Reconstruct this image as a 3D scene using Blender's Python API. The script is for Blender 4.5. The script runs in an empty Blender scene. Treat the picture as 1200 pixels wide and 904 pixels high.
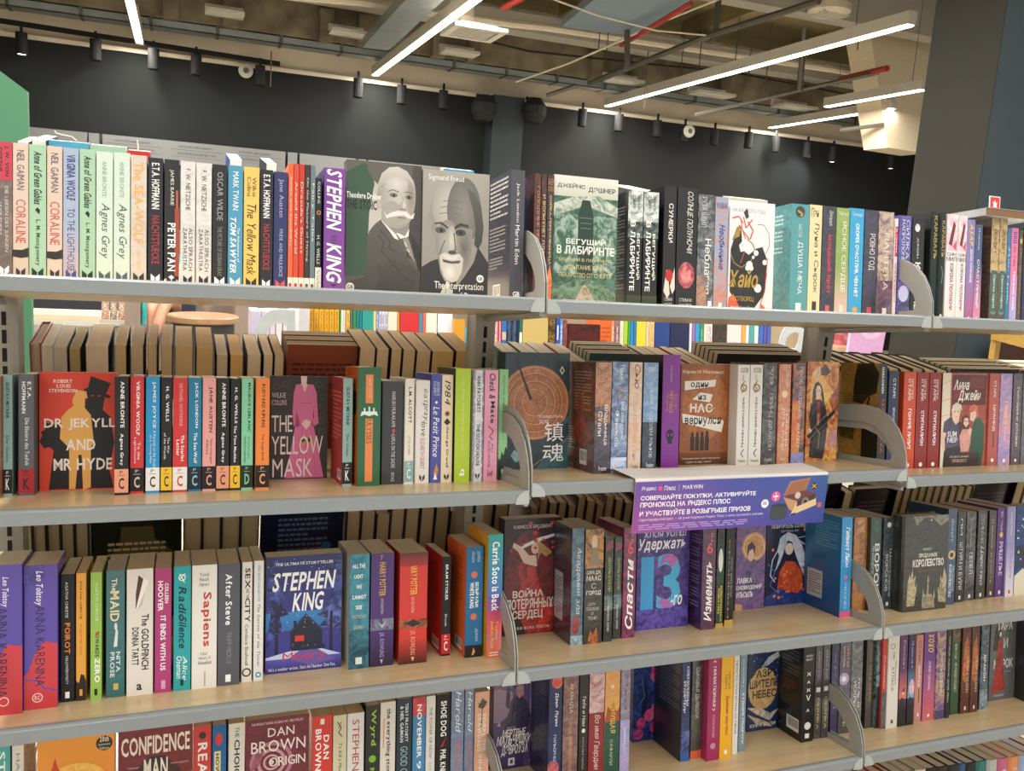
import bpy, math, random
from mathutils import Matrix, Vector
# ------------------------------------------------------------------ camera, world, lights, exposure
SC = bpy.context.scene
COL = SC.collection
PI = math.pi
SH = 0.9                       # shelf bay width in metres
TILT = 0.1336                  # the display shelves lean back by this angle
YC = 0.345                     # centre plane of the double-sided shelving

def cam_axes(yaw, pitch, roll):
    f = Vector((math.sin(yaw)*math.cos(pitch), math.cos(yaw)*math.cos(pitch), -math.sin(pitch)))
    r = Vector((math.cos(yaw), -math.sin(yaw), 0)); u = r.cross(f)
    return r*math.cos(roll)+u*math.sin(roll), -r*math.sin(roll)+u*math.cos(roll), f
cr, cu, cf = cam_axes(0.36782, 0.16171, 0.06774)
cd = bpy.data.cameras.new('camera'); cam = bpy.data.objects.new('camera', cd); COL.objects.link(cam)
cam.matrix_world = Matrix(((cr.x, cu.x, -cf.x, -0.6072), (cr.y, cu.y, -cf.y, -1.4401), (cr.z, cu.z, -cf.z, 0.1039), (0, 0, 0, 1)))
cd.sensor_width = 36.0; cd.lens = 1023.33*36/1200; cd.clip_start = 0.02; cd.clip_end = 100
SC.camera = cam

w = bpy.data.worlds.new('world'); SC.world = w; w.use_nodes = True
w.node_tree.nodes['Background'].inputs[0].default_value = (1.0, 0.96, 0.90, 1)
w.node_tree.nodes['Background'].inputs[1].default_value = 1.12
SC.view_settings.view_transform = 'Standard'; SC.view_settings.look = 'None'
SC.view_settings.exposure = -0.08; SC.view_settings.gamma = 1.0; SC.view_settings.use_curve_mapping = False

def area(name, loc, size, power, rot=(0, 0, 0), col=(1, 0.95, 0.88)):
    l = bpy.data.lights.new(name, 'AREA'); l.shape = 'RECTANGLE'; l.size, l.size_y = size; l.energy = power; l.color = col
    o = bpy.data.objects.new(name, l); o.location = loc; o.rotation_euler = rot; COL.objects.link(o); return o
# light of the shop's unseen linear ceiling lamps on this side of the shelving (they run parallel to the aisle depth); the last is added to brighten the large column's front
LAMPS_NEAR = [(-3.0, -1.6), (-1.1, -1.7), (0.8, -1.6), (2.7, -1.6), (4.9, 0.4)]
for i, (x, y) in enumerate(LAMPS_NEAR):
    area('ceiling_lamp_light', (x, y, 2.37), (0.09, 2.6), 26)
LAMPS_FAR = [(-1.137, -0.2, -1.137, 11.68), (2.022, -0.2, 2.022, 11.8), (5.803, 5.4, 5.803, 11.8), (8.229, 7.63, 8.229, 9.48), (8.976, 8.92, 8.976, 11.8)]
for (xa, ya, xb, yb) in LAMPS_FAR:
    L = math.hypot(xb-xa, yb-ya)
    area('ceiling_lamp_light', ((xa+xb)/2, (ya+yb)/2, 2.36), (0.1, L), 55*L, (0, 0, -math.atan2(xb-xa, yb-ya)))

# ------------------------------------------------------------------ colour and materials
def lin(c):
    return c/12.92 if c <= 0.04045 else ((c+0.055)/1.055)**2.4
def hx(s):
    if len(s) == 3: s = s[0]*2+s[1]*2+s[2]*2
    return (lin(int(s[0:2], 16)/255), lin(int(s[2:4], 16)/255), lin(int(s[4:6], 16)/255), 1.0)
def mat(name):
    m = bpy.data.materials.new(name); m.use_nodes = True
    return m, m.node_tree, m.node_tree.nodes['Principled BSDF']
def plain(name, col, rough=.6, metal=0, noise=0.06, nscale=30, bump=0, col2=None, coat=0):
    m, t, b = mat(name); b.inputs['Roughness'].default_value = rough; b.inputs['Metallic'].default_value = metal
    tc = t.nodes.new('ShaderNodeTexCoord'); n = t.nodes.new('ShaderNodeTexNoise'); n.inputs['Scale'].default_value = nscale; n.inputs['Detail'].default_value = 5
    t.links.new(tc.outputs['Object'], n.inputs['Vector'])
    r = t.nodes.new('ShaderNodeValToRGB'); c = hx(col)
    r.color_ramp.elements[0].position = .3; r.color_ramp.elements[1].position = .7
    if col2: a, d = c, hx(col2)
    else:
        a = tuple(v*(1-noise) for v in c[:3])+(1,); d = tuple(min(1, v*(1+noise)) for v in c[:3])+(1,)
    r.color_ramp.elements[0].color = a; r.color_ramp.elements[1].color = d
    t.links.new(n.outputs['Fac'], r.inputs[0]); t.links.new(r.outputs[0], b.inputs['Base Color'])
    if bump:
        bp = t.nodes.new('ShaderNodeBump'); bp.inputs['Strength'].default_value = bump; bp.inputs['Distance'].default_value = .003
        t.links.new(n.outputs['Fac'], bp.inputs['Height']); t.links.new(bp.outputs[0], b.inputs['Normal'])
    if coat: b.inputs['Coat Weight'].default_value = coat
    return m
def cover_mat(name, rough, coat, bump, bscale):
    m, t, b = mat(name); N = t.nodes.new; Lk = t.links.new
    a1 = N('ShaderNodeAttribute'); a1.attribute_name = 'Col'; a2 = N('ShaderNodeAttribute'); a2.attribute_name = 'Col2'
    tc = N('ShaderNodeTexCoord'); n = N('ShaderNodeTexNoise'); n.inputs['Scale'].default_value = 42; n.inputs['Detail'].default_value = 7
    n.inputs['Distortion'].default_value = 1.6; n.inputs['Roughness'].default_value = .62
    Lk(tc.outputs['Object'], n.inputs['Vector'])
    r = N('ShaderNodeValToRGB'); r.color_ramp.elements[0].position = .42; r.color_ramp.elements[1].position = .62
    mx = N('ShaderNodeMix'); mx.data_type = 'RGBA'
    Lk(n.outputs['Fac'], r.inputs[0]); Lk(r.outputs[0], mx.inputs[0]); Lk(a1.outputs['Color'], mx.inputs[6]); Lk(a2.outputs['Color'], mx.inputs[7])
    Lk(mx.outputs[2], b.inputs['Base Color']); b.inputs['Roughness'].default_value = rough
    b.inputs['Coat Weight'].default_value = coat; b.inputs['Coat Roughness'].default_value = .12
    if bump:
        w = N('ShaderNodeTexNoise'); w.inputs['Scale'].default_value = bscale; w.inputs['Detail'].default_value = 3; w.inputs['Distortion'].default_value = 2
        bp = N('ShaderNodeBump'); bp.inputs['Strength'].default_value = bump; bp.inputs['Distance'].default_value = .002
        Lk(tc.outputs['Object'], w.inputs['Vector']); Lk(w.outputs['Fac'], bp.inputs['Height']); Lk(bp.outputs[0], b.inputs['Normal']); Lk(bp.outputs[0], b.inputs['Coat Normal'])
    return m
M_COVER = {'m': cover_mat('matte_cover', .55, 0, 0, 1), 'g': cover_mat('gloss_cover', .3, .25, 0, 1), 's': cover_mat('shrink_wrapped_cover', .3, .9, .5, 38)}
def page_mat():
    m, t, b = mat('paper_pages'); N = t.nodes.new; Lk = t.links.new
    tc = N('ShaderNodeTexCoord'); mp = N('ShaderNodeMapping'); mp.inputs['Scale'].default_value = (900, 6, 6)
    n = N('ShaderNodeTexNoise'); n.inputs['Scale'].default_value = 1; n.inputs['Detail'].default_value = 2
    Lk(tc.outputs['Object'], mp.inputs[0]); Lk(mp.outputs[0], n.inputs['Vector'])
    a = N('ShaderNodeAttribute'); a.attribute_name = 'Col'
    mx = N('ShaderNodeMix'); mx.data_type = 'RGBA'; mx.blend_type = 'MULTIPLY'; mx.inputs[0].default_value = .35
    Lk(a.outputs['Color'], mx.inputs[6]); Lk(n.outputs['Color'], mx.inputs[7])
    r = N('ShaderNodeValToRGB'); r.color_ramp.elements[0].color = (.72, .70, .66, 1); r.color_ramp.elements[1].color = (1, 1, 1, 1)
    r.color_ramp.elements[0].position = .3; r.color_ramp.elements[1].position = .65
    Lk(n.outputs['Fac'], r.inputs[0]); Lk(r.outputs[0], mx.inputs[7]); mx.inputs[0].default_value = .6
    Lk(mx.outputs[2], b.inputs['Base Color']); b.inputs['Roughness'].default_value = .85
    return m
M_PAGES = page_mat()
def foil_mat():
    m, t, b = mat('metal_foil_print'); a = t.nodes.new('ShaderNodeAttribute'); a.attribute_name = 'Col'
    t.links.new(a.outputs['Color'], b.inputs['Base Color']); b.inputs['Metallic'].default_value = .6; b.inputs['Roughness'].default_value = .35; return m
M_METAL = plain('painted_grey_metal', '8b9193', .42, 0.1, .03, 60)
M_METAL_B = plain('bracket_grey_metal', 'a3a49f', .38, 0.15, .03, 60)
M_UPRIGHT = plain('upright_warm_grey_metal', '8e887b', .5, .1, .05, 60)
M_SLOT = plain('slot_shadow_dark', '0b0a09', .9)
M_CAP = plain('pale_plastic_cap', 'aab0af', .35)
def wood_mat():
    m, t, b = mat('birch_laminate'); N = t.nodes.new; Lk = t.links.new
    tc = N('ShaderNodeTexCoord'); mp = N('ShaderNodeMapping'); mp.inputs['Scale'].default_value = (3, 40, 40)
    n = N('ShaderNodeTexNoise'); n.inputs['Scale'].default_value = 1.2; n.inputs['Detail'].default_value = 6; n.inputs['Distortion'].default_value = .6
    n2 = N('ShaderNodeTexNoise'); n2.inputs['Scale'].default_value = 14; n2.inputs['Detail'].default_value = 4
    r = N('ShaderNodeValToRGB'); r.color_ramp.elements[0].color = hx('c2a87e'); r.color_ramp.elements[1].color = hx('dcc59b')
    r.color_ramp.elements[0].position = .3; r.color_ramp.elements[1].position = .7
    mt = N('ShaderNodeMath'); mt.operation = 'ADD'; ms = N('ShaderNodeMath'); ms.operation = 'MULTIPLY'; ms.inputs[1].default_value = .5
    Lk(tc.outputs['Object'], mp.inputs[0]); Lk(mp.outputs[0], n.inputs['Vector']); Lk(tc.outputs['Object'], n2.inputs['Vector'])
    Lk(n.outputs['Fac'], mt.inputs[0]); Lk(n2.outputs['Fac'], mt.inputs[1]); Lk(mt.outputs[0], ms.inputs[0]); Lk(ms.outputs[0], r.inputs[0])
    Lk(r.outputs[0], b.inputs['Base Color']); b.inputs['Roughness'].default_value = .32; b.inputs['Coat Weight'].default_value = .25; b.inputs['Coat Roughness'].default_value = .25
    return m
M_WOOD = wood_mat()
def emit(name, col, s):
    m, t, b = mat(name); b.inputs['Base Color'].default_value = hx(col); b.inputs['Emission Color'].default_value = hx(col); b.inputs['Emission Strength'].default_value = s; return m
M_LED = emit('led_diffuser', 'fffaf2', 9)

# ------------------------------------------------------------------ helpers
def link(name, verts, faces, mats, parent=None, mi=None, cols=None, cols2=None, mw=None):
    me = bpy.data.meshes.new(name); me.from_pydata(verts, [], faces)
    for m in (mats if isinstance(mats, (list, tuple)) else [mats]): me.materials.append(m)
    if mi: me.polygons.foreach_set('material_index', mi)
    for nm, cc in (('Col', cols), ('Col2', cols2)):
        if cc is not None:
            if isinstance(cc, tuple): cc = [cc]*len(verts)
            a = me.attributes.new(nm, 'FLOAT_COLOR', 'POINT'); a.data.foreach_set('color', [x for c in cc for x in c])
    me.update()
    o = bpy.data.objects.new(name, me); COL.objects.link(o)
    if parent: o.parent = parent
    if mw is not None: o.matrix_world = mw
    return o
def empty(name, mw, label, cat, group=None):
    o = bpy.data.objects.new(name, None); COL.objects.link(o); o.matrix_world = mw; o.empty_display_size = .05
    o['label'] = label; o['category'] = cat
    if group: o['group'] = group
    return o
def tag(o, label, cat, group=None):
    o['label'] = label; o['category'] = cat
    if group: o['group'] = group
    return o
class MB:
    def __init__(s): s.v = []; s.f = []; s.c = []
    def add(s, vs, fs, c=(1, 1, 1, 1)):
        n = len(s.v); s.v += [tuple(v) for v in vs]; s.f += [[i+n for i in f] for f in fs]; s.c += [c]*len(vs)
    def box(s, x0, x1, y0, y1, z0, z1, c=(1, 1, 1, 1), M=None):
        vs = [Vector((x, y, z)) for z in (z0, z1) for y in (y0, y1) for x in (x0, x1)]
        if M: vs = [M @ v for v in vs]
        s.add(vs, [[0, 2, 3, 1], [4, 5, 7, 6], [0, 1, 5, 4], [2, 6, 7, 3], [0, 4, 6, 2], [1, 3, 7, 5]], c); return s
    def bar(s, a, b, wd, ht=None, n=4, c=(1, 1, 1, 1)):
        a = Vector(a); b = Vector(b); d = (b-a).normalized(); up = Vector((0, 0, 1)) if abs(d.z) < .95 else Vector((0, 1, 0))
        r = d.cross(up).normalized(); u = r.cross(d); ht = ht or wd
        off = PI/4 if n == 4 else 0; k = math.sqrt(2) if n == 4 else 1
        ring = [(math.cos(off+2*PI*i/n)*wd/2*k, math.sin(off+2*PI*i/n)*ht/2*k) for i in range(n)]
        vs = [a+r*x+u*y for x, y in ring]+[b+r*x+u*y for x, y in ring]
        s.add(vs, [[i, (i+1) % n, n+(i+1) % n, n+i] for i in range(n)]+[list(range(n))[::-1], list(range(n, 2*n))], c); return s
    def prism(s, pts, ax, a0, a1, c=(1, 1, 1, 1), hole=None):
        # pts: 2D outline in the plane normal to axis ax, extruded from a0 to a1; hole: outline with the same point count
        def P(p, a): return {0: (a, p[0], p[1]), 1: (p[0], a, p[1]), 2: (p[0], p[1], a)}[ax]
        n = len(pts)
        if not hole:
            s.add([P(p, a0) for p in pts]+[P(p, a1) for p in pts], [[i, (i+1) % n, n+(i+1) % n, n+i] for i in range(n)]+[list(range(n))[::-1], list(range(n, 2*n))], c)
        else:
            vs = [P(p, a) for a in (a0, a1) for q in (pts, hole) for p in q]; fs = []
            for i in range(n):
                j = (i+1) % n
                fs += [[i, j, n+j, n+i], [2*n+i, 3*n+i, 3*n+j, 2*n+j], [i, 2*n+i, 2*n+j, j], [n+i, n+j, 3*n+j, 3*n+i]]
            s.add(vs, fs, c)
        return s
    def lathe(s, prof, c0=(0, 0, 0), n=24, c=(1, 1, 1, 1)):
        vs = []; fs = []; m = len(prof)
        for i in range(n):
            a = 2*PI*i/n
            vs += [(c0[0]+r*math.cos(a), c0[1]+r*math.sin(a), c0[2]+z) for r, z in prof]
        for i in range(n):
            for j in range(m-1):
                a, b = i*m+j, ((i+1) % n)*m+j; fs.append([a, b, b+1, a+1])
        s.add(vs, fs, c); return s
    def tube(s, pts, r, n=6, c=(1, 1, 1, 1)):
        for a, b in zip(pts[:-1], pts[1:]): s.bar(a, b, 2*r, n=n, c=c)
        return s
    def build(s, name, m, parent=None, mw=None, col=False):
        return link(name, s.v, s.f, m, parent, cols=s.c if col else None, cols2=s.c if col else None, mw=mw)

# ------------------------------------------------------------------ lettering: every character becomes a small flat mesh once
_fc = bpy.data.curves.new('glyph_curve', 'FONT'); _fo = bpy.data.objects.new('glyph_curve', _fc); COL.objects.link(_fo)
_fc.size = 1; _fc.resolution_u = 2
GLYPH = {}
def glyph(ch, bold):
    k = (ch, bold)
    if k not in GLYPH:
        _fc.body = ch; _fc.offset = .022 if bold and ord(ch) < 0x2000 else 0
        dg = bpy.context.evaluated_depsgraph_get(); dg.update()
        me = _fo.evaluated_get(dg).to_mesh()
        vs = [(v.co.x, v.co.y) for v in me.vertices]; fs = [list(p.vertices) for p in me.polygons]
        _fo.evaluated_get(dg).to_mesh_clear()
        x0 = min((v[0] for v in vs), default=0); x1 = max((v[0] for v in vs), default=.3)
        GLYPH[k] = ([(x-x0, y) for x, y in vs], fs, x1-x0)
    return GLYPH[k]
def text_mesh(s, bold=False, ital=0.0):
    V = []; Fc = []; x = 0
    for ch in s:
        if ch == ' ': x += .3; continue
        vs, fs, wd = glyph(ch, bold); n = len(V)
        V += [(x+a+ital*b, b) for a, b in vs]; Fc += [[i+n for i in f] for f in fs]; x += wd+.085
    return V, Fc

class Print:
    """flat printed shapes on one face of size W x H (metres); coordinates are percentages, v counted from the bottom"""
    def __init__(s, W, H): s.W, s.H = W, H; s.v = []; s.f = []; s.c = []; s.c2 = []; s.k = 0
    def poly(s, pts, c, c2=None, faces=None):
        n = len(s.v); z = .00025+s.k*.000012
        s.v += [(min(max(x, 0), s.W), min(max(y, 0), s.H), z) for x, y in pts]; s.f += [[i+n for i in f] for f in (faces or [list(range(len(pts)))])]
        if isinstance(c, list): s.c += c
        else: s.c += [c]*len(pts)
        s.c2 += (c if isinstance(c, list) else [c]*len(pts)) if c2 is None else [c2]*len(pts)
    def P(s, u, v): return (u/100*s.W, v/100*s.H)
    def run(s, spec):
        for it in spec.split(';'):
            it = it.strip()
            if not it: continue
            s.k += 1; a = it.split(' '); op = a[0]
            if op[0] == 'T':
                col = hx(a[1]); u0, v0, u1, v1 = map(float, a[2:6]); V, Fc = text_mesh(' '.join(a[6:]), 'b' in op, .25 if 'i' in op else 0)
                if not V: continue
                X0 = min(p[0] for p in V); X1 = max(p[0] for p in V); Y0 = min(p[1] for p in V); Y1 = max(p[1] for p in V)
                out = []
                for x, y in V:
                    p = (x-X0)/(X1-X0+1e-9); q = (y-Y0)/(Y1-Y0+1e-9)
                    if 'd' in op: out.append(s.P(u0+(u1-u0)*q, v1+(v0-v1)*p))
                    elif 'u' in op: out.append(s.P(u1+(u0-u1)*q, v0+(v1-v0)*p))
                    else: out.append(s.P(u0+(u1-u0)*p, v0+(v1-v0)*q))
                s.poly(out, col, None, Fc)
            elif op == 'R' or op == 'A':
                u0, v0, u1, v1 = map(float, a[1:5])
                s.poly([s.P(u0, v0), s.P(u1, v0), s.P(u1, v1), s.P(u0, v1)], hx(a[5]), hx(a[6]) if op == 'A' else None)
            elif op == 'G':
                u0, v0, u1, v1 = map(float, a[1:5]); c, d = hx(a[5]), hx(a[6])
                s.poly([s.P(u0, v0), s.P(u1, v0), s.P(u1, v1), s.P(u0, v1)], [c, c, d, d])
            elif op == 'E' or op == 'EA':
                cu_, cv_, ru, rv = map(float, a[1:5]); n = 20
                s.poly([s.P(cu_+ru*math.cos(2*PI*i/n), cv_+rv*math.sin(2*PI*i/n)) for i in range(n)], hx(a[5]), hx(a[6]) if op == 'EA' else None)
            elif op == 'O':      # ring, radii in percent of width, round in metres
                cu_, cv_, r0, r1 = map(float, a[1:5]); n = 28; x, y = s.P(cu_, cv_); r0 *= s.W/100; r1 *= s.W/100
                s.poly([(x+r*math.cos(2*PI*i/n), y+r*math.sin(2*PI*i/n)) for r in (r0, r1) for i in range(n)], hx(a[5]), None, [[i, (i+1) % n, n+(i+1) % n, n+i] for i in range(n)])
            elif op == 'C':      # disc, radius in percent of width, round in metres
                cu_, cv_, r0 = map(float, a[1:4]); n = 24; x, y = s.P(cu_, cv_); r0 *= s.W/100
                s.poly([(x+r0*math.cos(2*PI*i/n), y+r0*math.sin(2*PI*i/n)) for i in range(n)], hx(a[4]), hx(a[5]) if len(a) > 5 else None)
            elif op == 'P' or op == 'PA':
                k = 2 if op == 'P' else 3
                s.poly([s.P(*map(float, q.split(','))) for q in a[k:]], hx(a[1]), hx(a[2]) if op == 'PA' else None, None)
            elif op == 'F':      # disc shaded from its centre colour to its rim colour
                cu_, cv_, ru, rv = map(float, a[1:5]); n = 20; c, d = hx(a[5]), hx(a[6])
                s.poly([s.P(cu_, cv_)]+[s.P(cu_+ru*math.cos(2*PI*i/n), cv_+rv*math.sin(2*PI*i/n)) for i in range(n)], [c]+[d]*n, None, [[0, 1+i, 1+(i+1) % n] for i in range(n)])
            elif op == 'Q':      # polygon shaded from its bottom colour to its top colour
                q = [tuple(map(float, t.split(','))) for t in a[3:]]; lo = min(t[1] for t in q); hi = max(t[1] for t in q); c, d = hx(a[1]), hx(a[2])
                s.poly([s.P(*t) for t in q], [tuple(c[k]+(d[k]-c[k])*(t[1]-lo)/(hi-lo+1e-6) for k in range(4)) for t in q])
            elif op == 'S':      # stroke: S col width pts...
                wd = float(a[2])/100*s.W; pts = [s.P(*map(float, q.split(','))) for q in a[3:]]
                for p, q in zip(pts[:-1], pts[1:]):
                    dx, dy = q[0]-p[0], q[1]-p[1]; l = math.hypot(dx, dy) or 1; nx, ny = -dy/l*wd/2, dx/l*wd/2
                    s.poly([(p[0]+nx, p[1]+ny), (p[0]-nx, p[1]-ny), (q[0]-nx, q[1]-ny), (q[0]+nx, q[1]+ny)], hx(a[1]))
            elif op == 'L' or op == 'LV':     # unreadable small print: rows (or columns) of word-like dashes
                u0, v0, u1, v1 = map(float, a[1:5]); n = int(a[6]); rg = random.Random(it)
                for i in range(n):
                    p = 0.0; end = 1.0 if i % 4 != 3 else .6
                    while p < end:
                        q = min(end, p+rg.uniform(.05, .15)); lo, hi = (i+.22)/n, (i+.68)/n
                        if op == 'L': pts = [(u0+(u1-u0)*p, v1-(v1-v0)*hi), (u0+(u1-u0)*q, v1-(v1-v0)*hi), (u0+(u1-u0)*q, v1-(v1-v0)*lo), (u0+(u1-u0)*p, v1-(v1-v0)*lo)]
                        else: pts = [(u0+(u1-u0)*lo, v1-(v1-v0)*q), (u0+(u1-u0)*hi, v1-(v1-v0)*q), (u0+(u1-u0)*hi, v1-(v1-v0)*p), (u0+(u1-u0)*lo, v1-(v1-v0)*p)]
                        s.poly([s.P(*t) for t in pts], hx(a[5])); p = q+.025
            elif op == 'K':      # bar code sticker
                u0, v0, u1, v1 = map(float, a[1:5]); s.poly([s.P(u0, v0), s.P(u1, v0), s.P(u1, v1), s.P(u0, v1)], hx('e8e6e2')); s.k += 1
                rg = random.Random(3); p = .1
                while p < .9:
                    q = p+rg.choice((.02, .03, .05)); s.poly([s.P(u0+(u1-u0)*a_, v0+(v1-v0)*b_) for a_, b_ in ((p, .25), (q, .25), (q, .9), (p, .9))], hx('222222')); p = q+rg.choice((.03, .04))
            elif op == 'M':      # small arrow mark: two chevrons, M col v size%
                v, r = float(a[2]), float(a[3]); hw = r; hh = r*s.W/s.H*1.3; col = hx(a[1])
                for sg in (-1, 1): s.poly([s.P(50+sg*3, v+hh*.35), s.P(50+sg*hw, v+hh), s.P(50+sg*hw, v-hh*.1), s.P(50+sg*3, v-hh)][::sg], col)
            elif op == 'X':      # imprint label at the foot of a spine: X label ink letter
                s.poly([s.P(0, 2), s.P(100, 2), s.P(100, 22), s.P(0, 22)], hx(a[1]))
                s.run('Tbh %s 30 5 70 14.5 %s;R 25 16.4 75 16.8 %s;Th %s 38 18 62 20.5 P' % (a[2], a[3], a[2], a[2]))
            elif op == 'N':      # scattered specks (stars, petals): N col n size u0 v0 u1 v1
                n = int(a[2]); r = float(a[3])/100*s.W; u0, v0, u1, v1 = map(float, a[4:8]); rg = random.Random(it)
                for i in range(n):
                    x, y = s.P(rg.uniform(u0, u1), rg.uniform(v0, v1)); q = r*rg.uniform(.4, 1); t = rg.uniform(0, 2)
                    s.poly([(x+q*math.cos(t+2*PI*j/5), y+q*.8*math.sin(t+2*PI*j/5)) for j in range(5)], hx(a[1]))

# ------------------------------------------------------------------ books
def frame(y, z, back=False):
    c, s = math.cos(TILT), math.sin(TILT)
    if not back: return Matrix(((1, 0, 0, 0), (0, c, s, y), (0, -s, c, z), (0, 0, 0, 1)))
    return Matrix(((-1, 0, 0, 0), (0, -c, -s, 2*YC-y), (0, -s, c, z), (0, 0, 0, 1)))
SHELF = {"1A": (0.0, 0.0093), "1B": (0.0, 0.0073), "1C": (0.0, 0.0073), "2A": (0.0074, -0.3479), "2B": (0.0074, -0.3345), "2C": (0.0074, -0.3516), "3A": (0.011, -0.7098), "3B": (0.011, -0.7098), "3C": (0.011, -0.7098), "4A": (0.0139, -1.0358), "4B": (0.0139, -1.0358), "4C": (0.0139, -1.0314), "5C": (0.0144, -1.3554), "5B": (0.0144, -1.3554), "5A": (0.0144, -1.3554), "0A": (1.55, -0.44), "0B": (1.55, -0.44), "W0": (8.9, -1.003)}
FR = {}
for k, (y, z) in SHELF.items(): FR[k] = frame(y, z); FR[k+'r'] = frame(y, z, True)
def cover_mesh(w, d, h, t, r, hard):
    # U-shaped section: back board, rounded spine, front board
    if hard: bul = min(.003, w*.12); out = [(0, d), (0, .004), (w*.18, -bul*.6), (w*.5, -bul), (w*.82, -bul*.6), (w, .004), (w, d)]; t = min(.0024, w*.2)
    else: out = [(0, d), (0, r), (r*.3, r*.3), (r, 0), (w-r, 0), (w-r*.3, r*.3), (w, r), (w, d)]
    inn = []
    for x, y in out: inn.append((min(max(x, t), w-t), max(y, t) if y < d else y))
    n = len(out); V = [(x, y, z) for z in (0, h) for q in (out, inn) for x, y in q]; Fc = []
    for i in range(n-1):
        j = i+1
        Fc += [[i, j, 2*n+j, 2*n+i], [n+j, n+i, 3*n+i, 3*n+j], [i, n+i, n+j, j], [2*n+i, 2*n+j, 3*n+j, 3*n+i]]
    Fc += [[0, 2*n, 3*n, n], [n-1, 2*n-1, 4*n-1, 3*n-1]]
    return V, Fc
BOOK_MESH = {}
STUFF = {}
def stuff_add(key, verts, faces, mi, c, c2):
    S_ = STUFF.setdefault(key, dict(v=[], f=[], m=[], c=[], c2=[])); n = len(S_['v'])
    S_['v'] += verts; S_['f'] += [[i+n for i in f] for f in faces]; S_['m'] += [mi]*len(faces)
    S_['c'] += c if isinstance(c, list) else [c]*len(verts); S_['c2'] += c2 if isinstance(c2, list) else [c2]*len(verts)
def book(fk, kind, x, v, W, h, D, c1, c2, flags, pg, label, group, prints, zoff=0.0, tiltx=0.0):
    """kind s: spine towards the aisle (W thick, D deep); f: cover towards the aisle (W wide, D thick)"""
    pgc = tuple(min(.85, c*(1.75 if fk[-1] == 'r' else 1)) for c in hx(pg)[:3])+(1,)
    hard = 'h' in flags; fin = 'g' if 'g' in flags else 's' if 's' in flags else 'm'
    if kind == 's': w_, d_ = W, D; L = Matrix.Translation((x, v, zoff))
    else: w_, d_ = D, W; L = Matrix.Translation((x, v+D, zoff)) @ Matrix(((0, 1, 0, 0), (-1, 0, 0, 0), (0, 0, 1, 0), (0, 0, 0, 1)))
    if tiltx: L = L @ Matrix.Rotation(tiltx, 4, 'Y')
    t = .0024 if hard else .0007
    V, Fc = cover_mesh(w_, d_, h, t, min(.0012, w_*.2), hard)
    if label == 'stuff':
        MW = FR[fk] @ L; T = lambda q: tuple(MW @ Vector(q))
        stuff_add('s', [T(q) for q in V], Fc, 0, hx(c1), hx(c2 or c1))
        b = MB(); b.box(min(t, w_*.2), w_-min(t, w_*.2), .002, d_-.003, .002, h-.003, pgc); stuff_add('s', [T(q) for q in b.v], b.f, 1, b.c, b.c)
        for face, spec in prints:
            p = Print(w_ if face == 's' else d_, h); p.run(spec)
            if p.v: stuff_add('s', [T((x, -z, y) if face == 's' else (w_+z, x, y) if face == 'f' else (-z, d_-x, y)) for x, y, z in p.v], p.f, 0, p.c, p.c2)
        return
    e = empty('book', FR[fk] @ L, label, 'book', group)
    cm = link('cover', V, Fc, M_COVER[fin], e, cols=hx(c1), cols2=hx(c2 or c1))
    t2 = min(t, w_*.2)+.0001; ins = .0035 if hard else .0004; sp = .002 if hard else .001
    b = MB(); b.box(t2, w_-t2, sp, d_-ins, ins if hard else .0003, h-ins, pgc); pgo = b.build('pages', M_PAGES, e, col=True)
    for face, spec in prints:
        if face == 's':
            p = Print(w_, h); Mx = Matrix(((1, 0, 0, 0), (0, 0, -1, -.0 if not hard else -min(.003, w_*.12)), (0, 1, 0, 0), (0, 0, 0, 1)))
        elif face == 'f':
            p = Print(d_, h); Mx = Matrix(((0, 0, 1, w_), (1, 0, 0, 0), (0, 1, 0, 0), (0, 0, 0, 1)))
        else:
            p = Print(d_, h); Mx = Matrix(((0, 0, -1, 0), (-1, 0, 0, d_), (0, 1, 0, 0), (0, 0, 0, 1)))
        p.run(spec)
        if not p.v: continue
        o = link({'s': 'spine_print', 'f': 'front_print', 'b': 'back_print'}[face], [tuple(Mx @ Vector(q)) for q in p.v], p.f, M_COVER[fin], cm, cols=p.c, cols2=p.c2)
    return e

# ------------------------------------------------------------------ the room
FLOOR = -1.5
def struct(name, mb, m, parent=None):
    o = mb.build(name, m, parent)
    if not parent: o['kind'] = 'structure'
    return o
M_WALL_DARK = plain('charcoal_green_paint', '101312', .9, 0, .05, 3)
M_WALL_BEIGE = plain('beige_plaster', 'e0d2ba', .9, 0, .05, 4, .2)
M_CONC = plain('bare_concrete', '5e5544', .95, 0, .2, 3.5, .5, '857a62')
M_SLAB = plain('painted_olive_slab', '857954', .9, 0, .08, 3)
M_GREYDUCT = plain('pale_grey_sheet', 'a9a397', .6, .1, .03, 3)
M_GALV = plain('galvanised_sheet', '8c9390', .4, .5, .1, 8)
M_BLUEDUCT = plain('blue_grey_sheet', '8394a0', .45, .3, .05, 6)
M_RED = plain('red_pipe_paint', '9c3126', .5)
M_PIPE = plain('cream_pipe', 'cfc4ad', .5)
M_ROD = plain('dull_steel_rod', '5c574e', .5, .4)
M_BLACK = plain('black_powder_coat', '070707', .8)
M_WHITE = plain('white_sheet', 'c2bdb0', .6)
M_BULK = plain('cream_bulkhead', 'd6c6a8', .8)
M_COLUMN = plain('column_charcoal_paint', '3c474d', .75, 0, .04, 3)
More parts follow.
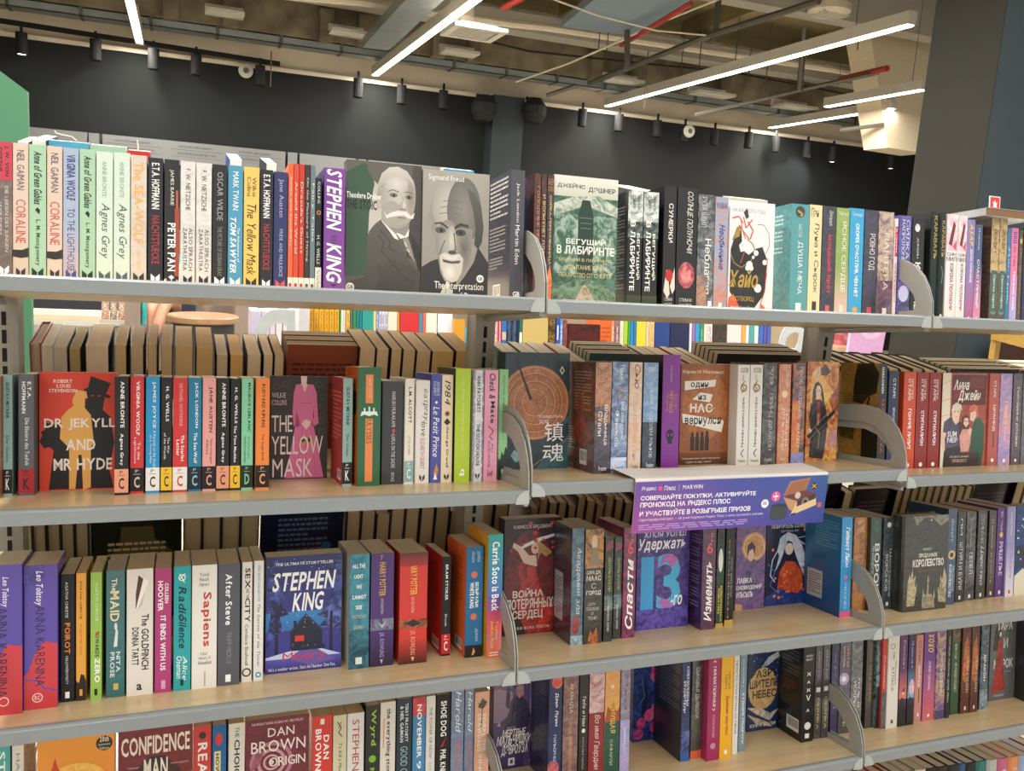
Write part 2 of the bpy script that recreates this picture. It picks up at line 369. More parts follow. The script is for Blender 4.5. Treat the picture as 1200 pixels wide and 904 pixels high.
def floor_mat():
    m, t, b = mat('light_floor_tiles'); N = t.nodes.new; tc = N('ShaderNodeTexCoord'); br = N('ShaderNodeTexBrick'); br.offset = 0
    for k, v in (('Color1', hx('b9b2a3')), ('Color2', hx('b0a998')), ('Mortar', hx('8f8878'))): br.inputs[k].default_value = v
    br.inputs['Scale'].default_value = 1; br.inputs['Brick Width'].default_value = .6; br.inputs['Row Height'].default_value = .6; br.inputs['Mortar Size'].default_value = .004
    t.links.new(tc.outputs['Object'], br.inputs['Vector']); t.links.new(br.outputs['Color'], b.inputs['Base Color']); b.inputs['Roughness'].default_value = .35; return m
struct('floor', MB().box(-8, 15, -4.5, 12.3, FLOOR-.1, FLOOR), floor_mat())
ZT = (3.708, 12.000, 2.309)[2]
wl = struct('wall_back', MB().box(-8, 15, 12, 12.3, FLOOR, ZT), M_WALL_DARK)
struct('wall_back_upper', MB().box(-8, 15, 12.05, 12.3, ZT, 3.8), M_WALL_BEIGE)
tr = MB(); tr.box(-8, 15, 11.96, 12.06, ZT-.02, ZT+.035); struct('trim_1', tr, M_WALL_BEIGE)
struct('wall_left', MB().box(-8.2, -8, -4.5, 12.3, FLOOR, 3.8), M_WALL_BEIGE)
struct('wall_right', MB().box(15, 15.2, -4.5, 12.3, FLOOR, 3.8), M_WALL_DARK)
cl = struct('ceiling', MB().box(-8, 15, -1.5, 12.3, 3.7, 3.85), M_SLAB)
rb = MB()
for i in range(11): rb.box(-8+i*2.1, -7.82+i*2.1, -1.5, 11.2, 3.45, 3.7)
struct('ceiling_ribs', rb, M_SLAB, cl)
rb = MB()
for y in (2.2, 5.4, 8.2): rb.box(-8, 15, y, y+.28, 3.2, 3.7)
struct('ceiling_beams', rb, M_GREYDUCT, cl)
# concrete down-stand beam at the back of the hall, with recessed bays between its ribs
cb = MB(); cb.box(-8, 15, 11.1, 11.4, 2.62, 3.2)
struct('trim_2', cb, M_CONC)
RIB = []
for px_ in ((-0.748, 10.950, 2.608), (-0.033, 10.950, 2.610), (1.190, 10.950, 2.678), (1.701, 10.950, 2.750), (2.746, 10.950, 2.671), (3.256, 10.950, 2.740), (5.186, 10.950, 2.757), (5.845, 10.950, 2.655), (6.741, 10.950, 2.703), (7.444, 10.950, 2.724)):
    b_ = MB(); b_.box(px_[0]-.09, px_[0]+.09, 10.95, 11.1, 2.6, 3.0); struct('concrete_rib', b_, M_CONC, bpy.data.objects['trim_2'])
for i, (a, b) in enumerate((((-0.346, 10.900, 2.709), (0.120, 10.900, 2.674)), ((1.204, 10.900, 2.692), (1.672, 10.900, 2.671)), ((2.734, 10.900, 2.649), (3.235, 10.900, 2.613)), ((5.276, 10.900, 2.590), (5.838, 10.900, 2.598)), ((6.755, 10.900, 2.583), (7.426, 10.900, 2.598)), ((8.325, 10.900, 2.571), (8.999, 10.900, 2.594)))):
    h_ = MB(); h_.box(a[0], b[0], 10.6, 10.93, a[2]-.02, a[2]+.02); h_.box(a[0], b[0], 10.9, 10.95, a[2]-.02, a[2]+.12)
    tag(h_.build('access_panel', M_WHITE), 'first second third fourth fifth sixth'.split()[i]+' small white panel from the left under the concrete beam', 'panel', 'white panels under the concrete beam')
# pale grey flat duct above the concrete beam
gd = MB(); gd.box((0.259, 10.700, 2.860)[0], 14.5, 10.4, 10.75, 2.98, 3.22); tag(gd.build('flat_duct', M_GREYDUCT), 'long pale grey flat duct above the concrete beam', 'duct')
# cable tray along the beam
ty = MB(); a = (-2.424, 10.800, 2.473); b = (9.893, 10.800, 2.519)
ty.box(-7, 12, 11.13, 11.4, 2.51, 2.52)
for y in (11.13, 11.385): ty.box(-7, 12, y, y+.015, 2.51, 2.6)
tro = ty.build('cable_tray', M_GALV); tag(tro, 'galvanised cable tray running under the concrete beam', 'cable tray')
for i in range(24):
    q = MB(); x = -6.6+i*.8; q.box(x, x+.04, 11.1, 11.42, 2.502, 2.51); q.box(x, x+.04, 11.105, 11.125, 2.502, 2.62); q.build('hanger_bracket', M_ROD, tro)
# white pipe run
wp = MB(); wp.tube([(0.193, 9.800, 2.778), (1.389, 9.800, 2.866), (3.384, 9.800, 2.899), (3.862, 9.800, 2.926), (7.367, 9.800, 2.980), (10.359, 9.800, 3.014)], .05, 8)
tag(wp.build('ceiling_pipe', M_PIPE), 'cream pipe running along the ceiling above the duct', 'pipe')
vp_ = MB(); a = (2.320, 8.500, 2.543); vp_.lathe([(0, 0), (.11, 0), (.14, .05), (.14, .5), (.11, .55), (.11, .6)], (a[0], a[1], a[2]-.04), 16)
tag(vp_.build('vertical_duct', M_PIPE), 'stubby cream round duct beside the long lamp', 'duct')
dz = (1.701, 10.200, 2.402); dd = MB(); p0 = Vector((1.737, 10.400, 2.526)); p1 = Vector((1.655, 7.200, 2.509)); dd.bar(p0, p1, .34, .12)
tag(dd.build('galvanised_duct', M_GALV), 'slanting galvanised duct left of the second lamp', 'duct')
bd = MB(); p0 = Vector((4.323, 9.200, 2.876)); p1 = Vector((3.986, 6.600, 2.898)); bd.bar(p0, p1, .95, .1)
tag(bd.build('flat_blue_duct', M_BLUEDUCT), 'wide flat blue grey duct near the top centre', 'duct')
# square air diffuser
vx = (2.191, 7.600, 2.209); vr = empty('air_diffuser', Matrix.Translation(vx), 'square white slatted air diffuser under the ceiling', 'air vent')
MB().prism([(-.28, -.28), (.28, -.28), (.28, .28), (-.28, .28)], 2, -.02, .02, hole=[(-.21, -.21), (.21, -.21), (.21, .21), (-.21, .21)]).build('vent_frame', M_WHITE, vr)
MB().box(-.2, .2, -.2, .2, .021, .05).build('vent_box', M_GREYDUCT, vr)
for i in range(7): MB().box(-.2, .2, -.19+i*.06, -.165+i*.06, -.012, .015).build('slat', M_WHITE, vr)
MB().box(-.21, .21, -.21, .21, .016, .02).build('vent_backing', M_BLACK, vr)
# pipes, rods, cables
def pipe(name, m, pts, r, label, cat, group=None):
    q = MB(); q.tube([Vector(p) for p in pts], r, 6); return tag(q.build(name, m), label, cat, group)
pipe('sprinkler_pipe', M_RED, [(2.635, 8.000, 2.602), (2.678, 7.400, 2.605)], .035, 'short red sprinkler pipe at the top edge right of the cream duct', 'pipe')
pipe('sprinkler_pipe', M_RED, [(4.581, 9.000, 2.658), (4.474, 7.200, 2.753)], .03, 'red sprinkler pipe beside the flat blue duct', 'pipe')
pipe('sprinkler_pipe', M_RED, [(7.625, 8.500, 2.552), (7.572, 7.600, 2.549)], .04, 'red sprinkler pipe behind the longest lamp', 'pipe')
pipe('steel_rail', M_ROD, [(4.631, 10.000, 2.336), (5.093, 7.800, 2.621), (5.186, 6.000, 2.624)], .035, 'long steel rail rising from the left of the third lamp', 'rail')
pipe('steel_rail', M_ROD, [(4.173, 10.400, 2.174), (4.542, 10.200, 2.330)], .03, 'short bent steel rail end over the wall column', 'rail')
pipe('steel_rail', M_ROD, [(6.366, 10.000, 2.109), (7.103, 8.600, 2.370), (7.627, 7.800, 2.535)], .03, 'steel rail crossing behind the longest lamp', 'rail')
pipe('steel_rail', M_ROD, [(8.652, 9.600, 2.098), (8.894, 9.000, 2.152)], .03, 'short steel rail below the lowest right lamp', 'rail')
pipe('hanging_cable', M_PIPE, [(3.714, 10.400, 2.302), (4.119, 9.600, 2.466), (4.302, 9.100, 2.566), (4.629, 8.200, 2.764), (4.962, 7.400, 2.924)], .012, 'pale cable slanting across the ceiling centre', 'cable')
pipe('hanging_cable', M_PIPE, [(2.884, 7.400, 2.620), (3.570, 7.600, 2.580), (4.419, 7.800, 2.581), (5.150, 7.800, 2.629)], .01, 'thin pale cable sagging under the blue duct', 'cable')
pipe('hanging_cable', M_BLACK, [(3.180, 10.200, 2.732), (3.797, 10.200, 2.685), (5.635, 10.200, 2.758), (7.074, 10.200, 2.824), (9.319, 10.200, 2.760)], .014, 'black cable looped along the concrete beam', 'cable')
for i, (p, q) in enumerate((((4.445, 8.600, 2.747), (4.491, 8.600, 2.286)), ((5.182, 7.800, 3.028), (5.193, 7.800, 2.559)), ((6.879, 8.400, 3.078), (7.064, 8.600, 2.355)))):
    pipe('hanger_strut', M_ROD, [p, q], .04, ['left', 'middle', 'right'][i]+' of three vertical steel struts hanging from the ceiling', 'strut', 'steel struts under the ceiling')
for x, y0, y1 in ((703, 38, 66), (713, 38, 70), (760, 60, 128), (803, 30, 80), (824, 30, 85), (867, 20, 90), (882, 42, 90), (905, 26, 110), (160, -5, 5), (318, 60, 102), (1012, 0, 60)):
    yy = 9.4
    A_ = {703: ((4.457, 9.400, 2.871), (4.457, 9.400, 2.578)), 713: ((4.579, 9.400, 2.888), (4.579, 9.400, 2.552)), 760: ((5.189, 9.400, 2.737), (5.189, 9.400, 2.000)), 803: ((5.708, 9.400, 3.136), (5.708, 9.400, 2.594)), 824: ((5.985, 9.400, 3.175), (5.985, 9.400, 2.575)), 867: ((6.550, 9.400, 3.369), (6.550, 9.400, 2.593)), 882: ((6.788, 9.400, 3.156), (6.788, 9.400, 2.620)), 905: ((7.086, 9.400, 3.380), (7.086, 9.400, 2.432)), 160: ((-1.074, 9.400, 2.463), (-1.074, 9.400, 2.376)), 318: ((0.529, 11.500, 2.465), (0.529, 11.500, 1.995)), 1012: ((8.267, 9.000, 3.766), (8.267, 9.000, 3.099))}[x]
    pipe('hanger_wire', M_ROD, [A_[0], A_[1]], .008, 'thin wire hanging from the ceiling', 'wire', 'hanger wires under the ceiling')
ac = empty('ceiling_fan_unit', Matrix.Translation((6.914, 8.000, 3.218)), 'cream ribbed oval unit on the ceiling above the longest lamp', 'air unit')
MB().lathe([(0, -.06), (.2, -.06), (.26, -.02), (.26, .06), (.2, .1), (0, .1)], n=18).build('housing', M_PIPE, ac)
for i in range(5): MB().box(-.2, .2, -.14+i*.06, -.12+i*.06, -.075, -.05).build('rib', M_WHITE, ac)
# sloping cream bulkhead beside the big column
bk = MB(); pts = [(8.271, 9.000, 4.103), (8.377, 9.000, 3.556), (9.043, 9.000, 1.842), (9.761, 9.000, 1.827), (9.852, 9.000, 4.361)]
bk.prism([(p[0], p[2]) for p in pts], 1, 9, 9.5); struct('trim_3', bk, M_BULK)
bk = MB(); a, b = (8.305, 8.950, 3.536), (9.549, 8.950, 3.975); bk.bar((a[0], 8.95, a[2]), (b[0], 8.95, b[2]), .03, .1); struct('trim_4', bk, M_PIPE)
# round column on the back wall and the large column on the right
a, b = (3.828, 11.700, 1.692), (4.331, 11.700, 1.744)
struct('wall_pilaster', MB().box(a[0], b[0], 11.65, 12, FLOOR, ZT), plain('pilaster_slate_paint', '1f2629', .75, 0, .04, 3))
CX_ = (4.516, 3.200, 1.257)[0]
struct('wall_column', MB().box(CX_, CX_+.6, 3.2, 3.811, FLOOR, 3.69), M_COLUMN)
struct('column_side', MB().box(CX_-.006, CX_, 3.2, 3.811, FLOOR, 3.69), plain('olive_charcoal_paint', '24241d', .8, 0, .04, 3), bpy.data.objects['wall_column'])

# ------------------------------------------------------------------ lamps, spotlights
def linear_lamp(xa, ya, yb, z, label):
    e = empty('linear_lamp', Matrix.Translation((xa, ya, z)), label, 'lamp', 'linear ceiling lamps')
    L = yb-ya
    MB().box(-.05, .05, 0, L, .0, .12).build('housing', M_WHITE, e)
    MB().box(-.042, .042, .02, L-.02, -.012, 0).build('diffuser', M_LED, e)
    for t in (.12, .88): MB().bar((0, L*t, .12), (0, L*t, 3.69-z), .008, n=5).build('suspension_wire', M_ROD, e)
LP = [(-1.137, -0.2, 11.68, 'short looking lamp at the top left, pointing down to the rail'), (2.022, -0.2, 11.8, 'wide bright lamp crossing the top centre left'), (5.803, 5.4, 11.8, 'longest lamp, crossing from the centre to the upper right'), (8.229, 7.63, 9.48, 'short lamp in front of the cream bulkhead, upper of the two'), (8.976, 8.92, 11.8, 'lowest lamp at the right, its far end on the wall top')]
for (x, ya, yb, lab) in LP: linear_lamp(x, ya, yb, 2.38, lab)
trk = MB(); a, b = (-3.122, 11.700, 2.431), (0.666, 11.700, 2.347); trk.bar(a, b, .05, .06)
tag(trk.build('track_rail', M_BLACK), 'black spotlight rail along the top of the left wall', 'rail')
ORD = 'first second third fourth fifth sixth seventh eighth'.split()
def spot(p, label, lit, grp=True):
    e = empty('spotlight', Matrix.Translation(p), label, 'spotlight', 'track spotlights along the back wall')
    r = .07
    MB().lathe([(0, 0), (r, 0), (r, -.26), (r*.8, -.27), (r*.8, -.24), (0, -.24)], n=14).build('lamp_body', M_BLACK, e)
    MB().lathe([(0, -.262), (r*.78, -.262)], n=14).build('lens', M_LED_BLUE if lit else M_LENS, e)
    MB().bar((0, 0, 0), (0, 0, .1), .03).build('mount', M_BLACK, e)
M_LED_BLUE = emit('cool_led_lens', 'dff0ff', 14); M_LENS = plain('dark_glass_lens', '26282a', .15)
for i, p in enumerate(((-2.517, 11.700, 2.315),)): spot(p, 'lit track spotlight at the far left of the wall', True)
for i, p in enumerate(((-1.665, 11.700, 2.352), (-0.966, 11.700, 2.330), (-0.432, 11.700, 2.326), (0.403, 11.700, 2.290))): spot(p, ORD[i]+' unlit black spotlight from the left on the left rail', False)
for i, p in enumerate(((1.767, 11.700, 2.290), (2.408, 11.700, 2.274), (3.046, 11.700, 2.279))): spot(p, ORD[i]+' of three black spotlights between left rail and wall column', False)
for i, p in enumerate(((5.340, 11.700, 2.269), (5.995, 11.700, 2.264), (6.704, 11.700, 2.248), (7.226, 11.700, 2.223), (7.809, 11.700, 2.230), (8.494, 11.700, 2.246), (9.062, 11.700, 2.234), (9.741, 11.700, 2.201))): spot(p, ORD[i]+' black spotlight to the right of the wall column', False)
spot((10.307, 11.700, 2.184), 'brightly lit round spotlight on the right of the wall', True)
spot((11.469, 11.500, 2.165), 'small lit spotlight nearest the large column', True)
for px_, lab in (((3.659, 11.600, 2.067), 'black loudspeaker left of the wall column'), ((4.477, 11.600, 2.121), 'black loudspeaker right of the wall column')):
    e = empty('loudspeaker', Matrix.Translation(px_), lab, 'loudspeaker')
    MB().lathe([(0, -.2), (.12, -.17), (.19, -.05), (.19, .08), (.1, .2), (0, .2)], n=16).build('speaker_body', M_BLACK, e)
    MB().bar((0, 0, .1), (0, .35, .25), .04).build('mount', M_BLACK, e)
for px_, lab in (((0.226, 11.930, 2.234), 'small round cream speaker on the dark wall under the rail'), ((7.242, 11.600, 2.119), 'small round white sensor among the right spotlights')):
    e = empty('round_sensor', Matrix.Translation(px_) @ Matrix.Rotation(PI/2, 4, 'X'), lab, 'sensor')
    MB().lathe([(0, .0), (.1, .0), (.1, .03), (.05, .05), (0, .05)], n=18).build('ring', M_WHITE, e); MB().lathe([(0, .052), (.04, .052)], n=14).build('grille', M_ROD, e)
def spotlamp(p, tgt, en, sz=1.0):
    l = bpy.data.lights.new('spot_beam', 'SPOT'); l.energy = en; l.spot_size = sz; l.spot_blend = .8; l.color = (.85, .95, 1); l.shadow_soft_size = .05
    o = bpy.data.objects.new('spot_beam', l); o.location = p; o.rotation_euler = (Vector(tgt)-Vector(p)).to_track_quat('-Z', 'Y').to_euler(); COL.objects.link(o)
spotlamp(Vector((10.075, 11.400, 2.022)), (9.672, 12.000, 1.499), 60, 1.3)

# ------------------------------------------------------------------ wall shelving with header signs far behind
M_SIGN = plain('light_grey_sign_board', '686967', .5, 0, .02, 20)
wc = empty('wall_bookcase', Matrix.Translation((0, 0, 0)), 'tall bookcase on the back wall under grey header signs', 'bookcase')
a, b = (-3.242, 11.200, 1.057), (3.445, 11.200, 1.033); zt = (-1.556, 11.200, 1.123)[2]
MB().box(a[0], b[0], 11.25, 11.95, FLOOR, zt-.32).build('carcass', plain('dark_slate_board', '2b2d33', .6), wc)
MB().box(a[0], b[0], 11.28, 11.5, zt-.35, zt).build('header_backing', plain('navy_board', '23252e', .6), wc)
for i, (xa, xb, wr) in enumerate([(-2.395, -1.734, 0), (-1.714, -1.596, 0), (-1.556, 0.718, 3), (0.752, 0.877, 0), (0.912, 1.683, 0), (1.719, 1.827, 0), (1.863, 3.409, 0)]):
    s_ = MB().box(xa, xb, 11.2, 11.26, zt-.3, zt).build('sign_panel', M_SIGN, wc)
    if wr:
        p = Print(xb-xa, .3); n_ = wr
        for k in range(n_):
            u = 100*k/n_; w_ = 100/n_; p.run('Thb 33363a %g 74 %g 84 КЛАССИКАЛЫҚ ӘДЕБИЕТ;R %g 65 %g 66.5 33363a;Thb 33363a %g 45 %g 55 КЛАССИЧЕСКАЯ ЛИТЕРАТУРА;R %g 36 %g 37 33363a' % (u+w_*.2, u+w_*.75, u+w_*.07, u+w_*.93, u+w_*.18, u+w_*.82, u+w_*.07, u+w_*.93))
        link('sign_lettering', [(xa+x, 11.199-z, zt-.3+y) for x, y, z in p.v], p.f, M_COVER['m'], s_, cols=p.c, cols2=p.c2)

# ------------------------------------------------------------------ the double-sided display shelving
unit = empty('display_shelving', Matrix.Identity(4), 'double-sided grey metal display shelving with birch boards, full of books', 'shelving')
def shelf_board(key, x0, x1, back):
    M = FR[key+('r' if back else '')]
    if back: x0, x1 = -x1, -x0
    s_ = MB().box(x0+.004, x1-.004, .012, .325, -.018, 0).build('shelf_board', M_WOOD, unit); s_.matrix_world = M
    l_ = MB()
    prof = [(-.002, -.022), (-.002, -.002), (.0, .0), (.004, .0022), (.012, .0022), (.012, -.022)]
    l_.prism([(y, z) for y, z in prof], 0, x0+.003, x1-.003); l_.build('front_lip', M_METAL, s_)
    for sx, xe in ((1, x0+.003), (-1, x1-.003)):
        q = MB(); pts = [(xe, -.024)]+[(xe+sx*.026*math.cos(t), -.024+.026*math.sin(t)) for t in [i*PI/2/7 for i in range(8)]]
        q.prism(pts, 1, -.0045, -.002); q.build('end_cap', M_CAP, s_)
OUT = [(.31, .128), (.224, .134), (.13, .138), (.087, .132), (.051, .116), (.023, .09), (.007, .061), (-.002, .031), (-.003, -.022), (.1, -.022), (.2, -.022), (.31, -.022)]
HOL = [(.28, .094), (.22, .096), (.128, .097), (.091, .088), (.063, .068), (.047, .049), (.041, .034), (.041, .022), (.047, .016), (.124, .014), (.199, .014), (.28, .02)]
def bracket(key, x, back=False):
    M = FR[key+('r' if back else '')]; x = -x if back else x
    o = MB().prism(OUT, 0, x-.0012, x+.0012, hole=HOL).build('shelf_bracket', M_METAL_B, unit); o.matrix_world = M
    MB().box(x-.004, x+.004, .01, .31, -.031, -.023).build('support_rail', M_METAL_B, o)
for r in '1234':
    for bay, x0 in (('A', -SH), ('B', 0), ('C', SH)):
        for back in (False, True):
            shelf_board(r+bay, x0, x0+SH, back)
            bracket(r+bay, x0+.0025, back); bracket(r+bay, x0+SH-.0025, back)
for bay, x0 in (('A', -SH), ('B', 0), ('C', SH)): shelf_board('5'+bay, x0, x0+SH, False); shelf_board('5'+bay, x0, x0+SH, True)
for i, x in enumerate((-SH, 0, SH, 2*SH)):
    u_ = MB().box(x-.022, x+.022, .315, .375, FLOOR, 0.0093-.055).build('upright', M_UPRIGHT, unit)
    sl = MB(); z = 0.0093-.085
    while z > -1.2: sl.box(x-.0035, x+.0035, .3135, .3155, z-.024, z); sl.box(x-.0035, x+.0035, .3745, .3765, z-.024, z); z -= .0325
    sl.build('slots', M_SLOT, u_)
bs = MB().box(-SH, 2*SH, .02, .67, FLOOR, FLOOR+.09).build('plinth', M_METAL, unit)
# the far display unit across the next aisle, seen through the gap
unit2 = empty('far_display_shelving', Matrix.Identity(4), 'second display shelving across the next aisle behind the gap', 'shelving')
for key in ('0A', '0B'):
    M = FR[key]; s_ = MB().box(-.31 if key == '0A' else .42, .40 if key == '0A' else 2.2, .0, .35, -.02, 0).build('shelf_board', M_WOOD, unit2); s_.matrix_world = M
MB().box(-.31, 2.2, 1.93, 1.96, FLOOR, -.06).build('back_panel', plain('beige_back_panel', 'a8977c', .7), unit2)
for x in (-.29, .41, 1.3, 2.19): MB().box(x-.02, x+.02, 1.86, 1.93, FLOOR, -.05).build('upright', M_UPRIGHT, unit2)
MB().box(-.31, 2.2, 1.6, 1.95, FLOOR, FLOOR+.1).build('plinth', M_METAL, unit2)
GROUPS = {'1A': 'books on the top left shelf', '1B': 'books on the top middle shelf', '1C': 'books on the top right shelf', '2A': 'books on the second left shelf', '2B': 'books on the second middle shelf', '2C': 'books on the second right shelf', '3A': 'books on the third left shelf', '3B': 'books on the third middle shelf', '3C': 'books on the third right shelf', '4A': 'books on the fourth left shelf', '4B': 'books on the fourth middle shelf', '4C': 'books on the fourth right shelf', '5C': 'books on the lowest right shelf', '2Ar': 'books on the back row of second left shelf', '2Br': 'books on the back row of second middle shelf', '2Cr': 'books on the back row of second right shelf', '1Ar': 'books on the back row of top left shelf', '1Br': 'books on the back row of top middle shelf', '3Ar': 'books on the back row of third left shelf', '3Br': 'books on the back row of third middle shelf', '3Cr': 'books on the back row of third right shelf', '0A': 'books on the far shelf behind gap', '0B': 'books on the far shelf behind gap'}
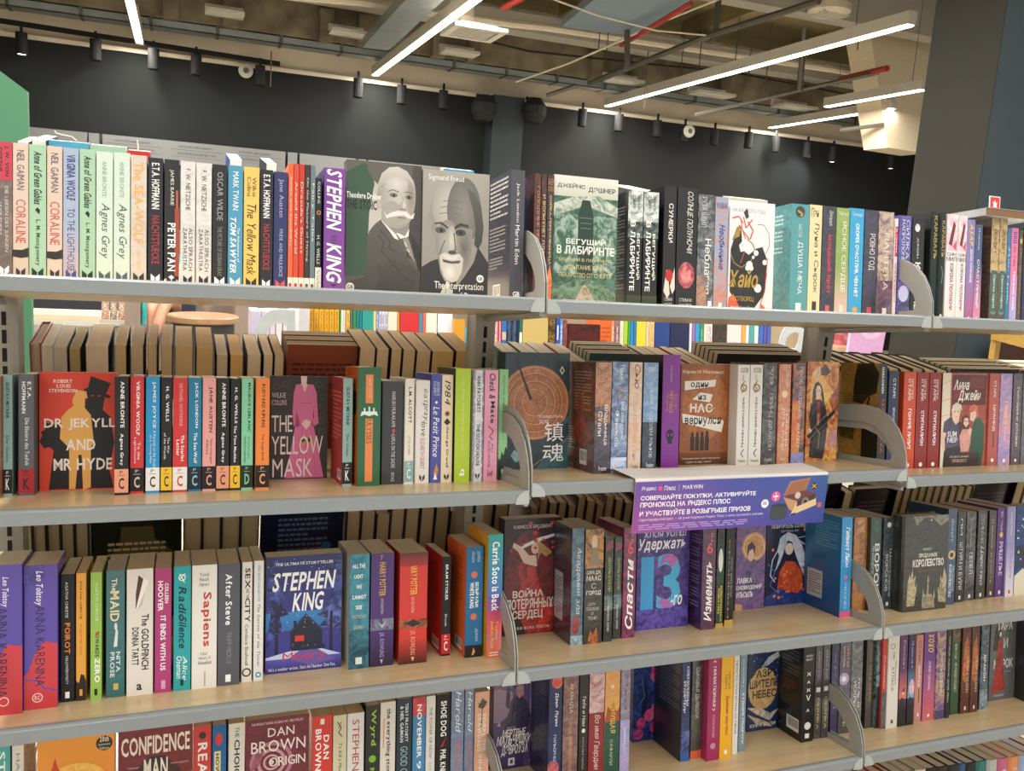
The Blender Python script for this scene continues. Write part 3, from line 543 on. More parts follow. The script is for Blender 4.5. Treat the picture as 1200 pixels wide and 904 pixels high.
BOOKS = [
('1A','s',-0.8715,0.09,0.0223,0.2085,0.13,'6e6460','8a7a70','m','e2dfd8','dark red topped book with grey lower spine, leftmost, top left shelf',[('s','R 0 72 100 100 c63f56;Tdb 1c1416 52 75 80 97 J. W. VON;Tdb 1c1416 12 78 40 96 GOETHE;Td d8d2cc 50 20 76 68 DIE LEIDEN DES JUNGEN;Td d8d2cc 12 32 36 56 WERTHERS;M ffffff 6 30')]),
('1A','s',-0.8486,0.09,0.0212,0.2082,0.13,'dcc6b6','','m','e2dfd8','pale pink paperback, red lower title, first such from left, top left shelf',[('s','Td 4d4d5c 26 66 74 95 NEIL GAIMAN;Td c8554c 20 27 82 59 CORALINE;P 2e2a28 0,17 0,22 60,22 100,24 100,17 50,16;M 3a3436 5 30')]),
('1A','s',-0.8266,0.09,0.0234,0.2086,0.13,'a9cdae','','m','e2dfd8','mint green paperback, black script title, first such from left, top left shelf',[('s','Tdbi 1d2a1f 28 56 76 95 Anne of Green Gables;P 2a1a14 35,52 50,54 65,52 60,49 50,50;Tdb 3a5a40 34 11 66 45 L. M. Montgomery;M 1d3324 4.5 34')]),
('1A','s',-0.802,0.09,0.0213,0.2084,0.13,'dcc6b6','','m','e2dfd8','pale pink paperback, red lower title, second such from left, top left shelf',[('s','Td 4d4d5c 26 66 74 95 NEIL GAIMAN;Td c8554c 20 27 82 59 CORALINE;P 2e2a28 0,17 0,22 60,22 100,24 100,17 50,16;M 3a3436 5 30')]),
('1A','s',-0.7795,0.09,0.0216,0.208,0.13,'a9b6cf','','m','e2dfd8','pale blue paperback with tall blue lettering, right of pale pink one, top left shelf',[('s','G 0 0 100 45 c9b2b4 a9b6cf;Tdb 34417a 22 61 78 95 VIRGINIA WOOLF;Td 34417a 26 8 74 55 TO THE LIGHTHOUSE;M 3d4f8f 4.5 34')]),
('1A','s',-0.7567,0.09,0.0225,0.2084,0.13,'a9cdae','','m','e2dfd8','mint green paperback, black script title, second such from left, top left shelf',[('s','Tdbi 1d2a1f 28 56 76 95 Anne of Green Gables;P 2a1a14 35,52 50,54 65,52 60,49 50,50;Tdb 3a5a40 34 11 66 45 L. M. Montgomery;M 1d3324 4.5 34')]),
('1A','s',-0.733,0.09,0.024,0.2068,0.13,'d3e2d3','','m','e2dfd8','whitish green paperback, thin grey script title, first such from left, top left shelf',[('s','Td 93a596 36 66 62 93 ANNE BRONTE;Tdi 44584c 18 19 82 61 Agnes Grey;M 54616a 4.5 34')]),
('1A','s',-0.7078,0.09,0.0237,0.208,0.13,'d3e2d3','','m','e2dfd8','whitish green paperback, thin grey script title, second such from left, top left shelf',[('s','Td 93a596 36 66 62 93 ANNE BRONTE;Tdi 44584c 18 19 82 61 Agnes Grey;M 54616a 4.5 34')]),
('1A','s',-0.6829,0.09,0.0233,0.2063,0.13,'d9cfc2','cdbfb4','m','e2dfd8','cream paperback with pale orange title, right of whitish green one, top left shelf',[('s','Tdb f2b063 20 32 80 95 The SEA-WOLF;Td f0b878 35 12 65 26 JACK LONDON;M 3a3436 4.5 34')]),
('1A','s',-0.6576,0.09,0.0224,0.2047,0.13,'24242e','','m','e2dfd8','charcoal navy paperback, white and red capitals, first such from left, top left shelf',[('s','Tdb f2f0ea 24 60 76 96 E.T.A. HOFFMANN;Tdb a33a3c 24 17 76 55 NACHTSTUECKE;M ffffff 5 30')]),
('1A','s',-0.6333,0.09,0.0226,0.2043,0.13,'262628','','m','e2dfd8','black paperback with white capitals and orange tower, right of charcoal navy one, top left shelf',[('s','R 70 8 100 62 a4472c;R 78 62 92 76 c25a34;Td e8e4da 34 64 64 92 JAMES BARRIE;Tdb ffffff 24 12 76 50 PETER PAN;P ddd 0,5 50,9 100,4 100,0 0,0;M 262628 3.5 34')]),
('1A','s',-0.6087,0.09,0.0226,0.2039,0.13,'e2dfdb','cfccc9','m','e2dfd8','white paperback, two dark capital lines, first such from left, top left shelf',[('s','Td 2c2c30 34 61 66 94 F. W. NIETZSCHE;Td 2c2c30 56 13 82 47 ALSO SPRACH;Td 2c2c30 18 13 44 47 ZARATHUSTRA;M 2c2c30 5 30')]),
('1A','s',-0.5848,0.09,0.0239,0.2035,0.13,'e2dfdb','cfccc9','m','e2dfd8','white paperback, two dark capital lines, second such from left, top left shelf',[('s','Td 2c2c30 34 61 66 94 F. W. NIETZSCHE;Td 2c2c30 56 13 82 47 ALSO SPRACH;Td 2c2c30 18 13 44 47 ZARATHUSTRA;M 2c2c30 5 30')]),
('1A','s',-0.5596,0.09,0.0231,0.203,0.13,'232426','','m','e2dfd8','black paperback with grey spaced capitals, right of white one, top left shelf',[('s','Td a9a9a4 32 55 70 94 OSCAR WILDE;Td 8d8d88 36 10 66 50 THE PICTURE OF DORIAN GRAY;M ffffff 4.5 34')]),
('1A','s',-0.5352,0.09,0.0235,0.2039,0.13,'4b98b9','','m','e2dfd8','sky blue paperback with white capitals, right of black one, top left shelf',[('s','Td ffffff 32 64 70 95 MARK TWAIN;Td ffffff 64 22 80 50 The Adventures of;Tdbi ffffff 16 13 56 58 TOM SAWYER;M e8f2f5 4.5 34')]),
('1A','s',-0.5101,0.09,0.0247,0.2035,0.13,'f0c566','','m','e2dfd8','yellow paperback with black script title, right of sky blue one, top left shelf',[('s','Td 4a3a20 54 76 80 92 Wilkie;Td 4a3a20 20 76 46 92 Collins;Tdi 3a2e18 20 12 80 70 The Yellow Mask;M 3a2e18 4.5 34')]),
('1A','s',-0.4839,0.09,0.0209,0.2015,0.13,'24242e','','m','e2dfd8','charcoal navy paperback, white and red capitals, second such from left, top left shelf',[('s','Tdb f2f0ea 24 60 76 96 E.T.A. HOFFMANN;Tdb a33a3c 24 17 76 55 NACHTSTUECKE;M ffffff 5 30')]),
('1A','s',-0.4617,0.09,0.0225,0.2001,0.13,'2c3566','','m','e2dfd8','royal blue paperback with lilac serif title, right of charcoal navy one, top left shelf',[('s','Td b9a6d8 30 62 72 94 Jane Austen;Td b3b6d0 34 12 66 52 PRIDE AND PREJUDICE;M d05a4a 4.5 34')]),
('1A','s',-0.438,0.09,0.0082,0.2152,0.13,'e2663f','','m','e2dfd8','slim orange book with white foot, right of royal blue one, top left shelf',[('s','R 0 0 100 11 ece6da;Td f3dcc9 28 35 72 90 Sense and Sensibility;E 50 5 30 1.6 c33')]),
('1A','s',-0.4292,0.09,0.0088,0.216,0.13,'cf4a33','','m','e2dfd8','slim vermilion book with white foot, right of slim orange one, top left shelf',[('s','R 0 0 100 11 ece6da;Td f3dcc9 28 30 72 86 Around the World;E 50 5 30 1.6 c33')]),
('1A','s',-0.4198,0.09,0.0086,0.2162,0.13,'c23a2c','','m','e2dfd8','slim red book with white foot, right of slim vermilion one, top left shelf',[('s',"R 0 0 100 11 ece6da;Td f3dcc9 28 30 72 86 Dracula's Guest;E 50 5 30 1.6 c33")]),
('1A','s',-0.4107,0.09,0.0089,0.2163,0.13,'37302c','','m','e2dfd8','slim dark brown book with white foot, right of slim red one, top left shelf',[('s','R 0 0 100 11 ece6da;Td e3d8c9 28 24 72 90 On the Pleasure of Hating;E 50 5 30 1.6 555')]),
('1A','s',-0.4012,0.09,0.0084,0.2158,0.13,'6a7f88','','m','e2dfd8','slim grey blue book with white foot, right of slim dark brown one, top left shelf',[('s','R 0 0 100 11 ece6da;Td f3ece2 28 40 72 86 Fairy Tales;E 50 5 30 1.6 555')]),
('1A','s',-0.392,0.09,0.0101,0.195,0.13,'222226','','m','e2dfd8','slim black book with white lower label and gold ring, top left shelf',[('s','R 0 0 100 22 e5e2dc;Td e8e4d8 24 25 70 50 H. G. WELLS;Td 333 28 2 72 20 The Time Machine;O 50 70 20 36 d08a3a;Td e8e4d8 30 78 70 97 COLLINS')]),
('1A','s',-0.379,0.085,0.0358,0.2138,0.13,'7c3f98','','g','e2dfd8','purple paperback with huge white brush lettering, right of slim black one, top left shelf',[('s','Tdbi ffffff 12 50 84 99 STEPHEN;Tdbi ffffff 14 8 86 40 KING;Td 4a1f60 38 38 60 46 11.22.63;Td 2b1038 38 1 62 7 H'),('b','R 0 0 100 100 3c2a7a')]),
('1A','f',-0.3348,0.12,0.1363,0.2389,0.03,'56554f','5f5e58','g','e2dfd8','grey cover-out book with moustached man portrait and green patch, top left shelf',[('f','Q 57544e 5d5a53 0,0 0,100 100,100 100,0;Q 3e3c39 47443f 80,30 88,100 100,100 100,30;P c2beb5 29,46 30,62 34,75 36,82 42,84 48,74 48,58 38,50;P bab6ad 40,84 36,86 38,74;P 35543e 0,91 23,99 27,97 28,92 33,89 35,82 34,75 30,63 29,52 28,32 25,15 0,14;Q 3d3a37 5c5852 0,0 4,10 24,14 27,26 30,48 38,54 47,58 58,50 70,40 84,28 97,20 100,12 100,0;Q 2e2c2a 4a4743 38,0 44,14 40,26 50,22 62,30 96,20 92,8 80,0;S 2a2826 1 43,46 50,40 47,34 60,26 84,12;S 33302d 1 44,50 58,42 57,36 66,34;P 2b2927 84,50 96,40 100,34 100,20 97,20;P 8e8a82 54,52 58,62 84,58 83,46 74,44;F 68 73.5 23.5 22 c4c0b7 a39f96;F 60 62 14 10 aaa69d a39f96;F 78 64 10 9 b2aea5 a39f96;F 66 85 16 8 d6d2ca b8b4ab;F 86 76 6 14 8d8982 a39f96;Q 8e8a82 cdc9c0 40,76 41,84 46,92 56,97 68,98 80,95 89,88 92,80 90,76 89,84 82,89 70,91 58,90 50,86 46,82 45,74 42,72;E 43 70 3.4 5 b3afa6;E 62 76.4 5.5 1.7 77736b;E 83 75.6 5 1.7 77736b;E 62.5 76.2 1.8 1.2 2c2a28;E 83 75.5 1.8 1.2 2c2a28;S 66625b 1.2 55,79 61,80.4 69,79;S 66625b 1.2 77,79 83,79.6 88,78.4;S 88847c 1 74,76 77,69 73,66.6;F 76.5 69.5 3 4 d9d5cc b2aea5;S 6f6b64 1.2 71,66.4 79,66.2;P e3dfd7 49,64.5 53,61 60,63.5 68,65 74,64.6 80,64.8 86,61.5 91,64.5 89,59.6 83,59.6 76,61.8 68,61 60,60 53,58.6;S 6c5a55 1.2 68,59.8 79,59.6;S 95918a 1 68,53.4 80,53.4;P ece8e0 46,58 50,55 60,50 66,47 70,43 64,44 56,50 47,56;P ece8e0 66,48 72,44 83,46 84,52 78,46 70,48;P 8f8b84 75,44 82,46 88,36 93,26 88,30 80,36;S d2cec5 1.4 78,42 86,32;S 4a4743 1.2 79,38 83,37;S 4a4743 1.2 82,34 86,33;C 6 6 5.6 f0efeb;Tbh 444 2 4.6 10 7.4 GB;Tbh efeee9 0 72 46 76.5 Theodore Dreiser;Tbh 1f1e1d 0 64 40 71 THE STOIC')]),
('1A','f',-0.1973,0.115,0.1278,0.2342,0.02,'66655f','74736d','g','e2dfd8','grey cover-out book with bearded old man portrait, right of grey one, top left shelf',[('f','Q 8b8880 a5a198 0,0 0,100 100,100 100,0;EA 50 64 40 31 8f8c84 99968d;F 44 72 30 24 c9c6bd a19e95;F 62 70 26 26 8b8880 6b6862;Q 3a3936 605e58 66,88 78,84 88,74 92,58 90,46 84,40 78,44 80,56 76,70 70,80;E 10 62 3 4 97948b;Q 262527 302f30 0,0 0,24 14,29 24,31 28,20 38,10 50,8 64,18 78,30 84,42 92,36 100,30 100,0;P 8a877f 22,56 20,42 24,30 34,20 52,18 66,24 74,38 76,56;F 38 44 18 18 b2afa6 8a877f;F 64 40 10 16 6b6862 8a877f;F 44 46 7 12 cfccc3 a5a29a;S 55534e 1.6 47,52 50,40 47,37;E 45 36.6 6 1.6 4a4844;E 27 53.4 8 2.4 56544f;E 57 52.4 8 2.6 45433f;E 28 53.2 2.2 1.4 1c1b1b;E 57 52.2 2.2 1.4 1c1b1b;P 47453f 18,57.5 26,58.4 38,54.6 38,56.4 28,60 18,59;P 3c3a36 48,54.4 58,57.6 70,56.4 68,59 56,60 48,57;S 716e67 1 24,66 40,68 60,66;S 716e67 1 26,71 42,73 60,71;S 716e67 1 30,76 44,77.4 58,76;S 5b5953 1.4 34,46 28,38 26,34;S 5b5953 1.4 58,44 64,38;P c8c5bc 26,34 34,36.5 44,34.5 56,36 62,32 60,22 54,15 46,13 36,15 28,24;P dad7ce 30,35 44,33.6 56,35 50,31 36,31;P 4f4b47 30,31 44,29.6 58,30.6 56,28.4 44,27.6 32,28.6;F 42 21 11 7 e6e3da c8c5bc;P 1f1e20 30,15 40,12 52,14 50,8 40,6;P c6c3ba 24,0 28,4 33,10 38,14 42,13 41,8 47,7 46,0;S 77746d 1 34,2 38,9;Th f2f1ed 8 91 61 96.5 Sigmund Freud;C 88 17 5.6 f2f2f0;Tbh 222 84.4 15.7 91.6 18.3 GB;Th f6f5f1 19 6 93 13.5 The Interpretation;Th f6f5f1 53 .4 93 5.4 of Dreams')]),
('1A','s',-0.0372,0.085,0.0273,0.2418,0.13,'4b4b55','','g','e2dfd8','slate grey book with white serif title, right of grey one, top left shelf',[('s','Td f0eee8 38 60 62 90 Jack London;Td f0eee8 36 28 66 58 Martin Eden;Thb ffffff 25 3 75 7 GB'),('b','L 12 66 88 97 cfcfcf 9;L 12 40 80 60 a9a9a9 7;L 12 26 70 36 a9a9a9 4;K 30 3 62 14')]),
('1B','s',0.0112,0.09,0.0139,0.2423,0.13,'5c1c14','2a120e','s','e2dfd8','dark red book with gold capitals, half behind bracket, leftmost, top middle shelf',[('s','Td c98a4a 40 42 84 90 ГОЛОДНЫЕ ИГРЫ'),('b','A 0 0 100 100 5c1712 2c100c')]),
('1B','s',0.026,0.09,0.011,0.2427,0.13,'2a1512','50281a','s','e2dfd8','blackish brown book with gold capitals, right of dark red one, top middle shelf',[('s','Tdb d8b070 30 30 76 84 И ВСПЫХНЕТ ПЛАМЯ')]),
('1B','s',0.0379,0.09,0.0136,0.2423,0.13,'1c1414','3a201a','s','e2dfd8','black book with gold capitals and flame at foot, top middle shelf',[('s','Th c9884a 10 92 90 97 СЬЮЗЕН;Th c9884a 10 87 90 91 КОЛЛИНЗ;Tdb d8b884 30 30 76 84 СОЙКА-ПЕРЕСМЕШНИЦА;PA e2622a f2b050 10,2 90,2 95,18 60,30 30,24 5,14')]),
('1B','f',0.0536,0.095,0.1358,0.2452,0.045,'2c5a44','7f9c8c','g','e2dfd8','green maze cover-out book with stone gate and cream title, top middle shelf',[('f','A 0 0 100 100 2c5a44 5c8270;G 0 84 100 100 c9ccbc e6e4da;PA cfd3c6 6c8a78 0,78 30,84 70,86 100,78 100,70 60,76 40,76 0,68;A 2 24 38 70 34624c a9bdb0;A 62 24 98 70 34624c a9bdb0;P 1c3a2e 38,22 38,70 44,82 56,82 62,70 62,22;S 5c8270 1 40,68 60,68;S 5c8270 1 41,64 59,64;S 5c8270 1 42,60 58,60;PA 7c9a80 3c5a3a 0,0 0,12 40,20 60,20 100,12 100,0;PA c9b8a4 8a7a60 34,2 46,14 50,17 56,13 68,2;Tbh 3c4a40 5 90 48 94.5 ДЖЕЙМС;Tbh 3c4a40 53 88 96 92.5 ДЭШНЕР;Tbh f4f2e6 20 46.5 82 52.5 БЕГУЩИЙ;Tbh f4f2e6 6 39.5 96 46 В ЛАБИРИНТЕ;Th d8c890 10 33.5 92 37 БЕГУЩИЙ В ЛАБИРИНТЕ;Th d8c890 18 27.5 84 31 ИСПЫТАНИЕ ОГНЕМ;Th d8c890 10 21.5 92 25 ЛЕКАРСТВО ОТ СМЕРТИ;Th fff 16 2 86 4 ТРИЛОГИЯ В ОДНОМ ТОМЕ')]),
('1B','s',0.2103,0.09,0.0327,0.2263,0.13,'161a18','','g','e2dfd8','black book, white maze title under pale top, first such from left, top middle shelf',[('s','A 0 72 100 100 dfe6e4 6c7c78;Tdb 333 60 86 84 97 ДЖЕЙМС;Tdb 333 26 86 50 97 ДЭШНЕР;A 0 60 100 74 1c2320 7d8f88;Tdb f4f4f0 60 24 86 64 БЕГУЩИЙ;Tdb f4f4f0 18 14 50 74 В ЛАБИРИНТЕ;G 0 0 100 10 20281a 3c4a2a'),('b','L 50 15 90 88 888 26')]),
('1B','s',0.2449,0.09,0.0333,0.2276,0.13,'161a18','','g','e2dfd8','black book, white maze title under pale top, second such from left, top middle shelf',[('s','A 0 72 100 100 dfe6e4 6c7c78;Tdb 333 60 86 84 97 ДЖЕЙМС;Tdb 333 26 86 50 97 ДЭШНЕР;A 0 60 100 74 1c2320 7d8f88;Tdb f4f4f0 60 24 86 64 БЕГУЩИЙ;Tdb f4f4f0 18 14 50 74 В ЛАБИРИНТЕ;G 0 0 100 10 20281a 3c4a2a')]),
('1B','s',0.2905,0.09,0.0288,0.2429,0.13,'1b1a1c','','g','e2dfd8','thick black book with red apple between white hands, right of black one, top middle shelf',[('s','Tdb e6e2dc 38 54 74 86 СУМЕРКИ;P e2d6cc 10,14 30,32 46,26 60,12 40,8;P e2d6cc 95,34 60,18 80,12 100,16;E 52 27 30 5 c2262a;Th ddd 20 6 80 9 СТЕФАНИ;Th ddd 20 2 80 5 МАЙЕР'),('b','L 20 10 80 90 3a3a3c 20')]),
('1B','s',0.3213,0.09,0.0472,0.243,0.13,'1a1a1c','','g','e2dfd8','thick black book with open red pomegranate, right of thick black one, top middle shelf',[('s','Tdi e6e2dc 44 46 76 97 СОЛНЦЕ ПОЛУНОЧИ;EA 50 28 40 11 8c2a34 d2707a;EA 48 28 26 7 b23a42 f0a0a0;Th ddd 20 6 80 9 СТЕФАНИ;Th ddd 20 2 80 5 МАЙЕР'),('b','L 20 10 80 90 3a3a3c 20')]),
('1B','s',0.3697,0.09,0.0396,0.233,0.13,'3a4148','8c8f94','s','e2dfd8','mottled grey wrapped book with white vertical title, right of thick black one, top middle shelf',[('s','Td c9ccd2 20 72 60 98 РУТА ШЕЙЛ;Td f2f0ec 44 14 82 62 Неблагая;A 0 0 60 30 b6896a 5a5c68;R 70 3 92 8 f0f0f0')]),
('1B','s',0.4103,0.09,0.0313,0.2314,0.13,'94aac6','c98f7a','s','e2dfd8','blue and peach wrapped book with dark blue script title, top middle shelf',[('s','Tdbi 26388c 34 36 76 76 Необычные;A 0 0 100 24 c8826a 94aac6;Thb 2a5fa0 10 90 90 95 М ШВАБ;R 40 3 66 7 f0f0f0')]),
('1B','f',0.4516,0.1,0.112,0.2293,0.03,'e9e7e6','','g','e2dfd8','white cover-out book with gold script and red flowers, top middle shelf',[('f','R 0 0 100 100 eae9ea;Th 8f8f96 6 90 78 93.5 НА РАЗНОГО ГОШ;PA 2a2826 1c1a1c 4,18 4,56 14,72 26,74 30,56 44,52 60,58 74,60 84,50 86,34 80,16 60,4 30,0;PA 8f7a3a a8924e 6,64 16,76 26,78 22,68;S d8503a 2.6 6,84 20,86 30,80;S d8503a 2.6 20,78 32,72 44,66;S d8503a 2.6 30,86 36,76 50,84;S d8503a 3 40,82 52,74 46,66;S e26a50 2.4 24,84 28,74 36,66;P 3a3a38 30,90 38,94 42,86 36,84;S 444 1 62,80 76,80 88,72 90,62 82,54;S 8f7a3a 2.2 4,52 12,44 28,40 48,46 60,54 52,62 40,66;P f2f0ee 22,60 32,66 44,62 40,56 26,54;S c8503a 1.6 26,44 34,54;C 46 43 7 f4f3f1;C 42 40 5 f4f3f1;C 50 40 5 f4f3f1;C 60 54 5.4 f4f3f1;C 54 50 3 f4f3f1;C 80 46 5 f4f3f1;C 66 22 8 f4f3f1;C 30 60 1 333;S c2452c 2 86,50 82,20 72,6;P e2603c 0,0 2,12 12,16 24,6 40,0;P e2603c 66,0 76,8 92,0;Tbhi b9983a 0 22 66 38 Хайо;Th c9a23a 6 9 58 14 АВОТВОРЕЦ;Th f6f6f2 8 3 62 5 Роман Анна Волос')]),
('1B','s',0.5986,0.09,0.0467,0.2324,0.13,'4f9ba1','','s','e2dfd8','teal wrapped book with gilt heart and pale title, right of white one, top middle shelf',[('s','C 48 93 26 2c3a30;S c9a24a 8 34,94 62,91 50,89;Td cfe6e6 40 70 60 82 ХЬЮСТОН;Td eef6f4 38 18 68 66 ДУША МЕЧА;R 36 3 66 10 e8eeee'),('b','A 0 0 100 100 5c9aa0 477f88;L 20 55 80 92 b9d5d8 10;L 10 15 50 42 c9dfe0 8')]),
('1B','s',0.6469,0.09,0.0323,0.2338,0.13,'e9dbac','','g','e2dfd8','cream paperback with brown lettering, right of teal one, top middle shelf',[('s','Th 5a4a30 10 89 70 97 Пэн;Td 5a4430 34 20 78 84 Луна и Сырок;R 36 4 70 12 3a3430')]),
('1B','s',0.681,0.09,0.0355,0.2338,0.13,'25253a','3a3a50','s','e2dfd8','navy wrapped book with red lettering, right of cream one, top middle shelf',[('s','Td e6e2e2 44 82 74 96 Джордж;Tdb d2343c 36 20 74 74 младший брат;R 36 3 66 9 d2564a')]),
('1B','s',0.718,0.09,0.0348,0.233,0.13,'8aa64e','98b061','s','e2dfd8','green topped book with pink foot and pale capitals, right of navy one, top middle shelf',[('s','G 0 0 100 45 e6bcbc 8aa64e;Th e8eed6 16 92 84 97 Чарльз;Td eef0da 40 22 78 88 ЯСНОЕ СЕРДЦЕ;R 40 4 66 10 e2e2d6')]),
('1B','s',0.7545,0.09,0.0383,0.235,0.13,'23a2d6','','s','e2dfd8','bright cyan book with bold white lettering, right of green topped one, top middle shelf',[('s','Th ddeef4 16 92 84 96 Сильвера;Tdb ffffff 38 18 66 86 СКОРЕЕ СЧАСТЛИВ, ЧЕМ НЕТ;C 50 6 18 d8a04a')]),
('1B','s',0.7945,0.09,0.0377,0.2343,0.13,'28263c','3e3a58','s','e2dfd8','dark indigo wrapped book with stacked pale capitals, right of bright cyan one, top middle shelf',[('s','Td e6dcd6 34 44 80 78 РОВНО ГОД;R 34 3 66 9 c84a50')]),
('1B','s',0.8346,0.09,0.0424,0.2338,0.13,'c9b29c','6d5064','s','e2dfd8','beige and plum wrapped book with faint pale capitals, top middle shelf',[('s','A 0 0 100 35 55405a 8c6878;Td ead9c4 38 26 70 80 ПАНТЕРА;R 38 3 66 9 f0e6dc')]),
('1B','s',0.8795,0.09,0.0098,0.2209,0.13,'e8d9dc','','g','e2dfd8','slim white book with small red title label, top middle shelf',[('s','R 20 62 90 92 c22a3c;Td ffffff 40 66 70 90 В МАРИ;Td c22a3c 30 15 70 55 АГАТА КРИСТ')]),
('1B','s',0.8917,0.09,0.0359,0.2293,0.13,'5a5aa6','3c2f74','s','e2dfd8','violet blue book with white lettering, behind bracket, right of slim white one, top middle shelf',[('s','Td d6d6f0 24 58 50 96 НАПРОЛОМ;Td d6d6f0 58 58 84 96 СИЛКА;A 0 0 100 40 2c1f5c 6f6ac0;E 50 24 40 8 c9c9ee')]),
('1B','s',0.9301,0.09,0.0364,0.2274,0.13,'16161a','','g','e2dfd8','black book with white lantern mark, right of violet blue one, top middle shelf',[('s','EA 40 90 20 4 f0f0f0 ccc;Td d9d9d6 38 60 58 80 ДЖЕЙН;Tdb f2f2f0 30 8 74 56 КОРОЛЬ')]),
('1C','s',0.9841,0.09,0.0229,0.2442,0.13,'1c2f2c','16221f','h','e2dfd8','dark green book, gold capitals, first such from left, top right shelf',[('s','Td c8a95c 30 56 70 96 КАРАВАЛЬ;C 50 4 16 e6e6e0'),('b','R 0 0 100 100 13201e')]),
('1C','s',1.0091,0.09,0.0203,0.245,0.13,'1c2f2c','16221f','h','e2dfd8','dark green book, gold capitals, second such from left, top right shelf',[('s','Td c8a95c 30 58 70 92 КАРАВАЛЬ;S 8fb0a6 6 40,50 60,42 44,34;C 50 4 16 e6e6e0')]),
('1C','s',1.032,0.09,0.0333,0.2424,0.13,'e9e4e4','','g','e2dfd8','white paperback, pink figure and dark title, first such from left, top right shelf',[('s','A 0 66 100 100 e7b9c4 f5eff0;P 7a1f34 20,72 60,94 80,90 50,70;P d2506a 55,70 95,76 90,66;Th 222 10 61 90 64 СИН;Th 222 6 56 94 60 МИЛ;Tdb 8a2a50 40 10 72 54 КОРОНА ПОЛУНОЧИ')]),
('1C','s',1.0666,0.09,0.0268,0.2418,0.13,'e9e4e4','','g','e2dfd8','white paperback, pink figure and dark title, second such from left, top right shelf',[('s','A 0 66 100 100 e7b9c4 f5eff0;P 7a1f34 20,72 60,94 80,90 50,70;P d2506a 55,70 95,76 90,66;Th 222 10 61 90 64 СИН;Th 222 6 56 94 60 МИЛ;Tdb 8a2a50 40 10 72 54 КОРОНА ПОЛУНОЧИ')]),
('1C','s',1.095,0.09,0.0244,0.235,0.13,'8a83b8','','g','e2dfd8','lilac paperback with yellow initials and pink foot, right of white one, top right shelf',[('s','G 0 0 100 55 b05a90 8a83b8;Tdbi f0c64a 30 74 76 96 ASAP;Tdb f2eef6 40 38 70 71 ДЕЛО СРОЧНОЕ;C 50 3 14 eee')]),
('1C','s',1.1207,0.09,0.0219,0.225,0.13,'45587e','','g','e2dfd8','slate blue paperback with pink foot, right of lilac one, top right shelf',[('s','G 0 0 100 60 e592b8 45587e;Tdb f2e2ea 34 14 74 64 СЧАСТЛИВЫЙ;Td d9d9e6 36 74 62 96 Карен;C 50 3 14 eee')]),
('1C','s',1.1704,0.09,0.0256,0.2424,0.13,'c7ab77','8f7442','s','e2dfd8','sandy book, dark green plaque, first such from left, top right shelf',[('s','A 0 0 100 48 3a3128 55463a;E 50 10 34 3 4a8a78;R 14 10 86 50 28564e;Td e2efe8 34 14 68 46 Свитки порчи;Td 5a4526 34 66 66 90 РОБЕРТ'),('b','A 0 0 100 100 4a3a36 6b5648')]),
('1C','s',1.1977,0.09,0.0236,0.2423,0.13,'c7ab77','8f7442','s','e2dfd8','sandy book, dark green plaque, second such from left, top right shelf',[('s','A 0 0 100 48 3a3128 55463a;E 50 10 34 3 4a8a78;R 14 10 86 50 28564e;Td e2efe8 34 14 68 46 Свитки порчи;Td 5a4526 34 66 66 90 РОБЕРТ')]),
('1C','s',1.2224,0.09,0.0116,0.2237,0.13,'2677a8','','g','e2dfd8','slim teal blue book with white lettering, right of sandy one, top right shelf',[('s','Td dceef6 30 20 70 80 Дж. Грин')]),
('1C','s',1.2354,0.09,0.0223,0.225,0.13,'e07aa4','','g','e2dfd8','pink topped book with pale lilac foot, right of slim teal blue one, top right shelf',[('s','G 0 0 100 50 9fb0e6 d77fb4;Tdb 3b3f9e 24 84 76 96 ЩЩ;Tdb f2f2fa 40 14 70 54 Магазин снов;Td c22a5a 34 60 66 80 И. Ми')]),
('1C','s',1.2593,0.09,0.014,0.2223,0.13,'4a3624','2a2018','s','e2dfd8','dark gilt book with bronze ornaments, right of pink topped one, top right shelf',[('s','Td b98a4a 34 10 66 80 Мастер и Маргарита;E 50 88 30 3 c9a45a')]),
('1C','s',1.2753,0.09,0.0226,0.2257,0.13,'22264a','','g','e2dfd8','midnight blue book with faint gold lettering, right of dark gilt one, top right shelf',[('s','Td b9a46a 34 12 66 86 Ночной базар')]),
('1C','s',1.3007,0.09,0.0256,0.2275,0.13,'542c4c','','g','e2dfd8','dark plum book with pale lettering, right of midnight blue one, top right shelf',[('s','Td d9c46a 34 12 66 86 Город')]),
('2A','s',-0.8931,0.135,0.0093,0.201,0.13,'b86a34','','g','cdc4b2','orange brown book with plain edge at frame side, leftmost, second left shelf',[('s','Td f0e6d8 30 40 70 90 Homer')]),
('2A','s',-0.8834,0.159,0.0142,0.2022,0.13,'8fb3ad','','m','cfc3aa','grey teal book with dark lettering and T K label, second left shelf',[('s','Tdb 26363a 34 64 68 94 GUSTAV MEYRINK;Td 26363a 36 28 66 50 Der Golem;X 17171a e8e8e8 K')]),
('2A','s',-0.86,0.1564,0.0234,0.2036,0.13,'5b5f62','','m','cfc3aa','grey book with white lettering and red K label, second left shelf',[('s','Tdb f0f0ee 58 80 80 94 E.T.A.;Tdb f0f0ee 22 68 46 94 HOFFMANN;Td f0f0ee 42 25 68 64 Die Elixiere des Teufels;X a5232a 2a1416 K')]),
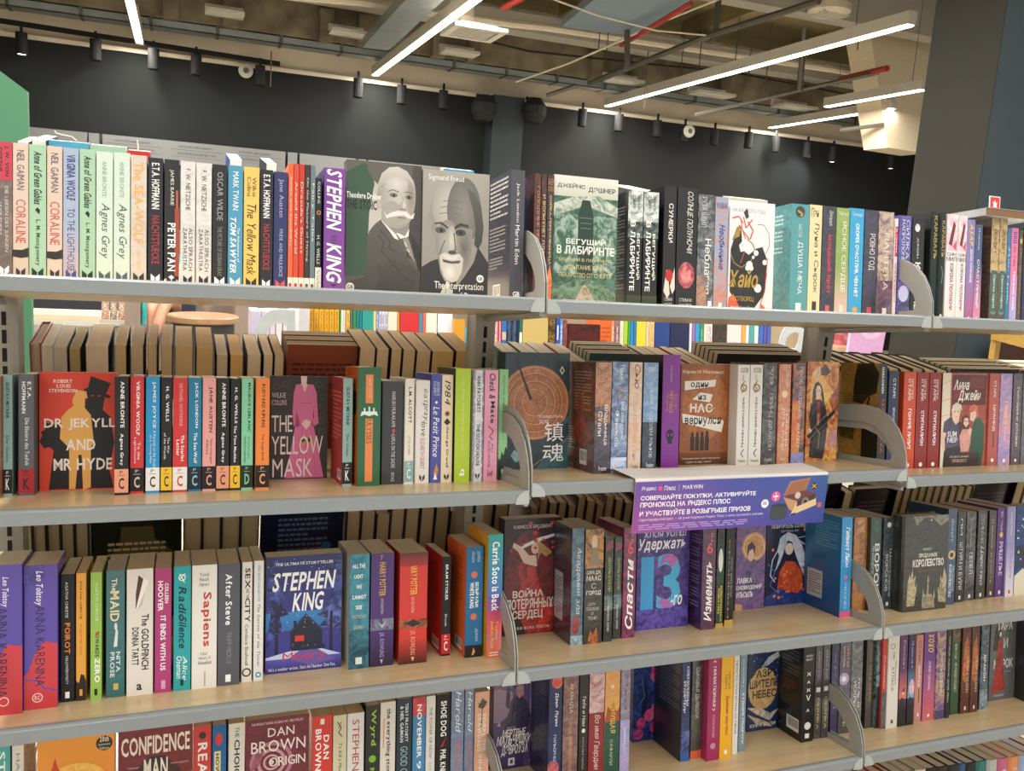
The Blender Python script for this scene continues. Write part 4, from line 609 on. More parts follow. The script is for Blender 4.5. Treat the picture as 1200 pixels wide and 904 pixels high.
('2A','f',-0.8347,0.1993,0.122,0.2066,0.04,'df4530','','m','cfc3aa','vermilion cover-out book with two top-hatted silhouettes, yellow and black, second left shelf',[('f','R 0 0 100 100 e0452e;P 1b1719 12,1 18,34 8,40 2,50 8,52 4,58 22,56 34,60 44,70 56,70 78,80 82,68 92,62 97,40 90,18 94,8 96,1;P 1b1719 0,42 6,36 20,38 30,44 22,50 6,50;P 1b1719 58,70 60,82 56,83 57,86 62,87 66,97 92,91 86,82 92,80 90,78 84,79 82,70;E 72 78 12 8 1b1719;P e0452e 64,80 70,81 70,80;P e0452e 74,80 79,81 79,79.5;P eeb05a 26,44 28,62 36,68 44,72 46,80 58,78 58,70 66,64 70,40 66,36 66,2 56,0 54,30 50,30 46,1 38,1 38,36;E 50 76 8 6 eeb05a;P eeb05a 43,79 45,80 46,85 60,84 61,80 62,78;S 1b1719 1 70,36 78,1;Tbh f4e6dc 18 91 42 94 ROBERT;Tbh f4e6dc 22 87 40 90 LOUIS;Tbh f4e6dc 12 83 48 86 STEVENSON;Tbh f6ece2 6 51 98 61 DR JEKYLL;Tbh f6ece2 34 34 72 43.5 AND;Tbh f6ece2 18 17 94 27 MR HYDE')]),
('2A','s',-0.7114,0.125,0.0217,0.2023,0.13,'1b1b1d','','m','cfc3aa','black book, white title and peach C label, first such from left, second left shelf',[('s','Tdb f4f4f2 42 57 70 96 ANNE BRONTE;Tdb f4f4f2 36 25 64 52 Agnes Grey;X eba182 3a2420 C')]),
('2A','s',-0.6877,0.135,0.0218,0.2022,0.13,'d4373c','','m','cfc3aa','red book with white lettering and black C label, right of black one, second left shelf',[('s','Tdb f4f4f2 44 50 70 96 VIRGINIA WOOLF;Td f4f4f2 54 29 74 44 To the;Td f4f4f2 26 26 46 48 Lighthouse;X 17171a e8c8c0 C')]),
('2A','s',-0.6629,0.135,0.0223,0.2017,0.13,'2397d2','','m','cfc3aa','azure book with white lettering and white C label, right of red one, second left shelf',[('s','Tdb f4f4f2 46 56 72 96 JAMES JOYCE;Td f4f4f2 54 22 72 54 A Portrait of the Artist;Td f4f4f2 26 26 44 50 as a Young Man;X f2f0ee 2a3a4a C')]),
('2A','s',-0.6385,0.135,0.0179,0.2012,0.13,'1b1b1d','','m','cfc3aa','black book, white lettering and yellow C label, first such from left, second left shelf',[('s','Tdb f4f4f2 44 62 72 92 H. G. WELLS;Td f4f4f2 58 34 78 48 The War;Td f4f4f2 26 29 46 52 of the Worlds;X f2c62e 2a2416 C')]),
('2A','s',-0.6191,0.135,0.0234,0.2006,0.13,'d4373c','','m','cfc3aa','red book with white title and white C label, right of black one, second left shelf',[('s','Tdb e2a29a 44 58 68 95 NATHANIEL HAWTHORNE;Tdb f4f4f2 56 27 80 50 The Scarlet;Tdb f4f4f2 24 32 48 46 Letter;X f2f0ee c33 C')]),
('2A','s',-0.594,0.135,0.0218,0.2008,0.13,'1b7fa6','','m','cfc3aa','deep teal book with white title and navy C label, second left shelf',[('s','Tdb f4f4f2 46 56 74 96 JACK LONDON;Tdb f4f4f2 42 25 68 52 The Sea-Wolf;X 17233a 9cc C')]),
('2A','s',-0.5705,0.135,0.0223,0.201,0.13,'eba6a2','','m','cfc3aa','salmon pink book with dark lettering and black C label, second left shelf',[('s','Tdb 3a2024 44 52 74 92 JANE AUSTEN;Td 3a2024 54 24 74 46 Northanger;Td 3a2024 24 32 44 46 Abbey;X 17171a eba6a2 C')]),
('2A','s',-0.5468,0.135,0.0214,0.2005,0.13,'1b1b1d','','m','cfc3aa','black book, white title and peach C label, second such from left, second left shelf',[('s','Tdb f4f4f2 42 57 70 96 ANNE BRONTE;Tdb f4f4f2 36 25 64 52 Agnes Grey;X eba182 3a2420 C')]),
('2A','s',-0.5236,0.135,0.0169,0.1999,0.13,'1b1b1d','','m','cfc3aa','black book, white lettering and yellow C label, second such from left, second left shelf',[('s','Tdb f4f4f2 44 60 70 92 H. G. WELLS;Tdb f4f4f2 36 25 62 58 The Time Machine;X f2c62e 2a2416 C')]),
('2A','s',-0.5048,0.135,0.0202,0.2008,0.13,'86cfa8','','m','cfc3aa','mint book with dark lettering and black label, right of black one, second left shelf',[('s','Tdb 1c3a30 54 52 78 96 MAURICE LEBLANC;Td 1c3a30 54 28 70 48 Arsene Lupin;Td 1c3a30 24 24 42 48 Gentleman-cambrioleur;X 17231e 86cfa8 D')]),
('2A','s',-0.4805,0.1303,0.0238,0.2009,0.13,'f08a42','','m','cfc3aa','orange book with dark lettering and black C label, right of mint one, second left shelf',[('s','Tdb 4a2a18 44 56 68 95 RUDYARD KIPLING;Td 4a2a18 40 26 62 50 The Jungle Book;X 17171a f0b080 C')]),
('2A','f',-0.4438,0.2495,0.1095,0.202,0.02,'3b3b40','33333a','m','cfc3aa','charcoal cover-out book with woman in long pink dress, right of orange one, second left shelf',[('f','R 0 0 100 100 3a3a3f;O 10 90 4 6 4c4c54;O 25 92 4 6 4c4c54;O 84 92 4 6 4c4c54;O 92 80 4 6 4c4c54;O 82 70 4 6 4c4c54;O 12 78 4 6 4c4c54;O 28 80 4 6 4c4c54;O 92 62 4 6 4c4c54;O 84 56 4 6 4c4c54;O 90 46 4 6 4c4c54;P ecdcd6 52,100 53,93 46,90 58,84 68,90 62,93 63,100;P e07db0 44,92 54,92 59,84 64,92 74,92 80,84 82,66 84,54 72,50 72,56 76,60 74,70 74,56 86,22 94,1 26,1 36,30 44,56 44,68 48,60 52,54 48,50 40,52 38,66 40,84;S bf5a90 1 50,74 70,74;S bf5a90 .8 56,50 46,4;S bf5a90 .8 62,50 62,4;S bf5a90 .8 70,50 80,4;P ecdcd6 54,54 62,48 68,52 70,56 60,58;E 62 38 12 4 c9934a;E 56 38 4 2 3a3a3f;E 68 38 4 2 3a3a3f;Th d9d6d2 2 79 26 84 WILKIE;Th d9d6d2 2 72 28 77 COLLINS;Th f2efea 2 46 38 62 THE;Th f2efea 2 24 92 42 YELLOW;Th f2efea 4 2 74 20 MASK')]),
('2A','s',-0.3237,0.1371,0.0184,0.2022,0.13,'8fb3ad','','m','cfc3aa','grey teal book with dark lettering and red back cover, second left shelf',[('s','Tdb 26363a 34 56 68 92 GUSTAV MEYRINK;Td 26363a 36 28 66 48 Der Golem;X 17171a e8e8e8 K'),('b','R 0 0 100 100 a8353a;L 15 40 85 88 d98a88 12;K 60 4 90 14')]),
('2A','s',-0.2984,0.1259,0.0439,0.2233,0.13,'24623a','','g','cdc4b2','thick green book with orange panels and crown mark, second left shelf',[('s','R 34 70 66 94 e8884a;R 34 4 66 57 e8884a;Td f2c49a 42 75 58 91 JAMES JOYCE;Td 6a4a20 38 36 62 56 ULYSSES;P e6ecea 12,59 18,63 82,63 88,59 70,60.5 50,59 30,60.5;S e6ecea 6 30,63 30,66;S e6ecea 6 50,63 50,67;S e6ecea 6 70,63 70,66'),('b','R 0 0 100 100 e2702c;R 10 60 90 80 1c1c1c')]),
('2A','s',-0.2499,0.1366,0.0407,0.1973,0.13,'34353b','','g','cdc4b2','dark grey book with small white capitals, right of thick green one, second left shelf',[('s','Td cfcfd0 46 56 64 90 HARUKI MURAKAMI;E 56 52 8 2 c8405a;Td cfcfd0 46 16 64 49 KAFKA ON THE SHORE;Td cfcfd0 46 3 62 12 VINTAGE')]),
('2A','s',-0.206,0.1344,0.0181,0.2025,0.13,'ebe6da','','m','cfc3aa','cream book with dark capitals and teal C label, second left shelf',[('s','Tdb 33332f 38 58 72 92 L.M. ALCOTT;Td 8a867c 38 28 62 46 LITTLE WOMEN;X 8fb5b6 eef4f4 C')]),
('2A','s',-0.1833,0.1392,0.0277,0.1992,0.13,'e9e5e2','','m','cfc3aa','white book with handwritten style title, right of cream one, second left shelf',[('s','Tdi 8a8478 50 76 84 92 eat,;Tdi 555 48 60 82 78 pray,;Tdi 333 40 46 78 60 love;Td b46a60 36 14 66 44 ELIZABETH GILBERT;M 444 5 20')]),
('2A','s',-0.1532,0.1386,0.0205,0.2119,0.13,'5258a8','','m','cfc3aa','indigo book with white script title, right of white one, second left shelf',[('s','Td d9dcf2 52 80 80 93 ANTOINE DE;Td d9dcf2 20 80 46 93 EXUPERY;C 50 74 12 fff;Tdi ffffff 22 24 80 70 Le Petit Prince;P d2904a 30,8 60,18 80,12 60,5;P fff 30,3 50,9 70,3')]),
('2A','s',-0.1317,0.1391,0.0229,0.2104,0.13,'ecdcbc','','m','cfc3aa','cream book with black numerals and eye mark, right of indigo one, second left shelf',[('s','Tdi 2a2420 26 72 76 95 1984;C 50 64 24 c9884a;C 50 64 12 2a2a2a;P 3a3028 20,56 50,60 80,56 50,53;Tdb 4a3c30 38 14 66 52 George Orwell;M 2a2420 5 22')]),
('2A','s',-0.1067,0.1322,0.0315,0.2234,0.13,'b3cf2c','','g','cdc4b2','lime green book with faint white lettering, right of cream one, second left shelf',[('s','Td dcea9a 44 28 58 92 HOW TO KILL YOUR FAMILY BELLA MACKIE;Tub ffffff 34 6 66 12 b'),('b','R 0 0 100 100 26281e')]),
('2A','s',-0.0683,0.136,0.0217,0.2204,0.13,'e4e4e6','c4c8da','g','cdc4b2','white sketchy book with black capitals, blue edges, right of lime green one, second left shelf',[('s','LV 0 0 18 100 2c2f55 3;LV 84 0 100 100 2c2f55 3;Tdb 222 34 62 66 95 ANN PATCHETT;Tdb 222 34 14 66 52 THE DUTCH HOUSE;M 444 5 22')]),
('2A','s',-0.0438,0.1401,0.0287,0.2206,0.13,'eaa3bf','','g','cdc4b2','pink book with hand lettered black title, right of white sketchy one, second left shelf',[('s','Tdbi 2a2026 34 74 80 97 Check &;Tdb 2a2026 46 52 78 72 Mate;S 2a2026 5 30,50 70,45 40,40 66,37;Td 6a2a6a 56 26 72 34 ALI;Td 6a2a6a 30 12 48 36 HAZELWOOD;S a04a6a 5 34,10 34,4 50,8 50,4 66,9 66,4')]),
('2A','s',-0.0109,0.1467,0.0196,0.2224,0.13,'8cc48c','','g','cdc4b2','light green book with black hillside at foot, right of pink one, second left shelf',[('s','Td 2a5a3c 42 58 62 95 AGATHA CHRISTIE;Td 5aa070 42 36 62 56 CARDS;P 1c2a20 0,0 0,20 25,18 40,26 60,22 80,30 100,28 100,0;R 36 6 64 10 8cc48c')]),
('2B','f',0.0186,0.1943,0.1452,0.2442,0.05,'27414a','1d3138','g','cdc4b2','teal and copper cover-out book with large white brush characters, leftmost, second middle shelf',[('f','A 0 0 100 100 27424a 1d3138;C 46 57 54 a8643e be7f56;O 46 57 50 53 c98f66;O 46 57 42 43 d3a27c;O 46 57 40 41 8c4f30;O 46 57 31 32 d3a27c;O 46 57 29 30 8c4f30;O 46 57 19 20 d3a27c;S 8c4f30 .7 49,57 86,78;S 8c4f30 .7 49,57 12,78;S 8c4f30 .7 49,57 90,50;S 8c4f30 .7 49,57 52,88;S 8c4f30 .7 49,57 66,30;S d3a27c .8 46,82 50,86 54,82 44,84.6 56,84.6;S d3a27c .8 20,70 28,74 26,68;S d3a27c .8 72,72 78,68 74,66;S 8c4f30 1 30,80 36,76;S 8c4f30 1 66,80 60,76;PA 2c5462 3f6d7a 50,0 50,14 74,32 100,46 100,0;PA 2c4450 1d3138 0,12 20,10 40,18 60,26 84,36 100,40 100,30 60,8 50,0 0,0;PA 8fb9c4 5f94a4 10,12 16,17 24,12 32,9 18,6;S b98a62 1 44,2 100,26;P 15171b 15,95 17,95 42,60 38,59;P e9d9c0 84,85 88,89 92,85 88,81;P 27424a 86,85 88,87 90,85 88,83;Th f0e6d6 52 43 91 47 Усмиритель;Th f0e6d6 54 38.5 68 42.5 душ;Th fff 62 23.5 92 40 镇;Th fff 60 6 93 21.5 魂')]),
('2B','s',0.177,0.0957,0.0358,0.2271,0.13,'4a4552','c98a5c','s','b9b2a4','copper and dusk wrapped book with thin white title, second middle shelf',[('s','A 0 62 100 100 c08a66 8a5a44;A 0 0 100 45 2a2a36 5a5060;Th fff 30 3 80 7 Freedom;Td f0eae4 56 26 82 62 Владычица;Td f0eae4 20 34 46 56 Стали'),('b','A 0 0 100 100 33262a 7a4430;L 25 55 85 92 b98a6a 13;L 4 18 30 40 a8a8a8 9;K 48 6 74 20;PA a8452a 55281e 20,30 50,80 60,50 95,30 60,22')]),
('2B','s',0.2167,0.0996,0.037,0.2289,0.13,'4c6489','9ab0d0','s','b9b2a4','blue cloudy wrapped book with orange characters, right of copper and dusk one, second middle shelf',[('s','Td e6ecf6 56 30 80 64 Восхождение;Td e6ecf6 22 24 48 56 Феникса;Td d98a4a 40 66 62 78 ЖЖ;Td dfe6f2 46 82 70 98 Томас;A 0 0 100 14 cfdcf0 8aa0c8;Th 223 30 3 80 7 Freedom')]),
('2B','s',0.2617,0.11,0.0305,0.2281,0.13,'d9c9b8','e2a97e','s','b9b2a4','cream and peach wrapped book with faint white script title, second middle shelf',[('s','Tdi 6a5040 40 76 84 98 Сью;Td c2a088 30 10 70 72 Птица госпожи Линь;Th 553 30 3 80 7 Freedom')]),
('2B','s',0.3014,0.121,0.0344,0.228,0.13,'35495e','16202b','s','b9b2a4','blue and black wrapped book with pale vertical title, second middle shelf',[('s','A 0 45 100 100 6f93bd 9ab6d6;Td dde6f0 30 92 70 96 ИНЭС;Td c9d4e0 42 12 70 80 СДЕЛКА С КОРОЛЕМ ЭЛЬФОВ;Th fff 30 3 80 7 Freedom')]),
('2B','s',0.367,0.1547,0.044,0.2451,0.13,'84339a','','g','cdc4b2','purple book with black skull and gold lettering, second middle shelf',[('s','Td c9a0d2 40 76 54 90 ЮЛИЯ РУДЫШИНА;Td c9884a 66 52 84 66 ОБЩЕСТВО;Tdb c9884a 40 48 62 68 МЕРТВЫХ;Td c9884a 20 50 34 66 ЭРУДИТОВ;E 48 29 22 5 1c0f22;R 36 21 60 26 1c0f22;E 38 29 6 1.4 84339a;E 58 29 6 1.4 84339a'),('b','R 0 0 100 100 1d1216')]),
('2B','f',0.4303,0.1838,0.1273,0.2257,0.03,'9c5a2c','7c4420','g','cdc4b2','brown cover-out book with torn paper strips, four silhouettes, right of purple one, second middle shelf',[('f','A 0 0 100 100 9c5a2c 8a4a24;EA 50 60 46 36 b87034 9c5a2c;G 0 0 100 12 4a2814 7c4420;Th f2e6d0 4 90 88 94 Карен М. Макманус;P ece8e0 8,74 70,78 72,85 56,84 8,83;P ece8e0 24,65 60,62 66,70 40,72;P ece8e0 6,42 86,32 90,42 88,44 4,51;Tbh 222 20 76 56 82 один;Tbh 222 36 64.5 52 69.5 из;Tbh f2efe8 20 52 66 61 НАС;S d8d2c8 1 16,58 70,56;Tbh 1c1c1c 10 38 84 47 вернулся;E 26 30 3 3 24140c;R 22 14 30 28 24140c;E 36 30 3 3 24140c;R 32 14 40 28 24140c;E 46 30 3 3 24140c;R 42 14 50 28 24140c;E 56 31 3 3 24140c;R 52 14 60 29 24140c;Th e6d8c0 6 5 84 7.5 Национальный книга продолж;Th e6d8c0 14 1.5 66 3.5 один из нас лжет')]),
('2B','s',0.558,0.152,0.0313,0.2261,0.13,'e9e7e2','','g','cdc4b2','white paperback, bronze dagger ornament, first such from left, second middle shelf',[('s','S b98a5c 10 60,84 30,80 56,76 34,72;O 50 77 18 28 8a6a50;Th 555 20 92 84 97 ХОЛЛИ;Td 333 36 84 50 90 БЛЭК;Tdb 33352f 40 18 64 68 ЖЕСТОКИЙ ПРИНЦ;S 333 6 66,16 40,12 60,8;Th 333 20 3 80 6 Freedom')]),
('2B','s',0.5915,0.1522,0.0333,0.2265,0.13,'e9e7e2','','g','cdc4b2','white paperback, bronze dagger ornament, second such from left, second middle shelf',[('s','S b98a5c 10 60,84 30,80 56,76 34,72;O 50 77 18 28 8a6a50;Th 555 20 92 84 97 ХОЛЛИ;Td 333 36 84 50 90 БЛЭК;Tdb 33352f 40 18 64 68 ЖЕСТОКИЙ ПРИНЦ;S 333 6 66,16 40,12 60,8;Th 333 20 3 80 6 Freedom')]),
('2B','s',0.6263,0.152,0.0382,0.2311,0.13,'222226','6a6a6c','s','b9b2a4','black wrapped book with silvery gothic lettering, right of white one, second middle shelf',[('s','Td b9b6b0 42 78 72 97 ЭЛФ;Td b9b6b0 42 14 72 70 ПРИНЦ ДРАКОН;Th ddd 24 3 76 7 Freedom')]),
('2B','s',0.6738,0.1581,0.0334,0.2289,0.13,'d59a78','c9704e','s','b9b2a4','peach wrapped book with pale moon and white lettering, right of black one, second middle shelf',[('s','Td f0e2d4 56 78 80 94 САРА ХАШЕМ;C 50 70 24 f2dcae;Td f6e6d4 30 14 56 56 ДОЧЬ ЛУНЫ;Td f6e6d4 62 18 80 50 МАРИ;Th f6e6d4 24 3 76 7 Freedom')]),
('2B','s',0.7177,0.1644,0.0364,0.2322,0.13,'3a465e','cd7a3a','s','b9b2a4','slate and orange wrapped book with faint vertical title, right of peach one, second middle shelf',[('s','A 0 0 60 62 d98a3c c8503a;Td b9bfd0 44 44 74 96 ПРОБУЖДЕНИЕ;Td f0e0c0 36 16 64 40 АКАДЕМ;A 0 0 100 10 9aa0d8 6f78c0')]),
('2B','f',0.7711,0.1802,0.0923,0.2363,0.04,'8a4a2c','e0a050','s','b9b2a4','fiery orange wrapped book with armoured long-haired warrior, second middle shelf',[('f','A 0 0 100 100 b8542c e8b45c;PA e9a23c f3cf7a 10,60 14,88 40,96 60,80 84,70 96,60 90,44 60,60;PA 6a3a28 3c2420 40,92 56,98 74,90 60,86 44,86;PA d9d2cc b09a90 24,82 36,96 42,90 34,82 26,80;PA 8a3c24 c46a3a 70,62 100,78 100,50 84,48;PA 1b181c 2f282c 12,4 16,30 8,46 14,56 26,62 44,62 60,56 68,40 64,20 56,2;PA 241c1e 3a2c2a 18,52 18,70 24,78 34,80 46,76 54,66 58,52 50,56 46,66 30,66 24,56;P e8c9b4 28,72 29,66 36,62 43,66 45,72 40,76 32,76;E 33 71 1.6 .8 2a1c1c;E 40 71 1.6 .8 2a1c1c;S b0605a .9 34,66.4 39,66.4;PA 8a2c2c 6c2024 32,60 42,60 46,46 42,36 34,40;PA c08060 8a5a48 34,48 42,48 40,36 34,36;P e2c0a8 8,34 18,32 22,28 12,26;P e2c0a8 78,48 86,50 90,44 80,42;S 14141a 9 6,24 90,50;S 6c6c7a 1.6 4,20 88,46;S 9a9aaa 1.2 20,32 92,56;S 3a3a44 3 10,16 70,36;S c9a06a 1.2 30,34 44,28 40,12;PA e8a040 f6d070 58,2 66,8 74,4 84,14 98,10 98,2;PA b87a8a d09a80 70,26 98,32 98,16 76,14;S 0e0e12 2 30,8 34,26;S 6a5a5a 1 20,6 28,30')]),
('2B','s',0.9293,0.12,0.0244,0.2351,0.13,'1d2624','','g','cdc4b2','dark green black book with white and red vertical lettering, second middle shelf',[('s','Tdb e6e6e0 30 70 60 96 МАККАММОН;Tdb c8403c 40 36 74 64 ЦАРЬ;Tdb c8503c 34 10 66 34 ГРЕХА'),('b','A 0 0 100 100 b0843c 94702e;PA 2c2c18 1c1f12 35,60 60,58 75,66 95,70 100,90 85,100 45,99 38,84;S 2c2418 5 70,52 78,66;L 8 56 70 68 5c4420 5;PA 4c4216 6c5c20 4,22 40,20 42,36 4,38;P 1f1a10 60,0 60,50 100,54 100,0')]),
('2B','s',0.9589,0.12,0.0312,0.2175,0.13,'1f2c50','','g','cdc4b2','navy book with pale capitals, behind bracket, right of dark green black one, second middle shelf',[('s','Tdb d6d9e2 40 70 66 92 СТАРК;Tdb d6d9e2 40 36 66 60 КРАСАВИЦА')]),
('2C','s',1.0075,0.12,0.0384,0.2329,0.13,'cf4b25','','g','cdc4b2','orange red book with white capitals, leftmost, second right shelf',[('s','Td f4e6de 60 72 76 93 КРИСТИНА;Tdb f4e6de 34 70 56 93 СТАРК;Tdb ffffff 40 20 66 62 ГОНЧИЕ ЛИЛИТ;C 50 4 12 fff')]),
('2C','s',1.048,0.12,0.0376,0.2323,0.13,'8f2220','','g','cdc4b2','crimson book, white capitals, first such from left, second right shelf',[('s','Td f4e6de 60 72 76 93 КРИСТИНА;Tdb f4e6de 34 70 56 93 СТАРК;Tdb ffffff 40 24 66 60 СТИГМАЛИОН;C 50 4 14 fff')]),
('2C','s',1.0875,0.12,0.037,0.2317,0.13,'8f2220','','g','cdc4b2','crimson book, white capitals, second such from left, second right shelf',[('s','Td f4e6de 60 72 76 93 КРИСТИНА;Tdb f4e6de 34 70 56 93 СТАРК;Tdb ffffff 40 24 66 60 СТИГМАЛИОН;C 50 4 14 fff')]),
('2C','f',1.1337,0.125,0.1497,0.2316,0.03,'7d3c34','8c4a3e','g','cdc4b2','reddish brown cover-out book with three drawn young people, right of crimson one, second right shelf',[('f','A 0 0 100 100 9c4a3c b0604e;R 0 0 18 100 e6dcc6;S c9a080 1 0,88 18,92;S c9a080 1 0,70 18,73;S c9a080 1 0,54 18,56;R 21 66 96 98 5c1f1c;R 24 72 44 84 7c2c28;R 60 84 92 96 743028;R 46 56 96 66 a84c3c;S 5c1f1c 1.4 52,58 52,65;S 5c1f1c 1.4 58,58 58,65;S 5c1f1c 1.4 66,58 66,65;Q 1c1a22 2c2a3a 6,0 8,20 14,34 40,36 44,20 42,0;PA 5a5270 474058 4,38 6,48 18,53 34,52 42,46 42,22 10,20;P 3a2a34 34,52 44,46 50,30 46,20 40,24 40,40;P e6c6ae 24,50 26,56 38,56 38,48 31,45;P ead0ba 22,60 23,52 30,48 38,52 41,60 38,64 26,64;PA e4dfd4 cfc8ba 21,60 24,66 32,69 42,66 44,60 40,62 38,64 26,64 23,58;E 28 59 1.6 .7 3a2a2a;E 36 59 1.6 .7 3a2a2a;S b07a6a .8 30,53.6 35,53.6;Tbh e9e9f6 14 32 34 38 SUM;Tbh e9e9f6 14 26 36 31.5 МЕР;P e6c2aa 2,38 0,28 6,16 10,18 8,30 12,36;PA 6c302c 4e2220 42,40 44,52 52,56 60,53 62,42 58,34 46,32;P e9c6ae 48,46 50,52 58,52 60,46 54,42;E 52 48.6 1.4 .6 3a2020;E 57 48.4 1.4 .6 3a2020;PA e2a89c cf8f84 40,32 46,40 56,40 66,40 66,26 60,16 44,16;P e8beaa 58,36 70,32 72,38 62,42;Q 1c4234 2f5c48 62,0 64,20 66,36 72,50 86,52 94,44 95,20 90,0;P e8c6ae 62,58 62,50 70,48 76,54 74,60;PA d0684a e08a68 58,58 62,65 70,67 78,64 80,56 76,52 74,60 64,60;P 2a1a20 10,0 10,14 84,14 84,0;Q 2c1c22 3a2228 22,0 22,15 80,15 80,0;Th e0c2b6 21 9.5 62 12.5 МУЗЫКАЛЬНЫЙ;Th e0c2b6 26 4.5 58 8 ПРИВОРОТ;Tbhi f6eeea 24 82 58 93 Анна;Tbhi f6eeea 34 69 84 82 Джейн')]),
('2C','s',1.2838,0.12,0.0339,0.2316,0.13,'b75a50','','g','cdc4b2','brick pink book with white capitals and dark drip, second right shelf',[('s','Tdb f2e2de 40 74 64 92 СТАРК;Tdb f4e9e4 38 38 66 66 ЦИАНИД;S 4a2020 8 54,36 54,20;C 50 6 14 fff')]),
('2C','s',1.3206,0.12,0.0405,0.232,0.13,'9a8ac6','d0a2c0','s','b9b2a4','lilac wrapped book with pink vertical title, right of brick pink one, second right shelf',[('s','PA e0a890 c888b0 10,30 50,40 90,26 90,60 40,70;Td e6c6e8 40 28 66 70 Письма;C 50 5 12 fff')]),
('2C','s',1.3647,0.12,0.0318,0.2324,0.13,'443840','5c4c58','s','b9b2a4','dusky book with white script title, right of lilac one, second right shelf',[('s','Tdi e6dce0 34 20 72 86 Унесённые розами;C 50 5 12 fff')]),
('2C','s',1.399,0.12,0.0346,0.2328,0.13,'66646a','48464e','s','b9b2a4','dim grey wrapped book with faint lettering, right of dusky one, second right shelf',[('s','Td a9a6ac 34 20 66 86 Другая сторона')]),
('3A','s',-0.9016,0.0725,0.0518,0.25,0.11,'5b4aa8','','g','cdc4b2','thick violet and crimson book with white signature, cut by frame, leftmost, third left shelf',[('s','P cf3a44 0,0 100,0 100,45 60,47 35,40 12,26 0,24;Tdbi f0eaf4 40 72 62 92 Leo Tolstoy;Td 2a1c4a 26 12 58 72 ANNA KARENINA;O 48 9 12 15 f0dcd8')]),
('3A','s',-0.8489,0.0831,0.0503,0.2438,0.11,'5b4aa8','','g','cdc4b2','thick violet and crimson book with white signature on whole spine, third left shelf',[('s','A 0 86 60 100 43358a 5b4aa8;P cf3a44 0,0 100,0 100,45 60,47 35,40 12,26 0,24;S 5b4aa8 5 0,21 40,20 60,14 100,12;Tdbi f0eaf4 30 72 56 96 Leo Tolstoy;Td 2a1c4a 34 16 62 72 ANNA KARENINA;O 40 8 13 16 f0dcd8;Thb f0dcd8 32 6.5 48 9.5 RC')]),
('3A','s',-0.7965,0.1009,0.0218,0.2212,0.13,'16161a','','m','cfc3aa','black book with orange capitals, right of thick violet and crimson one, third left shelf',[('s','Td e6e4e0 34 66 54 94 AGATHA CHRISTIE;Tdb f08a34 30 38 68 62 POIROT;Td e6e4e0 36 14 56 36 HALLOWEEN PARTY;R 34 3 64 8 fff'),('f','R 0 0 100 100 7a2420')]),
('3A','s',-0.7724,0.0999,0.0156,0.2218,0.13,'eaa845','','m','cfc3aa','amber book with dark foot, right of black one, third left shelf',[('s','Td 4a3010 36 64 60 94 AGATHA CHRISTIE;Td c9842a 36 36 60 60 NEMESIS;P 2a1c10 0,0 0,16 30,14 50,21 80,20 100,15 100,0;R 36 4 64 9 eaa845')]),
('3A','s',-0.7497,0.0942,0.0178,0.223,0.13,'9ac25a','','m','cfc3aa','apple green book with white and red lettering, right of amber one, third left shelf',[('s','Td dcecc0 42 62 70 92 AGATHA CHRISTIE;Tdb 2a3a1c 42 34 76 54 TOWARDS;Tdb ffffff 38 14 84 33 ZERO;C 58 52 14 d8382c;R 36 4 62 9 1c2416')]),
('3A','s',-0.7256,0.0981,0.0299,0.2229,0.13,'1c6e70','2a5f68','s','b9b2a4','teal wrapped book with cream capitals and maid figure, third left shelf',[('s','Tdb e8ddb0 30 84 58 94 The;Tdb e8d9a0 22 60 70 84 MAID;P d8e4e0 40,40 54,56 64,52 60,40;E 52 56 8 3 e6dcd0;Tdb d6e2e2 54 20 76 36 NITA;Tdb d6e2e2 22 16 46 36 PROSE;R 40 6 66 11 d8b45a'),('f','R 0 0 100 100 8a2a26')]),
('3A','s',-0.6928,0.0955,0.0428,0.2238,0.13,'e6e1d8','','m','cfc3aa','thick white book with torn paper flap and handwritten title, third left shelf',[('s','P 5a3a30 34,80 44,95 62,92 34,68;P cfc9c2 36,66 78,94 60,72;P f6f4f0 64,93 84,90 30,64;Tdb 2a2826 56 20 84 64 The GOLDFINCH;Tdb 2a2826 20 24 46 54 DONNA TARTT;Thb 222 38 4 58 9 a')]),
('3A','s',-0.6473,0.0954,0.0272,0.222,0.13,'b23f7c','','m','cfc3aa','magenta book with bold white capitals, right of thick white one, third left shelf',[('s','Tdb ffffff 60 72 82 88 COLLEEN;Tdb ffffff 18 66 50 90 HOOVER;Tdb ffffff 34 18 66 62 IT ENDS WITH US;R 40 3 66 10 e0a8c4')]),
('3A','s',-0.6163,0.0955,0.0285,0.2236,0.13,'2aa7ae','','m','cfc3aa','turquoise book with white face drawing and script, right of magenta one, third left shelf',[('s','O 48 91 16 21 fff;S fff 5 34,90 66,94;S fff 5 34,94 62,87;Tdbi 103a44 28 56 74 84 Radio;Tdbi 103a44 30 34 76 60 Silence;Tdi fff 54 8 80 28 Alice;Tdi fff 18 10 50 28 Oseman;R 40 4 60 9 103a44')]),
('3A','s',-0.586,0.0939,0.0424,0.2237,0.13,'ece9e2','','m','cfc3aa','thick white book with large red title, right of turquoise one, third left shelf',[('s','Th 333 30 91 66 94 Yuval;Th 333 30 87 66 90 Noah;Th 333 30 83 66 86 Harari;Tdb c33a32 36 34 78 78 Sapiens;Th 555 34 27 62 29.5 A Brief;Th 555 28 23 76 26 History of;Th 555 26 19.5 78 22.5 Humankind;LV 48 2 58 14 999 1')]),
('3A','s',-0.5419,0.0953,0.0378,0.2221,0.13,'595a64','','m','cfc3aa','grey book with white title, faint author, right of thick white one, third left shelf',[('s','Tdb ffffff 34 50 64 92 After Steve;Td 8a8c96 40 18 62 44 TRIPP MICKLE;R 36 3 60 9 fff')]),
